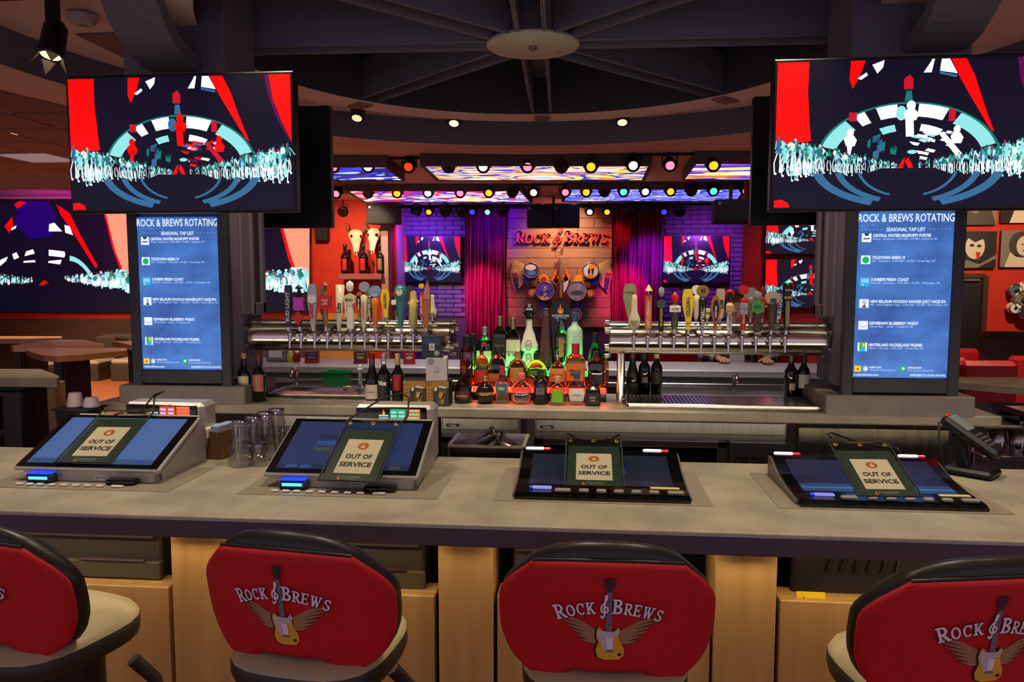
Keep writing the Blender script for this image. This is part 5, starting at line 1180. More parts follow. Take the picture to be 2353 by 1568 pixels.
def tumbler(px, py, h, r, label, group, up=True, Y=None):
    p = aZ(px, py, BT); t = thing('drinking_glass', label, 'glass', (p.x, min(p.y, 2.352), BT + .0005), 0, group)
    o = [(r * .98, 0), (r, .002), (r * .86, h * .9), (r * .84, h), (0, h)]; i_ = [(0, h - .012), (r * .74, h - .012), (r * .78, h * .85), (r * .93, .001)]
    MB().lathe(o + i_[0:], 18, caps=False).build('body', clear, t)
    MB().lathe([(r * .82, h - .012), (r * .84, h - .002), (r * .80, h), (0, h)], 18, caps=False).build('base', glass('glass_foot', (225, 225, 228), .22), t)
    return t
for i, (px, py, h) in enumerate(((605, 1034, .142), (624, 1026, .146), (641, 1022, .150), (657, 1018, .152))):
    tumbler(px, 1044 - i * 3, h, .030, ('nearest tall upturned glass in the row on the bar', 'second tall upturned glass in the row on the bar', 'third tall upturned glass in the row on the bar', 'farthest tall upturned glass in the row on the bar')[i], 'tall upturned glasses').location.y = 2.20 + i * .05
k = 0
SG = ('small upturned glass touching the napkin caddy', 'small upturned glass left of the tall glasses, front row', 'small upturned glass nearest the tall glasses', 'small upturned glass in the back row by the caddy', 'small upturned glass in the middle of the back row', 'small upturned glass at the right of the back row')
for r_ in range(2):
    for c_ in range(3):
        t = tumbler(543 + c_ * 24 + r_ * 6, 1045, .066, .026, SG[k], 'small upturned glasses'); t.location.y = 2.215 + r_ * .062; t.location.x = aY(543 + c_ * 27 + r_ * 4, 1030, t.location.y).x; k += 1
# steel pan with shaker tins behind the bar
pz = .990; p = aY(1125, 1030, 2.55); pan = thing('steam_pan', 'steel pan of shaker tins on the shelf behind the bar', 'pan', (p.x, 2.56, pz))
mb = MB(); W_, D_, H_ = .245, .19, .10
V = []
for (w_, d_, z) in ((W_ * .82, D_ * .8, 0), (W_ * .96, D_ * .94, H_), (W_ * 1.06, D_ * 1.06, H_), (W_ * 1.06, D_ * 1.06, H_ - .008), (W_ * 1.0, D_ * .98, H_ - .008), (W_ * .86, D_ * .84, -.004)):
    V += [(-w_ / 2, -d_ / 2, z), (w_ / 2, -d_ / 2, z), (w_ / 2, d_ / 2, z), (-w_ / 2, d_ / 2, z)]
mb.add(V, [(0, 1, 2, 3)] + [(4 * j + i, 4 * j + (i + 1) % 4, 4 * (j + 1) + (i + 1) % 4, 4 * (j + 1) + i) for j in range(5) for i in range(4)])
mb.build('pan_body', steel, pan)
def tin(dx, dy, dz, ax, label, r=.042, h=.12):
    t = thing('shaker_tin', label, 'shaker', (p.x + dx, 2.56 + dy, pz + dz), 0, 'shaker tins in the steel pan'); T = Matrix.Rotation(ax[2], 4, 'Z') @ Matrix.Rotation(ax[0], 4, 'Y')
    MB(T).lathe([(0, 0), (r * .8, 0), (r * .84, .004), (r, h), (r * 1.05, h), (r * 1.05, h - .004), (r * .96, h - .004), (r * .8, .01), (0, .01)], 22, caps=False).build('cup', steel, t); return t
tin(-.075, .0, .055, (R(62), 0, R(10)), 'steel shaker tin leaning across the left of the steel pan', .040, .115); tin(.09, .02, .05, (R(76), 0, R(165)), 'dark steel shaker tin lying in the right of the steel pan', .034, .10)
st_ = thing('cocktail_strainer', 'coiled cocktail strainer with a flat handle in the steel pan', 'strainer', (p.x - .09, 2.50, pz + .085))
MB().tube([(.024 * math.cos(a_ * .9), .024 * math.sin(a_ * .9) * .6, .0015 * math.sin(a_ * 7)) for a_ in [i * .12 for i in range(60)]], .0022, 6).build('spring', chrome, st_); MB(Tr(.07, .005, .0, 0, R(-4), R(6))).box((0, 0, 0), (.10, .018, .003), b=.001).build('handle', steelp, st_)
sp = thing('jigger_cup', 'upright dark jigger in the middle of the steel pan', 'jigger', (p.x + .025, 2.58, pz + .006)); MB().lathe([(.016, 0), (.010, .055), (.018, .115), (.016, .115), (.008, .056)], 16).build('cup', mat('jigger_dark', (60, 56, 54), .25, .8), sp)
sh = thing('under_bar_shelf', 'steel speed shelf behind the bar holding the steel pan', 'shelf', (HX, 2.54, 0)); MB().box((0, .03, .979), (4.4, .30, .012), b=.003).build('shelf_top', steelb, sh); MB().box((0, -.10, .5), (4.4, .02, .88)).build('apron', blackm, sh)
for sx_ in (-2.1, 2.1): MB().box((sx_, .03, .486), (.04, .22, .97), b=.003).build('leg', steelb, sh)
# card terminal
p = aZ(2222, 1086, BT); pos = thing('card_terminal', 'black card payment terminal on a stand at the right of the bar', 'card terminal', (p.x, min(p.y, 2.30), BT), R(48))
MB().box((0, .0, .012), (.10, .13, .024), b=.008).build('stand_base', black, pos); MB(Tr(0, .02, .02, R(-12), 0, 0)).box((0, 0, .05), (.035, .03, .10), b=.006).build('stand_post', black, pos)
Tn = Tr(0, -.005, .108, R(32), 0, 0)
tb = MB(Tn).box((0, .01, 0), (.078, .175, .030), b=.010).build('terminal_body', mat('terminal_black', (26, 25, 26), .35), pos)
MB(Tn).box((0, .055, .0155), (.062, .065, .002), b=.0005).build('terminal_screen', mat('terminal_lcd', (120, 130, 132), .25), tb)
for r_ in range(4):
    for c_ in range(3): MB(Tn).box((-.02 + c_ * .02, .0 - r_ * .014, .016), (.014, .009, .004), b=.0015).build('key', mat('terminal_key', (70, 68, 68), .4), tb)
MB(Tn).box((-.01, .094, .012), (.032, .008, .008), b=.002).build('red_plug', mat('plug_red', (230, 40, 30), .4), tb)
MB().tube([(-.035, .07, .15), (-.075, .07, .155), (-.10, .06, .12), (-.10, .05, .06), (-.085, .04, .004)], .003, 8).build('cable', rubber, pos)
# ================================================================== lettering of the house logo
def glyph(ch):
    P = []
    def rc(x0, y0, x1, y1): P.append([(x0, y0), (x1, y0), (x1, y1), (x0, y1)])
    def ln(x0, y0, x1, y1, w):
        d = math.hypot(x1 - x0, y1 - y0); nx, ny = -(y1 - y0) / d * w / 2, (x1 - x0) / d * w / 2; P.append([(x0 - nx, y0 - ny), (x1 - nx, y1 - ny), (x1 + nx, y1 + ny), (x0 + nx, y0 + ny)])
    def ar(cx, cy, rx, ry, a0, a1, th, n=12):
        for i in range(n):
            p, q = R(a0 + (a1 - a0) * i / n), R(a0 + (a1 - a0) * (i + 1) / n)
            P.append([(cx + rx * math.cos(p), cy + ry * math.sin(p)), (cx + rx * math.cos(q), cy + ry * math.sin(q)), (cx + (rx - th) * math.cos(q), cy + (ry - th * .7) * math.sin(q)), (cx + (rx - th) * math.cos(p), cy + (ry - th * .7) * math.sin(p))])
    w = .76
    if ch in 'RKBE': rc(.10, 0, .30, 1); rc(0, .88, .40, 1); rc(0, 0, .40, .12)
    if ch == 'R': rc(.25, .88, .42, 1); rc(.25, .42, .42, .54); ar(.40, .71, .34, .29, -90, 90, .19); ln(.40, .48, .74, .02, .19); rc(.60, 0, .88, .11)
    elif ch == 'B': rc(.25, .88, .42, 1); rc(.25, .46, .44, .58); rc(.25, 0, .42, .12); ar(.40, .755, .32, .245, -90, 90, .19); ar(.40, .275, .38, .275, -90, 90, .2)
    elif ch == 'K': ln(.28, .40, .70, .98, .16); ln(.40, .52, .74, .02, .2); rc(.52, .88, .84, 1); rc(.58, 0, .88, .11)
    elif ch == 'E': rc(.25, .88, .74, 1); rc(.25, 0, .76, .12); rc(.25, .45, .56, .56); rc(.64, .74, .74, 1); rc(.66, 0, .76, .27); rc(.50, .36, .58, .65)
    elif ch == 'O': ar(.42, .5, .42, .5, 0, 360, .19, 24); w = .84
    elif ch == 'C': ar(.42, .5, .42, .5, 38, 322, .19, 20); rc(.66, .62, .76, .98)
    elif ch == 'W': ln(.12, .98, .34, .0, .18); ln(.34, .02, .52, .9, .13); ln(.50, .9, .72, .0, .18); ln(.72, .02, .94, .98, .12); rc(-.02, .88, .30, 1); rc(.80, .88, 1.1, 1); rc(.38, .88, .62, 1); w = 1.08
    elif ch == 'S': ar(.36, .745, .32, .255, 30, 270, .18); ar(.36, .27, .34, .27, -150, 90, .19); rc(.56, .70, .66, .98); rc(.02, .02, .12, .32); w = .70
    elif ch == '&':
        pts = [(.20, -.12), (.14, -.22), (.26, -.30), (.38, -.22), (.42, 0), (.46, .5), (.50, .95), (.56, 1.22), (.66, 1.22), (.66, 1.02), (.52, .80), (.30, .60), (.16, .40), (.18, .16), (.40, .04), (.64, .12), (.70, .32), (.56, .46), (.38, .40), (.36, .26), (.48, .2)]
        for (x0, y0), (x1, y1) in zip(pts, pts[1:]): ln(x0, y0, x1, y1, .13)
        w = .78
    return P, w
def logo_letters(total, cap):
    """(char, x, size) for the word mark, centred on 0"""
    out = []; x = 0
    for ch, s in (('R', 1), ('O', .8), ('C', .8), ('K', .8), (' ', .25), ('&', 1.0), (' ', .12), ('B', 1), ('R', .8), ('E', .8), ('W', .8), ('S', .8)):
        if ch == ' ': x += s; continue
        w = glyph(ch)[1] * s; out.append((ch, x, s)); x += w + .07
    k = total / x; return [(c, px * k - total / 2, s * cap, k) for c, px, s in out]
# ================================================================== bar stools
redf = mat('stool_red_fabric', (196, 8, 22), .75, c2=(186, 6, 20), scale=90, bump=.05); vin = mat('stool_black_vinyl', (34, 32, 28), .38); seatm = mat('stool_cream_vinyl', (172, 158, 122), .4)
LG = [mat('logo_silver', (238, 230, 240), .5), mat('logo_black', (26, 10, 14), .6), mat('logo_wing', (160, 126, 88), .6), mat('logo_yellow', (222, 176, 50), .5), mat('logo_pale', (200, 190, 200), .5), mat('logo_neck', (120, 116, 136), .5), mat('logo_head', (60, 40, 40), .6)]
SW, SH = .206, .262
def Wv(v):
    pts = [(0, .66), (.08, .82), (.2, .925), (.35, .985), (.5, 1.0), (.66, 1.0), (.74, .97), (.82, .90), (.92, .78), (1, .68)]
    for (a0, b0), (a1, b1) in zip(pts, pts[1:]):
        if a0 <= v <= a1: return (b0 + (b1 - b0) * (v - a0) / (a1 - a0)) * SW
    return pts[-1][1] * SW
def zbot(u):
    u = abs(u)
    if u < .46: return .034
    if u < .68: k = (u - .46) / .22; return .034 * (1 - k * k * (3 - 2 * k))
    return .0 + .010 * ((u - .68) / .32) ** 2
def ycurve(x, z): return 1.4 * x * x - .05 * (z / SH) + .03
def shell(m_, off0, off1, grow, zg, top=0.):
    """curved pad between two offsets from the rear surface"""
    NU, NV = 28, 18; G = []
    for k, off in enumerate((off0, off1)):
        for j in range(NV + 1):
            v = j / NV
            for i in range(NU + 1):
                u = -1 + 2 * i / NU; e = max(0, 1 - abs(u)); ed = min(1, (1 - abs(u)) / .10, v / .08 + .001, (1 - v) / .08 + .001); rd_ = 1 - (1 - min(1, max(0, ed))) ** 2
                z = zbot(u) + (SH - zbot(u) - .012 * u * u) * v; x = u * Wv(v) * grow
                if top and v > .5: z += top * ((v - .5) * 2) ** 1.5 * (1 - .8 * abs(u) ** 3)
                mid = (off0 + off1) / 2; y = ycurve(x, z) + mid + (off - mid) * (.35 + .65 * rd_)
                G.append((x, y, z + zg))
    W_ = NU + 1; S_ = W_ * (NV + 1); F = []
    for j in range(NV):
        for i in range(NU):
            a0 = j * W_ + i; F.append((a0, a0 + 1, a0 + W_ + 1, a0 + W_)); b0 = S_ + a0; F.append((b0, b0 + W_, b0 + W_ + 1, b0 + 1))
    for i in range(NU): F.append((i, S_ + i, S_ + i + 1, i + 1)); q = NV * W_ + i; F.append((q, q + 1, S_ + q + 1, S_ + q))
    for j in range(NV): q = j * W_; F.append((q, q + W_, S_ + q + W_, S_ + q)); q += NU; F.append((q, S_ + q, S_ + q + W_, q + W_))
    m_.add(G, F, 0, True); return m_
def make_stool():
    t = thing('bar_stool', 'x', 'bar stool', (0, 0, 0), 0, 'red backed stools at the front bar'); zs = .872
    T = Matrix.Translation((0, -.20, zs))
    bk_ = shell(MB(T), 0, .022, 1.0, 0).build('backrest', redf, t)
    shell(MB(T), .016, .062, .985, .0, .030).build('back_cushion', vin, t)
    MB(T).tube([(u * Wv(1) * .99, ycurve(u * Wv(1), SH) + .014, SH - .012 * u * u + .002) for u in [i / 12 - 1 for i in range(25)]], .0035, 6).build('piping', vin, bk_)
    # print of the house logo on the red fabric
    def fn(x, z, l): z += .030; return T @ Vector((x, ycurve(x, z) - .0006 - l, z))
    a = Art(fn, lift=.0005); LX0 = .002
    for dx, dz, m_, l in ((.0012, -.0016, 1, 8), (-.0008, -.0004, 1, 8), (0, 0, 0, 9)):
        for ch, x, s, k in logo_letters(.190, .030):
            P, w = glyph(ch); c = x + w * s / .030 * k * .5; base = .135 - (abs(c) / .095) ** 2 * .022; sl = -2 * c / .095 ** 2 * .022 * .9; an = math.atan(sl)
            ca, sa = math.cos(an), math.sin(an)
            for p in P:
                q = []
                for (gx, gy) in p:
                    lx = (gx - w / 2) * (s / .030) * k; ly = gy * s; q.append((c + lx * ca - ly * sa + dx + LX0, base + lx * sa + ly * ca + dz))
                a.poly(q, m_, l)
    # wings
    for sg in (-1, 1):
        for k in range(6):
            f = k / 5; x0, z0 = .020, .098 - .020 * f; x1, z1 = (.104 - .050 * f), (.124 - .046 * f); xm, zm = (.055 - .020 * f), (.118 - .040 * f)
            th = .0080
            q = [(x0, z0), (xm, zm), (x1, z1), (xm, zm - th), (x0, z0 - th * .9)]
            a.poly([(sg * x + LX0, z) for x, z in q], 2, 2 + k * .3)
            a.line([(sg * x + LX0, z - .0005) for x, z in ((x0, z0 - th), (xm, zm - th), (x1, z1))], .0012, 1, 2.2 + k * .3)
    # guitar
    body = [(-.022, .100), (-.018, .106), (-.010, .098), (.010, .097), (.017, .106), (.021, .098), (.018, .088), (.020, .078), (.028, .062), (.029, .048), (.020, .038), (-.008, .037), (-.020, .042), (-.024, .055), (-.019, .074), (-.023, .086)]
    a.poly([(x - .0035 + LX0, z - .001) for x, z in body], 1, 4); a.poly([(x + LX0, z) for x, z in body], 3, 5)
    a.poly([(x + LX0, z) for x, z in [(-.021, .099), (-.010, .097), (.010, .096), (.016, .104), (.019, .097), (.014, .086), (.0, .084), (-.004, .060), (-.008, .052), (-.014, .070), (-.020, .086)]], 4, 6)
    a.poly([(x + LX0, z) for x, z in [(-.004, .084), (.008, .084), (.008, .060), (-.003, .060)]], 0, 7); a.rect(-.006 + LX0, .054, .010 + LX0, .058, 5, 7); a.ell(.020 + LX0, .049, .004, .003, 1, 7, 8)
    a.poly([(-.0055 + LX0, .094), (.0055 + LX0, .094), (.0045 + LX0, .178), (-.0045 + LX0, .178)], 5, 5.5)
    for i in range(12): a.rect(-.005 + LX0, .098 + i * .0065, .005 + LX0, .0985 + i * .0065, 1, 7.5)
    a.poly([(-.0045 + LX0, .178), (.0045 + LX0, .178), (.008 + LX0, .192), (.007 + LX0, .206), (-.007 + LX0, .206), (-.008 + LX0, .192)], 6, 6)
    for i in range(3):
        for sg in (-1, 1): a.ell(sg * .0095 + LX0, .188 + i * .007, .002, None, 6, 6.5, 6)
    # the word mark lies over the neck
    o = a.build('logo_print', LG, bk_)
    # seat
    MB(Tr(y=-.035)).lathe([(.13, .825), (.160, .835), (.165, .85), (.165, .876), (.157, .886)], 32, e=3.2).build('seat_side', mat('stool_side_vinyl', (40, 38, 26), .45), t)
    MB(Tr(y=-.035)).lathe([(.164, .878), (.157, .892), (.12, .902), (0, .906)], 32, e=3.2, caps=False).build('seat', seatm, t)
    MB().box((0, -.105, .90), (.115, .018, .20), b=.004).build('back_strap', black, t)
    MB().cyl((0, 0, .70), (0, 0, .83), .085, n=20).build('swivel', black, t)
    for sx_ in (-1, 1):
        for sy_ in (-1, 1): MB().tube([(sx_ * .10, sy_ * .10, .755), (sx_ * .13, sy_ * .13, .70), (sx_ * .215, sy_ * .215, .012)], .017, 8).cyl((sx_ * .216, sy_ * .216, 0), (sx_ * .216, sy_ * .216, .014), .021, n=10).build('leg', black, t)
    q = .185; MB().tube([(-q, -q, .28), (q, -q, .28), (q, q, .28), (-q, q, .28), (-q, -q, .28)], .011, 8).build('foot_ring', steelp, t)
    return t
st0 = make_stool()
SY = 1.555
def sloc(px): p = aY(px, 1400, 1.375); return (p.x, SY, 0)
st0.location = sloc(672); st0.rotation_euler = (0, 0, R(-8)); st0.location.x += .012; st0['label'] = 'red backed bar stool before the second silver machine'
dup(st0, 'red backed bar stool before the middle black machine', sloc(1392), R(1))
dup(st0, 'red backed bar stool turned aside at the left picture edge', (-1.165, SY, 0), R(-16))
dup(st0, 'red backed bar stool cut off at the right picture edge', (0.672, SY - .02, 0), R(11))
# ================================================================== stage decoration
sgn = thing('stage_logo_sign', 'red raised letter sign with a treble clef on the stage planks', 'sign', (0, 13.90, 0))
p0 = aY(1184, 560, 13.9); p1 = aY(1396, 560, 13.9); zb_ = p0.z; tot = p1.x - p0.x; cap = aY(1290, 531, 13.9).z - zb_
sm_ = [mat('sign_red_face', (236, 60, 52), .45), mat('sign_dark_edge', (60, 14, 40), .6)]; pale = mat('sign_pale_rim', (240, 150, 140), .5)
for ch, x, s, k in logo_letters(tot, cap):
    P, w = glyph(ch); m0 = MB(); m1 = MB()
    for p in P:
        q = [((p0.x + p1.x) / 2 + x + (gx + gy * .12) * s / cap * k, zb_ + gy * s) for gx, gy in p]; cxx = sum(a_[0] for a_ in q) / len(q); czz = sum(a_[1] for a_ in q) / len(q)
        m0.prism(q, -.055, -.02, 0); m1.prism([(cxx + (a_ - cxx) * 1.0 + .012, czz + (b_ - czz) - .012) for a_, b_ in q], -.02, .02, 0)
    lt_ = m0.build('letter', sm_[0], sgn); m1.build('letter_return', sm_[1], lt_)
art = thing('winged_guitar_art', 'winged guitar sculpture of drumsticks, drums and flames on the stage planks', 'wall art', (0, 13.9, 0))
def q9(px, py): p = aY(px, py, 13.9); return (p.x, p.z)
def cropxy(x, y): return q9(1160 + x / 6.27, 510 + y / 6.27)       # position read off an enlarged view
fl_o = mat('art_flame_orange', (250, 110, 20), .5); fl_y = mat('art_flame_yellow', (250, 180, 30), .5); feath = [mat('art_stick_yellow', (225, 180, 50), .6), mat('art_stick_cream', (224, 184, 130), .6), mat('art_stick_red', (180, 50, 60), .6), mat('art_stick_violet', (74, 50, 120), .6)]
for sg in (-1, 1):
    for i in range(17):
        f = i / 16
        # fan of sticks from the drum cluster outwards
        a0 = (285 - 35 * abs(f - .4), 620 + 270 * f); a1 = (80 + 60 * abs(f - .42) ** 1.2 * 2.2, 560 + 450 * f)
        if sg > 0: a0 = (2 * 815 - a0[0], a0[1]); a1 = (2 * 815 - a1[0], a1[1])
        A, B_ = cropxy(*a0), cropxy(*a1); m_ = feath[0 if f < .15 else (1 if f < .4 else (2 if f < .62 else 3))]
        o = MB().cyl((A[0], -.02, A[1]), (B_[0], -.035, B_[1]), .0125, .0105, n=8).build('drumstick', feath[1], art)
        M_ = ((A[0] + B_[0]) / 2, (A[1] + B_[1]) / 2); MB().cyl((M_[0], -.028, M_[1]), (B_[0] * .9 + A[0] * .1, -.034, B_[1] * .9 + A[1] * .1), .0140, .0125, n=8).build('paint_band', m_, o)
def drum(x, y, r, face, deco):
    X_, Z_ = cropxy(x, y); rr = r / 6.27 * 14 / FPX
    d = MB().cyl((X_, -.01, Z_), (X_, -.14, Z_), rr, n=32).build('drum', mat('drum_shell', (70, 50, 110), .4), art)
    MB().tube([(X_ + rr * math.cos(R(a_)), -.14, Z_ + rr * math.sin(R(a_))) for a_ in range(0, 361, 15)], .014, 6).build('drum_hoop', steelp, d)
    a = Art(lambda xx, yy, l: (X_ + xx * rr, -.1405 - l, Z_ + yy * rr), lift=.002); a.ell(0, 0, .96, None, 0, 1, 28)
    for (sh, m_) in deco: (a.ell(sh[0], sh[1], sh[2], sh[3], m_, 2, 14) if isinstance(sh, tuple) else a.poly(sh, m_, 2))
    a.build('drum_head', face, d)
    for k in range(8): MB().cyl((X_ + rr * 1.03 * math.cos(R(45 * k)), -.15, Z_ + rr * 1.03 * math.sin(R(45 * k))), (X_ + rr * 1.03 * math.cos(R(45 * k)), -.10, Z_ + rr * 1.03 * math.sin(R(45 * k))), .012, n=6).build('lug', steelp, d)
vio = mat('drum_violet', (96, 70, 190), .5); lav = mat('drum_lavender', (176, 170, 196), .5); crm = mat('drum_cream', (232, 220, 196), .5); skb = mat('drum_blue', (80, 140, 210), .5); dkb = mat('drum_dark', (50, 40, 80), .5); pch = mat('drum_peach', (236, 170, 140), .5); orm = mat('drum_orange', (240, 150, 40), .5)
drum(390, 700, 105, [mat('drum_navy', (60, 50, 90), .5), crm, skb], [((-.1, .4, .75, .4), 1), ((0, -.35, .6, .35), 2)])
drum(1235, 705, 110, [crm, orm, dkb], [((.2, .4, .5, .4), 1), ((-.2, -.1, .15, .4), 2), ((.25, -.1, .15, .4), 2), ((0, -.7, .5, .2), 1)])
drum(582, 995, 130, [vio, pch, dkb, lav], [((0, -.2, .18, .5), 3), ((.05, .35, .16, .2), 1), ((-.35, -.2, .22, .22), 2), ([(-.1, -.2), (.9, .05), (.9, .12), (-.1, -.05)], 2), ((-.1, -.75, .6, .2), 1)])
drum(1040, 995, 135, [mat('drum_grey', (150, 144, 160), .5), mat('drum_grey2', (90, 84, 100), .5), lav], [((0, -.2, .7, .25), 1), ((.2, .35, .2, .4), 2), ((-.1, -.65, .5, .2), 2)])
drum(560, 1330, 60, [vio, orm], [((.1, 0, .5, .5), 1)]); drum(1030, 1330, 76, [vio, orm], [((.1, -.1, .55, .6), 1)])
def flame(x, y, w, h, m_, flipx=1):
    X_, Z_ = cropxy(x, y); k = 14 / FPX / 6.27
    MB().prism([(X_ + fx * w * k * flipx * 1.4, Z_ + (fy + .5) * h * k) for fx, fy in FL], -.05, -.01).build('flame', m_, art)
flame(735, 900, 110, 230, fl_o); flame(738, 890, 70, 140, fl_y); flame(885, 870, 120, 220, fl_o, -1); flame(880, 860, 70, 120, fl_y, -1)
def sunf(x, y, r, c1, c2, n=11):
    X_, Z_ = cropxy(x, y); rr = r / 6.27 * 14 / FPX; pts = []
    for i in range(n): pts += [(X_ + rr * math.cos(2 * math.pi * i / n), Z_ + rr * math.sin(2 * math.pi * i / n)), (X_ + rr * .66 * math.cos(2 * math.pi * (i + .5) / n), Z_ + rr * .66 * math.sin(2 * math.pi * (i + .5) / n))]
    o = MB().prism(pts, -.07, -.02).build('sunflower', c1, art); MB().cyl((X_, -.02, Z_), (X_, -.095, Z_), rr * .45, n=16).build('flower_centre', c2, o)
sunf(565, 830, 88, orm, rd); sunf(1070, 830, 92, orm, fl_y); sunf(405, 1030, 78, fl_o, lav); sunf(1225, 1040, 80, fl_o, pch)
def rose(x, y, r, m_, mc):
    X_, Z_ = cropxy(x, y); rr = r / 6.27 * 14 / FPX; o = MB().cyl((X_, -.01, Z_), (X_, -.08, Z_), rr, rr * .85, n=14).build('rosette', m_, art)
    for k in range(3): MB().tube([(X_ + rr * (.8 - .25 * k) * math.cos(R(a_)), -.085 - .006 * k, Z_ + rr * (.8 - .25 * k) * math.sin(R(a_))) for a_ in range(0, 361, 40)], rr * .10, 6).build('petal_ring', mc, o)
rs = mat('rose_violet', (80, 50, 170), .5); rs2 = mat('rose_violet2', (100, 70, 190), .5); rb = mat('rose_brown', (110, 60, 46), .5); rb2 = mat('rose_rust', (180, 90, 60), .5)
rose(325, 850, 66, rs, rs2); rose(1300, 865, 66, rs, rs2); rose(425, 880, 60, rb, rb2); rose(1195, 900, 60, rb, rb2); rose(540, 1210, 76, mat('rose_wine', (110, 40, 80), .5), rs2); rose(1060, 1210, 76, mat('rose_wine', (110, 40, 80), .5), rs)
# guitar of the sculpture
gx = [cropxy(x, y) for x, y in ((715, 915), (780, 880), (830, 900), (905, 850), (925, 900), (880, 1010), (915, 1080), (960, 1130), (930, 1180), (700, 1180), (665, 1120), (720, 1060), (740, 990))]
MB().prism(gx, -.16, -.11).build('guitar_body', mat('guitar_maroon', (96, 40, 34), .35), art)
MB().prism([cropxy(x, y) for x, y in ((845, 880), (915, 840), (920, 880), (890, 970), (845, 1020))], -.166, -.16).build('pick_guard', white, art)
gn_ = MB().prism([cropxy(x, y) for x, y in ((792, 1085), (830, 1085), (835, 480), (805, 480))], -.20, -.165).build('guitar_neck', mat('guitar_neck_wood', (176, 130, 84), .4), art)
for k in range(20): A = cropxy(796, 520 + k * 20); B_ = cropxy(834, 520 + k * 20); MB().box(((A[0] + B_[0]) / 2, -.202, A[1]), (B_[0] - A[0], .006, .006)).build('fret', steelp, gn_)
hd = MB().prism([cropxy(x, y) for x, y in ((805, 485), (838, 485), (850, 395), (825, 380), (795, 430))], -.20, -.165).build('headstock', mat('guitar_head_wood', (110, 70, 40), .4), art)
for k in range(4): A = cropxy(795, 420 + k * 22); MB().cyl((A[0], -.18, A[1]), (A[0] - .03, -.18, A[1]), .009, n=6).build('tuner', steelp, hd)
# ------------------------------------------------------------------ ceiling screens over the stage
def ledmat(name, cols, seed, stretch):
    m = bpy.data.materials.new(name); m.use_nodes = True; nt = m.node_tree; N = nt.nodes; L = nt.links; b = N['Principled BSDF']
    tc = N.new('ShaderNodeTexCoord'); mp = N.new('ShaderNodeMapping'); mp.inputs['Scale'].default_value = stretch; mp.inputs['Location'].default_value = (seed, seed * 2, 0); nz = N.new('ShaderNodeTexNoise'); nz.inputs['Scale'].default_value = .9; nz.inputs['Detail'].default_value = 1.5; nz.inputs['Distortion'].default_value = 2.0
    cr = N.new('ShaderNodeValToRGB'); cr.color_ramp.interpolation = 'CONSTANT'
    while len(cr.color_ramp.elements) < len(cols): cr.color_ramp.elements.new(.5)
    for i, c in enumerate(cols): cr.color_ramp.elements[i].position = .26 + .48 * i / len(cols) if i else 0; cr.color_ramp.elements[i].color = lin(c)
    L.new(tc.outputs['Object'], mp.inputs[0]); L.new(mp.outputs[0], nz.inputs[0]); L.new(nz.outputs['Fac'], cr.inputs[0]); L.new(cr.outputs[0], b.inputs['Emission Color']); b.inputs['Emission Strength'].default_value = 1.3; b.inputs['Base Color'].default_value = (.02, .02, .02, 1)
    return m
WH, BLU, ORG, YEL, REDC, LIL, NVY, LBL = (245, 250, 255), (30, 60, 220), (245, 140, 30), (250, 225, 70), (225, 40, 40), (170, 160, 250), (24, 28, 110), (150, 200, 250)
def ledpanel(pts, z, label, cols, seed, st_):
    P = [aZ(x, y, z) for x, y in pts]; t = thing('ceiling_screen', label, 'screen', (0, 0, z), 0, 'lit ceiling screens over the stage'); mb = MB(); fr = .04
    c = sum(P, Vector()) / 4
    mb.add([(p.x, p.y, 0) for p in P], [(0, 1, 2, 3)]); o = mb.build('screen', ledmat('led_' + str(seed), cols, seed, st_), t)
    mb = MB(); V = [(p.x + (p.x - c.x) * .03, p.y + (p.y - c.y) * .06, -.012) for p in P] + [(p.x + (p.x - c.x) * .03, p.y + (p.y - c.y) * .06, .12) for p in P] + [(p.x, p.y, -.012) for p in P]
    mb.add(V, [(i, (i + 1) % 4, 4 + (i + 1) % 4, 4 + i) for i in range(4)] + [(i, 8 + i, 8 + (i + 1) % 4, (i + 1) % 4) for i in range(4)] + [(4, 5, 6, 7)]); mb.build('frame', mat('panel_frame', (90, 84, 92), .6), t)
ZS = 2.83
ledpanel([(640, 383), (885, 383), (925, 414), (600, 414)], ZS, 'lit ceiling screen nearest the left column showing white and blue', [WH, LBL, NVY, BLU, WH], 3, (1, 2, 1))
ledpanel([(975, 380), (1490, 380), (1475, 414), (1010, 414)], ZS, 'long lit ceiling screen in the middle of the front row', [LBL, WH, ORG, BLU, YEL, WH, ORG], 5, (1.2, 2.6, 1))
ledpanel([(1600, 375), (1850, 375), (1880, 412), (1572, 412)], ZS, 'lit ceiling screen nearest the right column showing yellow and blue', [YEL, WH, BLU, REDC, YEL], 8, (.5, 3, 1))
ledpanel([(800, 438), (1195, 438), (1218, 464), (840, 464)], ZS + .03, 'lit ceiling screen in the rear row, left of the hanging speaker', [YEL, WH, REDC, BLU, WH, BLU], 11, (1.3, 2.2, 1))
ledpanel([(1308, 434), (1712, 434), (1690, 462), (1296, 462)], ZS + .03, 'blue lit ceiling screen in the rear row, right of the hanging speaker', [BLU, BLU, LIL, BLU, NVY, WH, BLU], 14, (1.5, 5, 1))
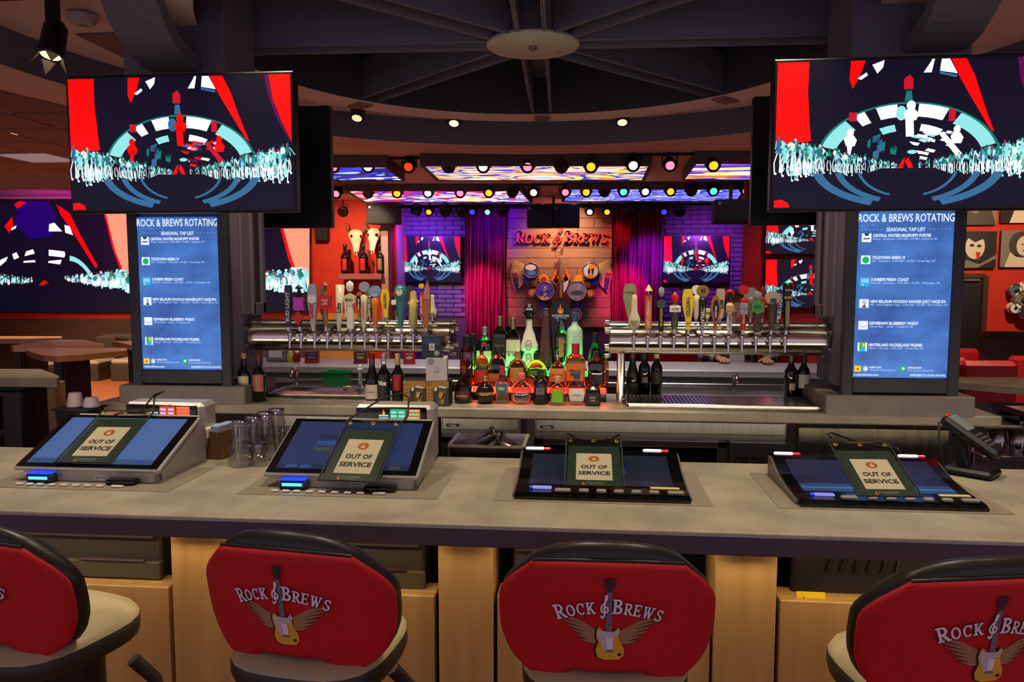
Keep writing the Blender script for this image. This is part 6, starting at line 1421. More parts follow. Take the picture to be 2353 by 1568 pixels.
# trusses and stage spotlights
ORD = ['first', 'second', 'third', 'fourth', 'fifth', 'sixth', 'seventh', 'eighth', 'ninth', 'tenth', 'eleventh', 'twelfth', 'thirteenth', 'fourteenth', 'fifteenth', 'sixteenth', 'seventeenth']
LC = dict(white=((255, 240, 245), 3.), pink=((255, 120, 150), 2.0), red=((255, 40, 20), 3.), orange=((255, 140, 20), 3.), green=((60, 255, 150), 4.), dark=((20, 20, 22), 0.), blue=((40, 40, 255), 3.), cyan=((150, 230, 210), 1.2))
protos = {}
def fixture(label, px, py, Y, col, group, ztop, big=1.):
    p = aY(px, py, Y); k = (col, round(big, 2), round(ztop, 2))
    if k not in protos:
        t = thing('stage_spotlight', label, 'spotlight', (p.x, Y, p.z), 0, group); s = big; T = Matrix.Rotation(R(28), 4, 'X')
        MB(T).lathe([(.052 * s, -.0), (.080 * s, -.0), (.083 * s, .02 * s), (.07 * s, .12 * s), (.045 * s, .2 * s), (.02 * s, .22 * s), (0, .22 * s)], 16, caps=False, T=Matrix.Rotation(R(-90), 4, 'X')).build('can', black, t)
        c, e_ = LC[col]
        MB(T).cyl((0, -.002, 0), (0, .012, 0), .050 * s, n=16).build('lens', emi('lamp_' + col, c, e_) if e_ else mat('lens_dark', (12, 12, 14), .1), t)
        MB().tube([(-.085 * s, .06 * s, 0), (-.085 * s, .05 * s, .11 * s), (0, .05 * s, .135 * s), (.085 * s, .05 * s, .11 * s), (.085 * s, .06 * s, 0)], .009 * s, 6).build('yoke', black, t)
        MB().cyl((0, .05 * s, .13 * s), (0, .05 * s, max(.2 * s, ztop - p.z)), .014, n=8).build('clamp', black, t)
        protos[k] = t; return t
    return dup(protos[k], label, (p.x, Y, p.z), group=group)
def truss(px0, px1, py, Y, label):
    a0, b0 = aY(px0, py, Y), aY(px1, py, Y); t = thing('light_truss', label, 'truss', ((a0.x + b0.x) / 2, Y, a0.z), 0, 'stage light bars'); L = (b0.x - a0.x) / 2
    MB().cyl((-L, .06, 0), (L, .06, 0), .024, n=10).build('bar', black, t)
    for k in range(5): x = -L + .1 + k * (2 * L - .2) / 4; MB().cyl((x, .06, 0), (x, .06, 2.95 - a0.z), .012, n=8).build('hanger', black, t)
    return a0.z
z1_ = truss(640, 1860, 364, 8.3, 'black lighting bar in front of the long ceiling screen'); z2_ = truss(700, 1800, 428, 10.9, 'black lighting bar between the two rows of ceiling screens'); z3_ = truss(770, 1640, 476, 12.9, 'black rear lighting bar close to the stage wall')
for i, (px, c) in enumerate(((765, 'pink'), (845, 'white'), (938, 'red'), (1030, 'dark'), (1110, 'white'), (1212, 'pink'), (1290, 'dark'), (1358, 'orange'), (1455, 'white'), (1540, 'pink'), (1640, 'orange'))):
    fixture('%s spotlight on the front lighting bar, %s from the left' % ('unlit black' if c == 'dark' else c + ' lit', ORD[i]), px, 384 - (i > 7) * 3, 8.25, c, 'spotlights on the front bar', z1_, .92)
for i, (px, c) in enumerate(((772, 'pink'), (845, 'dark'), (912, 'orange'), (983, 'white'), (1057, 'pink'), (1123, 'orange'), (1177, 'dark'), (1226, 'white'), (1299, 'pink'), (1347, 'orange'), (1389, 'dark'), (1433, 'green'), (1483, 'white'), (1541, 'orange'), (1589, 'dark'), (1640, 'green'), (1715, 'pink'))):
    fixture('%s spotlight on the middle lighting bar, %s from the left' % ('unlit black' if c == 'dark' else c + ' lit', ORD[i]), px, 446 - i * .4, 10.85, c, 'spotlights on the middle bar', z2_, .95)
for i, (px, c) in enumerate(((787, 'dark'), (955, 'dark'), (985, 'orange'), (1023, 'dark'), (1060, 'dark'), (1085, 'blue'), (1120, 'cyan'), (1155, 'dark'), (1355, 'white'), (1395, 'orange'), (1447, 'dark'), (1490, 'dark'), (1526, 'blue'), (1562, 'dark'))):
    fixture('%s spotlight on the rear lighting bar, %s from the left' % ('unlit black' if c == 'dark' else c + ' lit', ORD[i]), px, 488, 12.85, c, 'spotlights on the rear bar', z3_, .9 if c != 'dark' else 1.1)
# hanging speakers
def speaker(pxa, pxb, pya, pyb, Y, label, n=1, d=.35):
    a0, b0 = aY(pxa, pya, Y), aY(pxb, pyb, Y); w = (b0.x - a0.x); h = a0.z - b0.z; t = thing('loudspeaker', label, 'loudspeaker', ((a0.x + b0.x) / 2, Y, b0.z), 0, 'hanging loudspeakers')
    for k in range(n):
        x = -w / 2 + w * (k + .5) / n; c = MB().box((x, d / 2, h / 2), (w / n - .008, d, h), b=.01).build('cabinet', mat('speaker_black', (17, 17, 20), .7), t)
        MB().box((x, -.004, h / 2), (w / n - .04, .012, h - .04), b=.004).build('grille', mat('speaker_grille', (12, 12, 14), .8, bump=.3, scale=200), c); MB().box((x - w / n * .38, -.012, h * .82), (.035, .006, .035)).build('badge', mat('speaker_badge', (120, 120, 130), .4), c)
    MB().box((0, d * .6, h + (2.95 - b0.z - h) / 2), (.04, .04, 2.95 - b0.z - h)).build('bracket', black, t)
speaker(1210, 1332, 470, 522, 12.5, 'pair of black loudspeakers hanging above the stage sign', 2); speaker(841, 912, 468, 514, 12.3, 'black loudspeaker hanging left of the stage'); speaker(1643, 1726, 458, 512, 9.8, 'black loudspeaker hanging right of the stage', 1, .3)
speaker(722, 752, 516, 552, 12.72, 'small black loudspeaker on the red wall beside the video wall', 1, .14)
# ------------------------------------------------------------------ niche with skulls and big bottles
Yn = 12.55; a0, b0 = aY(776, 628, Yn), aY(877, 628, Yn); shf = thing('niche_shelf', 'red wall shelf carrying big bottles and two skulls', 'shelf', ((a0.x + b0.x) / 2, Yn, a0.z - .06)); MB().box((0, .17, 0), (b0.x - a0.x, .34, .10), b=.01).build('board', mat('shelf_rose', (150, 84, 84), .6), shf); zsh = a0.z - .06 + .0505
for s in (-.3, .3): MB().box((s, .26, -.10), (.04, .12, .12), b=.005).build('bracket', mat('shelf_rose', (150, 84, 84), .6), shf)
for px, w, lb, mk in ((793, 21, 'big dark bottle with a red mark, left on the niche shelf', lred), (835, 22, 'big dark bottle with a red slash, middle of the niche shelf', lred), (874, 20, 'big dark bottle with a gold label, right on the niche shelf', capgold)):
    p = aY(px, 622, Yn + .1); bottle(lb, p.x, Yn + .12, zsh, aY(px, 562, Yn + .1).z, w * Yn / FPX, 'wine', dkglass, capblack, .9, (.12, .52, mk), ang=34, group='big bottles on the niche shelf', name='display_bottle')
bone = mat('bone', (238, 226, 204), .6, c2=(214, 198, 170), scale=12, bump=.1)
def skull(px, py, Y, rz, label, horns):
    p = aY(px, py, Y); t = thing('animal_skull', label, 'skull', (p.x, Y, p.z), R(rz), 'animal skulls on the niche wall'); s = .27; T = Matrix.Rotation(R(-14), 4, 'X')
    prof = [(.05, -.95), (.14, -.90), (.20, -.6), (.24, -.3), (.34, 0), (.44, .25), (.46, .42), (.38, .6), (.2, .70), (0, .72)]
    MB(T).lathe([(r * s, z * s) for r, z in prof], 20, sy=.55).build('cranium', bone, t)
    for sg in (-1, 1): MB(T).sphere((sg * .30 * s, -.20 * s, .22 * s), .085 * s, 12, 8, sc=(1, .8, 1.2)).build('eye_socket', mat('socket_dark', (50, 34, 28), .9), t); MB(T).sphere((sg * .07 * s, -.11 * s, -.82 * s), .045 * s, 10, 6, sc=(1, .7, 2)).build('nostril', mat('socket_dark', (50, 34, 28), .9), t)
    for sg in (-1, 1): MB(T).tube([(sg * .34 * s, 0, .5 * s), (sg * .52 * s, -.02, .66 * s), (sg * .60 * s, -.03, .92 * s), (sg * .56 * s, -.02, 1.22 * s)], [.085 * s, .075 * s, .05 * s, .012 * s], 8).build('horn', mat('horn_brown', (96, 70, 54), .5), t)
    MB(T).box((0, .13, .2 * s), (.06, .16, .06)).build('wall_peg', black, t)
skull(818, 553, 12.72, 22, 'white horned animal skull on the red wall, left one', 1); skull(858, 550, 12.72, -14, 'white horned animal skull on the red wall, right one', 1)
# ================================================================== ring lights and ceiling fittings
def ringlight(px, py, z, label, warm=1.5, sc=1.):
    p = aZ(px, py, z); t = thing('ring_spotlight', label, 'spotlight', (p.x, p.y, z), 0, 'spotlights of the ceiling ring'); T = Matrix.Rotation(R(-30), 4, 'X')
    MB(T).lathe([(.030 * sc, 0), (.042 * sc, 0), (.044 * sc, .01), (.042 * sc, .085 * sc), (.02 * sc, .10 * sc), (0, .10 * sc)], 18, caps=False).build('can', mat('fitting_black', (26, 24, 26), .5), t); MB(T).cyl((0, 0, .004), (0, 0, .010), .036 * sc, n=16).build('lens', emi('ring_lamp_%g' % warm, (255, 232, 170), warm), t); MB().cyl((0, .02, .08 * sc), (0, .02, 2.95 - z), .010, n=8).build('stem', black, t)
ringlight(820, 272, 2.77, 'black gimbal spotlight on the ceiling ring left of the beams', 1.0, 1.2); ringlight(1043, 284, 2.78, 'lit gimbal spotlight under the ceiling ring, centre left', 2., 1.2); ringlight(1430, 282, 2.78, 'lit gimbal spotlight under the ceiling ring, centre right', 1.5, 1.2)
def downlight(px, py, label):
    p = aZ(px, py, 2.949); t = thing('recessed_downlight', label, 'downlight', (p.x, p.y, 2.949), 0, 'recessed downlights'); MB().lathe([(.05, -.004), (.075, -.004), (.078, 0)], 24, caps=False).build('trim_ring', mat('downlight_trim', (180, 160, 150), .5), t); MB().cyl((0, 0, -.002), (0, 0, .0), .055, n=20).build('lamp', emi('downlight_lamp', (255, 232, 180), 2.), t)
downlight(37, 307, 'recessed downlight in the tile ceiling on the left'); downlight(80, 428, 'recessed downlight far back in the left ceiling'); downlight(822, 463, 'recessed downlight in front of the niche')
p = aZ(90, 362, 2.94); t = thing('ceiling_light_panel', 'pale rectangular light panel in the left tile ceiling', 'ceiling light', (p.x, p.y, 2.94)); MB().box((0, 0, -.006), (.56, .56, .012), b=.003).build('diffuser', mat('diffuser_grey', (190, 180, 195), .6, 0, .25), t); MB().box((0, 0, 0), (.60, .60, .01)).build('frame', mat('downlight_trim', (180, 160, 150), .5), t)
p = aZ(190, 40, 2.93); t = thing('smoke_detector', 'round white smoke detector on the ceiling at the upper left', 'smoke detector', (p.x, p.y, 2.937)); MB().lathe([(0, -.045), (.045, -.045), (.06, -.034), (.062, -.022), (.072, -.018), (.074, 0)], 28, caps=False).build('cover', mat('detector_white', (214, 208, 200), .5), t); MB().cyl((0, 0, -.05), (0, 0, -.04), .018, n=14).build('sensor', mat('detector_grey', (170, 164, 156), .5), t)
p = aZ(116, 130, 2.66); t = thing('track_spotlight', 'black track spotlight with metal barn doors at the upper left', 'spotlight', (p.x, p.y, 2.66)); MB(Tr(rx=R(-18))).lathe([(.045, .0), (.055, .0), (.056, .012), (.052, .15), (.03, .18), (0, .18)], 20, caps=False).build('can', black, t); MB(Tr(rx=R(-18))).cyl((0, 0, .006), (0, 0, .012), .044, n=16).build('lens', emi('track_lamp', (255, 235, 190), 1.5), t); MB().box((0, .03, .225), (.05, .05, .13), b=.006).build('arm', black, t); MB().box((0, .03, .282), (.9, .04, .02), b=.004).build('track', black, t)
for k in range(4): MB(Tr(rx=R(-18)) @ Matrix.Rotation(R(90 * k + 45), 4, 'Z')).add([(.045, -.03, 0), (.045, .03, 0), (.075, .0, -.06)], [(0, 1, 2), (2, 1, 0)]).build('barn_door', mat('barn_metal', (236, 222, 190), .4, .2), t)
# ================================================================== far side of the bar
fb = thing('far_bar', 'pale grey far bar counter behind the bottles', 'bar', (HX, 4.75, 0)); MB().box((0, .23, 1.045), (4.6, .46, .05), b=.008).build('bar_top', mat('far_top', (176, 170, 172), .35, c2=(160, 155, 158), scale=8), fb); MB().box((0, .03, .52), (4.5, .05, 1.0)).build('inner_wall', mat('far_wall', (58, 60, 64), .45), fb); MB().box((0, .42, .5), (4.5, .03, 1.0)).build('front_panel', wood, fb)
MB().box((0, -.012, .975), (4.5, .03, .03), b=.004).build('wash_rail', steelb, fb)
def sink(pxa, pxb, label, fau):
    a0, b0 = aY(pxa, 890, 4.3), aY(pxb, 890, 4.3); w = b0.x - a0.x; t = thing('ice_bin', label, 'sink', ((a0.x + b0.x) / 2, 4.3, 0), 0, 'steel ice bins of the far bar')
    MB().box((0, .19, .90), (w, .38, .16), b=.006).build('basin', steel, t); MB().box((0, -.006, .92), (w, .012, .13), b=.003).build('front_rim', mat('bin_white', (230, 230, 226), .35), t)
    for sx_ in (-w / 2 + .05, w / 2 - .05): MB().cyl((sx_, .19, 0), (sx_, .19, .83), .02, n=10).build('leg', steelb, t)
    x = aY(fau, 880, 4.34).x - (a0.x + b0.x) / 2; MB().tube([(x, .28, .97), (x, .28, 1.05), (x, .25, 1.075), (x, .20, 1.07), (x, .18, 1.03)], .012, 10).build('faucet', chrome, t)
    mb = MB()
    for i in range(int(w / .022)): mb.box((-w / 2 + .02 + i * .022, -.013, .92), (.005, .004, .10))
    o = mb.build('rib', mat('bin_rib', (196, 196, 192), .4), t); o['kind'] = 'stuff'
sink(632, 800, 'white fronted ice bin behind the left drip tray', 648); sink(1462, 1838, 'long white ribbed ice bin behind the right drip tray', 1706)
def binbox(px0, px1, pt, Y, zb, label, m_, name='plastic_bin'):
    a0, b0 = aY(px0, pt, Y), aY(px1, pt, Y); w = b0.x - a0.x; h = a0.z - zb; t = thing(name, label, 'bin', ((a0.x + b0.x) / 2, Y, zb)); mb = MB(); d = .12
    V = []
    for (k, z) in ((.88, 0), (1, h), (1.06, h), (1.06, h - .012), (.96, h - .004), (.84, .008)): V += [(-w / 2 * k, -d / 2 * k, z), (w / 2 * k, -d / 2 * k, z), (w / 2 * k, d / 2 * k, z), (-w / 2 * k, d / 2 * k, z)]
    mb.add(V, [(3, 2, 1, 0)] + [(4 * j + i, 4 * j + (i + 1) % 4, 4 * (j + 1) + (i + 1) % 4, 4 * (j + 1) + i) for j in range(2) for i in range(4)] + [(8, 9, 13, 12), (9, 10, 14, 13), (10, 11, 15, 14), (11, 8, 12, 15)] + [(4, 5, 17, 16), (5, 6, 18, 17), (6, 7, 19, 18), (7, 4, 16, 19)] + [(16 + i, 16 + (i + 1) % 4, 20 + (i + 1) % 4, 20 + i) for i in range(4)] + [(20, 21, 22, 23)]); mb.build('tub', m_, t); return t
binbox(747, 800, 852, 4.45, .981, 'green plastic bin on the ice bin', mat('bin_green', (10, 130, 60), .4))
p = aY(797, 886, 4.1); t = thing('citrus_press', 'yellow green citrus press lying by the drip tray', 'citrus press', (aY(797, 886, 3.715).x, 3.715, CT + .001)); MB().lathe([(.004, 0), (.026, .004), (.030, .012), (.02, .022), (0, .024)], 16, caps=False).build('cup', mat('press_lime', (190, 190, 30), .4), t); MB(Tr(.02, 0, .012, 0, R(90), 0)).cyl((0, 0, 0), (0, 0, .085), .008, .006, n=8).build('handle', mat('press_lime', (190, 190, 30), .4), t)
p = aY(828, 890, 3.70); t = thing('store_pour_bottle', 'white pour bottle with a conical spout by the drip tray', 'pour bottle', (p.x, 3.70, CT + .001)); hh = aY(828, 838, 3.70).z - CT; MB().lathe([(.026, 0), (.028, .006), (.026, .016), (.010, .03), (.009, hh * .82), (.013, hh * .84), (.004, hh), (0, hh)], 16, caps=False).build('body', mat('pour_white', (206, 204, 204), .4), t); MB().lathe([(.014, hh * .80), (.015, hh * .85), (.010, hh * .88)], 14).build('collar', white, t)
# things on the far bar
ZF = 1.0705
def fitem(px, py): p = aZ(px, py, ZF); return p
def caddybox(px0, px1, pt, label, m_, pic):
    Y = 4.92; a0, b0 = aY(px0, 845, Y), aY(px1, 845, Y); w = (b0.x - a0.x) * .8; h = aY(px0, pt, Y).z - ZF; t = thing('snack_box', label, 'box', ((a0.x + b0.x) / 2, Y, ZF), R(14), 'printed boxes on the far bar'); MB().box((0, 0, h / 2), (w, .08, h), b=.002).build('carton', m_, t)
    a = Art(T=Matrix.Translation((0, -.0404, 0))); a.rect(-w * .40, h * .30, w * .40, h * .92, 0, 1); a.ell(0, h * .5, w * .28, h * .12, 1, 2); a.rect(-w * .3, h * .74, w * .3, h * .84, 2, 2); a.build('print', pic, t)
    a = Art(lambda x, y, l: (w / 2 + .0004 + l, x, y)); a.rect(-.03, h * .3, .03, h * .9, 0, 1); a.build('side_print', [mat('print_rose', (170, 90, 84), .6)], t)
boxred = mat('box_red', (150, 26, 30), .5)
caddybox(699, 737, 806, 'red and navy printed box beside the mustard bottle', boxred, [mat('print_navy', (44, 44, 76), .5), mat('print_mauve', (110, 100, 120), .5), mat('print_mauve', (110, 100, 120), .5)]); caddybox(811, 848, 806, 'dark red printed box in the middle of the far bar', mat('box_maroon', (96, 24, 24), .5), [mat('print_umber', (70, 46, 30), .5), mat('print_bun', (180, 130, 80), .5), mat('print_sage', (140, 150, 150), .5)]); caddybox(924, 957, 806, 'red printed box near the stacked cartons', boxred, [mat('print_wine', (150, 40, 44), .5), mat('print_sand', (190, 170, 140), .5), mat('print_rosy', (200, 130, 130), .5)])
def squeeze(px, label, m_, cap):
    Y = 4.95; p = aY(px, 843, Y); h = aY(px, 803, Y).z - ZF; t = thing('sauce_bottle', label, 'bottle', (p.x, Y, ZF), 0, 'sauce bottles on the far bar'); MB().lathe([(.020, 0), (.023, .005), (.023, h * .62), (.016, h * .72), (.014, h * .76)], 16).build('body', m_, t); MB().lathe([(.016, h * .76), (.016, h * .84), (.005, h * .88), (.003, h), (0, h)], 12, caps=False).build('nozzle', cap, t)
squeeze(667, 'yellow mustard bottle on the far bar', mat('mustard', (200, 176, 30), .4), yl); squeeze(683, 'red ketchup bottle beside the mustard bottle', mat('ketchup', (130, 20, 20), .4), white)
p = aY(640, 843, 4.98); t = thing('napkin_dispenser', 'grey napkin dispenser by the left column', 'dispenser', (p.x, 4.98, ZF)); MB().box((0, 0, .055), (.14, .09, .11), b=.01).build('case', mat('dispenser_grey', (120, 118, 128), .4), t); MB().box((0, -.046, .055), (.09, .004, .05)).build('napkin_slot', paperw, t)
# far stools, red backs
def farstool(px, Y, rz, label):
    p = aY(px, 830, Y); t = thing('far_bar_stool', label, 'bar stool', (p.x, Y, 0), R(rz), 'red backed stools at the far bar'); T = Matrix.Translation((0, .17, .93)) @ Matrix.Rotation(math.pi, 4, 'Z') @ Matrix.Translation((0, -.0, 0))
    shell(MB(Matrix.Translation((0, .2, .89)) @ Matrix.Rotation(math.pi, 4, 'Z')), 0, .05, 1, 0).build('backrest', redf, t); MB().lathe([(.15, .775), (.195, .785), (.2, .826), (.15, .85), (0, .855)], 24, e=2.8, caps=False).build('seat', vin, t); MB().cyl((0, 0, .70), (0, 0, .78), .085, n=16).build('swivel', black, t); MB().box((0, .19, .86), (.115, .018, .20), b=.004).build('back_strap', black, t)
    for sx_ in (-1, 1):
        for sy_ in (-1, 1): MB().tube([(sx_ * .10, sy_ * .10, .755), (sx_ * .215, sy_ * .215, .0)], .017, 8).build('leg', black, t)
    return t
def diner(px, Y, rz, label, m_=None):
    """red padded chair with a square back, seen from the bar"""
    p = aY(px, 830, Y); t = thing('red_chair', label, 'chair', (p.x, Y, 0), R(rz), 'red padded chairs behind the far bar')
    MB().box((0, 0, .98), (.44, .07, .44), b=.03).build('backrest', redf, t); MB().box((0, -.22, .73), (.44, .44, .09), b=.03).build('seat', redf, t)
    a = Art(T=Matrix.Translation((0, -.0365, 0))); a.arc(0, .98, .11, .05, 20, 160, .012, 0, 1); a.arc(0, 1.0, .12, .06, 200, 340, .012, 0, 1); a.rect(-.008, .90, .008, 1.08, 0, 1); a.build('back_print', [mat('chair_print', (150, 40, 40), .6)], t)
    for sx_ in (-.19, .19):
        for sy_ in (-.41, -.02): MB().cyl((sx_, sy_, 0), (sx_, sy_, .70), .016, n=8).build('leg', black, t)
diner(1556, 5.9, 178, 'red padded chair with a faint print behind the far bar'); diner(1790, 6.3, 160, 'red padded chair behind the olive wine bottle'); diner(1655, 6.6, 172, 'red padded chair behind the person in plaid')
# person in a plaid shirt at the far bar
def plaidmat():
    m = bpy.data.materials.new('plaid_flannel'); m.use_nodes = True; nt = m.node_tree; N = nt.nodes; L = nt.links; b = N['Principled BSDF']; b.inputs['Roughness'].default_value = .9
    tc = N.new('ShaderNodeTexCoord'); sep = N.new('ShaderNodeSeparateXYZ'); L.new(tc.outputs['Object'], sep.inputs[0]); mx = N.new('ShaderNodeMath'); mx.operation = 'ADD'; fs = []
    for ax in ('X', 'Z'):
        a_ = N.new('ShaderNodeMath'); a_.operation = 'MULTIPLY'; a_.inputs[1].default_value = 16; L.new(sep.outputs[ax], a_.inputs[0]); f_ = N.new('ShaderNodeMath'); f_.operation = 'FRACT'; L.new(a_.outputs[0], f_.inputs[0]); g_ = N.new('ShaderNodeMath'); g_.operation = 'GREATER_THAN'; g_.inputs[1].default_value = .62; L.new(f_.outputs[0], g_.inputs[0]); fs.append(g_)
    L.new(fs[0].outputs[0], mx.inputs[0]); L.new(fs[1].outputs[0], mx.inputs[1]); dv = N.new('ShaderNodeMath'); dv.operation = 'MULTIPLY'; dv.inputs[1].default_value = .5; L.new(mx.outputs[0], dv.inputs[0]); cr = N.new('ShaderNodeValToRGB'); cr.color_ramp.elements[0].color = lin((40, 36, 34)); cr.color_ramp.elements[1].color = lin((176, 166, 156)); L.new(dv.outputs[0], cr.inputs[0]); L.new(cr.outputs[0], b.inputs['Base Color']); return m
def skin(name, verts, edges, radii, m_, parent, sub=2, root=0):
    me = bpy.data.meshes.new(name); me.from_pydata(verts, edges, []); o = bpy.data.objects.new(name, me); COL.objects.link(o); o.parent = parent
    sk = o.modifiers.new('skin', 'SKIN'); sk.use_smooth_shade = True; me.skin_vertices[0].data[root].use_root = True
    for i, r in enumerate(radii): me.skin_vertices[0].data[i].radius = (r if isinstance(r, tuple) else (r, r))
    sd = o.modifiers.new('sub', 'SUBSURF'); sd.levels = sub; sd.render_levels = sub; me.materials.append(m_); return o
px_ = aY(1688, 830, 5.5).x
per = thing('person', 'person in a plaid shirt and white top sitting at the far bar', 'person', (px_, 5.5, 0))
skn = mat('skin_tone', (206, 150, 122), .6); plaid = plaidmat(); jean = mat('jeans', (40, 46, 70), .9)
V = [(0, .10, .84), (0, .08, .95), (0, .05, 1.07), (0, .03, 1.17), (0, .01, 1.24), (-.16, .02, 1.17), (-.25, -.05, 1.08), (-.16, -.24, 1.095), (.16, .02, 1.17), (.27, -.06, 1.09), (.16, -.27, 1.10), (-.10, .05, .84), (-.12, -.20, .84), (-.12, -.22, .46), (.10, .05, .84), (.12, -.20, .84), (.12, -.22, .46)]
E_ = [(0, 1), (1, 2), (2, 3), (3, 4), (3, 5), (5, 6), (6, 7), (3, 8), (8, 9), (9, 10)]
skin('shirt', V[:11], E_, [(.15, .11), (.15, .11), (.17, .115), (.14, .09), .065, .075, .058, .042, .075, .058, .042], plaid, per)
skin('trousers', [V[0], V[11], V[12], V[13], V[14], V[15], V[16]], [(0, 1), (1, 2), (2, 3), (0, 4), (4, 5), (5, 6)], [(.14, .11), .095, .075, .055, .095, .075, .055], jean, per)
skin('head', [(0, .01, 1.230), (0, 0, 1.300), (0, -.015, 1.360), (0, -.01, 1.440), (0, .0, 1.500)], [(0, 1), (1, 2), (2, 3), (3, 4)], [.052, .056, (.072, .085), (.076, .092), (.05, .06)], skn, per)
MB().sphere((0, .02, 1.460), .092, 18, 12, sc=(.95, 1.08, .85)).build('hair', mat('hair_brown', (84, 58, 44), .8), per)
for sx_ in (-.028, .028): MB().sphere((sx_, -.098, 1.405), .011, 10, 8).build('eye', mat('eye_white', (230, 226, 220), .3), per)
MB().lathe([(.004, .03), (.010, .012), (.016, 0), (0, -.004)], 10, c=(0, -.103, 1.365)).build('nose', skn, per); MB().sphere((0, -.095, 1.332), .022, 10, 6, sc=(1, .4, .28)).build('mouth', mat('lips', (170, 90, 84), .5), per)
for sx_ in (-.078, .078): MB().sphere((sx_, .005, 1.390), .024, 10, 8, sc=(.4, .7, 1.2)).build('ear', skn, per)
MB().prism([(-.06, 0.920), (.055, 0.920), (.045, 1.200), (0, 1.140), (-.045, 1.200)], -.088, -.060).build('undershirt', mat('white_cotton', (222, 216, 210), .8), per)
for sx_, hx, hy in ((-1, -.16, -.24), (1, .16, -.27)):
    HV = [(hx, hy, 1.095), (hx * .9, hy - .06, 1.09), (hx * .85, hy - .09, 1.088)]; HE = [(0, 1), (1, 2)]; HR = [.026, (.036, .020), (.036, .016)]
    for k in range(4):
        b0 = len(HV); x = hx * .85 - .027 + .018 * k; L_ = (.030, .036, .034, .026)[k]; HV += [(x, hy - .11, 1.088), (x, hy - .11 - L_, 1.090), (x * 1.0, hy - .11 - L_ * 1.8, 1.080)]; HE += [(2, b0), (b0, b0 + 1), (b0 + 1, b0 + 2)]; HR += [.009, .0085, .0075]
    b0 = len(HV); HV += [(hx * .9 - sx_ * .04, hy - .05, 1.085), (hx * .9 - sx_ * .055, hy - .085, 1.082)]; HE += [(1, b0), (b0, b0 + 1)]; HR += [.011, .009]
    skin('hand', HV, HE, HR, skn, per, 1)
for sx_ in (-.12, .12): MB().box((sx_, -.24, .04 + .37), (.09, .18, .08), b=.03).build('shoe', black, per)
farstool(1688, 5.60, 0, 'red backed stool under the person in plaid')
# ================================================================== left lounge
ttop = mat('table_wood', (196, 140, 84), .3, c2=(176, 120, 70), scale=3, stretch=(1, 8, 1)); 
def hightable(pts, z, label, colx, coly):
    P = [aZ(x, y, z) for x, y in pts]; c = sum(P, Vector()) / len(P); t = thing('high_table', label, 'table', (c.x, c.y, 0), 0, 'wooden high tables in the lounge'); n = len(P)
    V = [(p.x - c.x, p.y - c.y, z) for p in P] + [(p.x - c.x, p.y - c.y, z - .045) for p in P]; mb = MB(); mb.add(V, [list(range(n)), list(range(n, 2 * n))[::-1]] + [(i, n + i, n + (i + 1) % n, (i + 1) % n) for i in range(n)])
    mb.f = [f[::-1] for f in mb.f] if (P[1] - P[0]).cross(P[2] - P[1]).z < 0 else mb.f; mb.build('table_top', ttop, t)
    MB().box((colx, coly, (z - .045) / 2 + .01), (.10, .30, z - .065), b=.004).build('column', mat('table_leg', (30, 22, 20), .5), t); MB().box((colx + .02, coly, (z - .05) / 2 + .01), (.02, .32, z - .07)).build('column_fin', mat('table_leg', (30, 22, 20), .5), t); MB().box((colx, coly, .012), (.5, .5, .024), b=.006).build('foot_plate', black, t)
hightable([(60, 804), (64, 799), (120, 799), (291, 800), (291, 806), (190, 815), (130, 819), (100, 817), (75, 811)], 1.06, 'nearest wooden high table with a rounded corner left of the left column', .02, .06)
hightable([(24, 794), (100, 784), (140, 781), (190, 781), (238, 790), (238, 794), (30, 797)], 1.06, 'second wooden high table behind the nearest one', -.28, 0)
hightable([(-120, 776), (-100, 773), (140, 773), (143, 777), (60, 779), (-110, 780)], 1.06, 'third wooden high table at the left picture edge', 0, 0)
hightable([(256, 784), (300, 784), (330, 786), (330, 792), (300, 793)], 1.06, 'small wooden high table half hidden by the left column', .1, 0)
booth = mat('booth_leather', (70, 58, 52), .45); btop = mat('booth_seat', (168, 152, 130), .4)
def boothseat(pxa, pxb, py, Y, label):
    a0, b0 = aY(pxa, py, Y), aY(pxb, py, Y); w = b0.x - a0.x; t = thing('lounge_booth', label, 'booth', ((a0.x + b0.x) / 2, Y, 0), 0, 'dark leather booth seats'); z = a0.z
    MB().box((0, .25, z / 2 - .03), (w, .5, z - .06), b=.01).build('base', booth, t); MB().box((0, .25, z - .02), (w - .01, .52, .09), b=.035).build('cushion', btop, t); MB().box((0, .52, z + .16), (w, .10, .42), b=.03).build('backrest', booth, t)
boothseat(176, 224, 832, 11.2, 'dark booth seat behind the nearest high table'); boothseat(252, 312, 830, 11.25, 'dark booth seat beside the left column'); boothseat(10, 95, 838, 10.9, 'dark booth seat at the left behind the second high table')
p = aY(215, 772, 11.3); t = thing('booth_headrest', 'dark rounded leather headrest above the lounge booths', 'headrest', (p.x, 11.95, p.z - .08)); MB(Matrix.Rotation(R(90), 4, 'Y')).cyl((0, 0, -.22), (0, 0, .22), .07, n=18).sphere((0, 0, .22), .07, 14, 8).sphere((0, 0, -.22), .07, 14, 8).build('roll', booth, t); MB().box((0, .02, -(p.z - .1) / 2 - .05), (.42, .06, p.z - .12)).build('panel', booth, t)
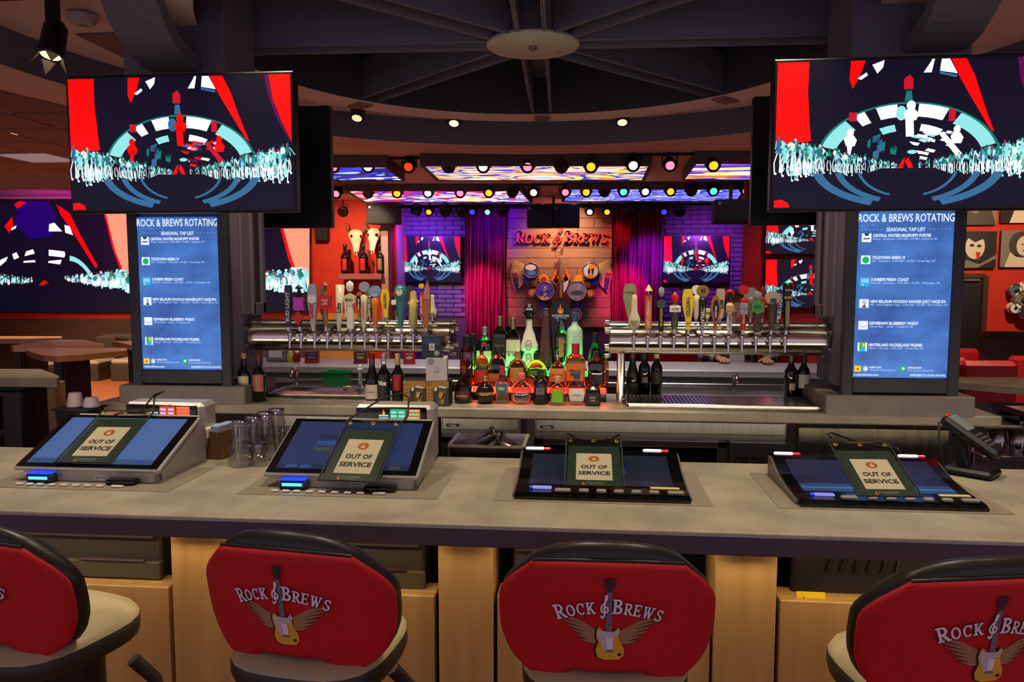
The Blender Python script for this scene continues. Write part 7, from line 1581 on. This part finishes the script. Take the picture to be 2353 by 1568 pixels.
# left arm of the bar
def arm(P, z, th, label, name='side_counter'):
    c = sum(P, Vector()) / len(P); t = thing(name, label, 'counter', (c.x, c.y, 0), 0, 'side arms of the bar'); n = len(P); V = [(p.x - c.x, p.y - c.y, z) for p in P] + [(p.x - c.x, p.y - c.y, z - th) for p in P]; mb = MB(); F = [list(range(n)), list(range(n, 2 * n))[::-1]] + [(i, n + i, n + (i + 1) % n, (i + 1) % n) for i in range(n)]
    if (P[1] - P[0]).cross(P[2] - P[1]).z < 0: F = [f[::-1] for f in F]
    mb.add(V, F); mb.build('countertop', concrete, t); return t, c
t, c = arm([aZ(x, y, 1.07) for x, y in ((-260, 866), (-260, 848), (93, 848), (131, 862), (137, 866), (130, 870))], 1.07, .05, 'grey side counter at the left picture edge')
pp = aZ(100, 866, 1.07); MB().box((pp.x - c.x - .03, .05, .51), (.05, .10, 1.02), b=.004).build('post', mat('post_cream', (190, 160, 110), .5), t)
dw = thing('glass_washer', 'black and steel glass washer under the left side counter', 'dishwasher', (pp.x - .45, c.y + .0, 0)); MB().box((0, .03, .50), (.66, .30, .98), b=.01).build('cabinet', mat('washer_black', (24, 24, 24), .35), dw); MB().box((-.05, -.135, .86), (.50, .03, .20), b=.02).build('hood', steel, dw); MB().box((-.05, -.128, .62), (.50, .014, .22), b=.004).build('window', mat('washer_glass', (40, 40, 38), .08), dw); MB().box((-.05, -.14, .40), (.46, .03, .03), b=.008).build('handle', steelp, dw)
t2 = thing('black_tub', 'black tub of cups on the left end of the back counter', 'tub', (aZ(258, 950, 1.0).x, 3.15, .93)); mb = MB(); V = []
for (k, z) in ((.85, 0), (1, .14), (1.15, .14), (1.15, .132)): V += [(-.075 * k, -.06 * k, z), (.075 * k, -.06 * k, z), (.075 * k, .06 * k, z), (-.075 * k, .06 * k, z)]
mb.add(V, [(3, 2, 1, 0)] + [(4 * j + i, 4 * j + (i + 1) % 4, 4 * (j + 1) + (i + 1) % 4, 4 * (j + 1) + i) for j in range(3) for i in range(4)] + [(4, 5, 6, 7)]); mb.build('tub_body', black, t2)
for k, (dx, lb) in enumerate(((-.02, 'clear plastic cup, left one in the black tub'), (.055, 'clear plastic cup, right one in the black tub'))):
    u = thing('plastic_cup', lb, 'cup', (t2.location.x + dx, 3.15, 1.072), 0, 'plastic cups in the black tub'); MB().lathe([(.034, 0), (.036, .004), (.026, .058 - k * .02), (.024, .062 - k * .02), (0, .062 - k * .02)], 16, caps=False).build('cup', mat('cup_frost', (196, 176, 176), .4), u)
sst = thing('tub_stand', 'narrow steel stand carrying the black tub', 'stand', (t2.location.x, 3.15, 0)); MB().box((0, 0, .92), (.20, .14, .016), b=.003).build('top', steelb, sst)
for sx_ in (-.08, .08): MB().cyl((sx_, 0, 0), (sx_, 0, .915), .012, n=8).build('leg', steelb, sst)
# right arm of the bar
t, c = arm([aZ(x, y, 1.07) for x, y in ((2180, 878), (2170, 866), (2560, 868), (2700, 905), (2560, 910))], 1.07, .035, 'grey side counter at the right picture edge')
p = aZ(2275, 885, 1.07); MB().box((.1, -.02, .5), (1.6, .04, .94)).build('inner_wall', mat('far_wall', (58, 60, 64), .45), t)
gs = thing('glass_shelf', 'steel two tier glass shelf under the right side counter', 'shelf', (aY(2232, 960, 3.55).x + .5, 3.55, 0))
for z in (.86, .995): MB().box((0, .02, z), (1.0, .26, .014), b=.003).build('tier', steelb, gs)
for sx_ in (-.48, .48): MB().cyl((sx_, .02, 0), (sx_, .02, 1.03), .012, n=8).build('upright', steelp, gs)
ORD2 = ('left', 'second', 'third', 'fourth', 'fifth', 'rightmost')
for k in range(6):
    u = thing('pint_glass', 'clear pint glass on the shelf under the right side counter, %s' % (ORD2[k] if k in (0, 5) else ORD2[k] + ' from the left'), 'glass', (gs.location.x - .40 + k * .085, gs.location.y - .02, .8675), 0, 'pint glasses on the right shelf'); MB().lathe([(.030, 0), (.031, .004), (.040, .118), (.038, .118), (.029, .01), (0, .01)], 16, caps=False).build('body', (clear if k > 1 else steel), u)
bw = thing('black_bottle_well', 'glossy black bottle well under the right side counter', 'bottle well', (gs.location.x + .05, gs.location.y - .02, 1.0025)); MB().box((0, 0, .03), (.80, .20, .06), b=.02).build('well', blackg, bw); MB().box((0, -.106, .012), (.82, .012, .022), b=.004).build('rail', steelp, bw)
# right lounge: half wall, red booths, pictures, wall ornament
hw0, hw1 = aY(2262, 768, 8.6), aY(2560, 768, 8.6); hw = thing('half_wall', 'dark wooden half wall behind the red booths', 'partition', ((hw0.x + hw1.x) / 2, 8.6, 0)); MB().box((0, .05, hw0.z / 2), (hw1.x - hw0.x, .1, hw0.z), b=.006).build('panel', dwood, hw); MB().box((0, .05, hw0.z), (hw1.x - hw0.x + .04, .16, .05), b=.006).build('cap_rail', dwood, hw)
for k in range(3): MB().box((-.9 + k * .8, -.008, hw0.z * .55), (.6, .02, hw0.z * .5), b=.006).build('inset', brown_pan, hw)
boothred = mat('booth_red', (200, 20, 26), .45)
def redbooth(pxa, pxb, pt, Y, label):
    a0, b0 = aY(pxa, pt, Y), aY(pxb, pt, Y); t = thing('red_booth', label, 'booth', ((a0.x + b0.x) / 2, Y, 0), 0, 'red padded booths on the right'); w = b0.x - a0.x
    MB().box((0, .06, a0.z / 2 + .14), (w, .12, a0.z - .28), b=.03).build('backrest', boothred, t); MB().box((0, .32, .42), (w, .5, .12), b=.03).build('seat', boothred, t); MB().box((0, .30, .18), (w - .02, .48, .36), b=.01).build('base', blackm, t)
redbooth(2150, 2256, 802, 7.0, 'red booth beside the doorway, farthest back'); redbooth(2150, 2228, 822, 6.2, 'red booth half hidden by the right column'); redbooth(2212, 2345, 831, 5.6, 'wide red booth in front of the half wall'); redbooth(2330, 2460, 820, 6.4, 'red booth at the right picture edge')
GRY = [mat('photo_black', (26, 24, 22), .5), mat('photo_grey', (120, 112, 100), .5), mat('photo_pale', (206, 196, 176), .5), mat('photo_dark', (64, 58, 52), .5), mat('photo_red', (190, 30, 30), .5)]
def photo(pxa, pxb, pya, pyb, label, kind):
    Y = 10.34; a0, b0 = aY(pxa, pya, Y), aY(pxb, pyb, Y); w, h = b0.x - a0.x, a0.z - b0.z; t = thing('wall_photo', label, 'picture', ((a0.x + b0.x) / 2, Y, b0.z), 0, 'black and white photographs on the red wall'); MB().box((0, .02, h / 2), (w, .04, h), b=.004).build('canvas', GRY[3], t); a = Art(lift=.001); a.rect(-w / 2, 0, w / 2, h, 0 if kind in (0, 3) else 1, 1)
    if kind == 0: a.ell(-.02 * w, h * .58, w * .24, h * .34, 2, 2); a.poly([(-w * .26, h * .95), (w * .22, h * .95), (w * .18, h * .80), (-w * .02, h * .70), (-w * .2, h * .82)], 0, 3); a.ell(-w * .10, h * .62, w * .06, h * .04, 0, 3, 10); a.ell(w * .08, h * .60, w * .06, h * .04, 0, 3, 10); a.poly([(w * .0, h * .44), (w * .12, h * .43), (w * .10, h * .24), (w * .03, h * .24)], 4, 3); a.poly([(-w * .5, 0), (-w * .2, h * .22), (w * .1, h * .1), (w * .5, h * .36), (w * .5, h * .26), (w * .05, 0)], 1, 3)
    elif kind == 1: a.ell(-.02 * w, h * .62, w * .30, h * .36, 3, 2); a.ell(w * .04, h * .58, w * .18, h * .27, 2, 3); a.poly([(-w * .4, 0), (-w * .28, h * .4), (0, h * .25), (w * .3, h * .4), (w * .45, 0)], 2, 2); a.ell(0, h * .62, w * .025, h * .02, 0, 4, 8); a.ell(w * .1, h * .62, w * .025, h * .02, 0, 4, 8); a.ell(w * .05, h * .45, w * .05, h * .02, 3, 4, 8)
    elif kind == 2: a.poly([(-w * .5, 0), (-w * .3, h * .5), (0, h * .3), (w * .3, h * .6), (w * .5, 0)], 3, 2); a.ell(-.05 * w, h * .7, w * .18, h * .22, 2, 2)
    else: a.poly([(-w * .3, 0), (-w * .1, h * .7), (w * .2, h * .5), (w * .5, h * .9), (w * .5, 0)], 2, 2); a.ell(w * .1, h * .8, w * .12, h * .16, 1, 3)
    a.build('print', GRY, t)
photo(2197, 2287, 532, 616, 'black and white photograph of a painted face on the red wall', 0); photo(2302, 2396, 530, 614, 'black and white portrait with long pale hair on the red wall', 1); photo(2197, 2289, 434, 517, 'black and white photograph above the painted face, cut by the television', 2); photo(2304, 2398, 432, 512, 'black and white photograph above the long haired portrait', 3)
Yo = 10.3; wo = thing('drum_wall_ornament', 'cluster of cymbals and drum hoops on the red wall at the right picture edge', 'wall art', (aY(2352, 690, Yo).x, Yo, aY(2352, 690, Yo).z))
for k, (dx, dz, r, m_) in enumerate(((-.11, .12, .08, mat('orn_teal', (90, 110, 116), .4)), (.02, .14, .10, white), (-.02, 0, .12, mat('orn_grey', (130, 120, 120), .4)), (-.12, -.1, .07, white), (.0, -.15, .09, mat('orn_dark', (60, 50, 60), .4)), (.14, .0, .12, white))):
    d = MB().cyl((dx, -.02 - .01 * k, dz), (dx, .04, dz), r, n=24).build('cymbal', m_, wo); MB().tube([(dx + r * math.cos(R(a_)), -.025 - .01 * k, dz + r * math.sin(R(a_))) for a_ in range(0, 361, 20)], .008, 6).build('hoop', steelp, d)
    MB().sphere((dx, -.03 - .01 * k, dz), r * .3, 10, 6, sc=(1, .4, 1)).build('boss', black, d)
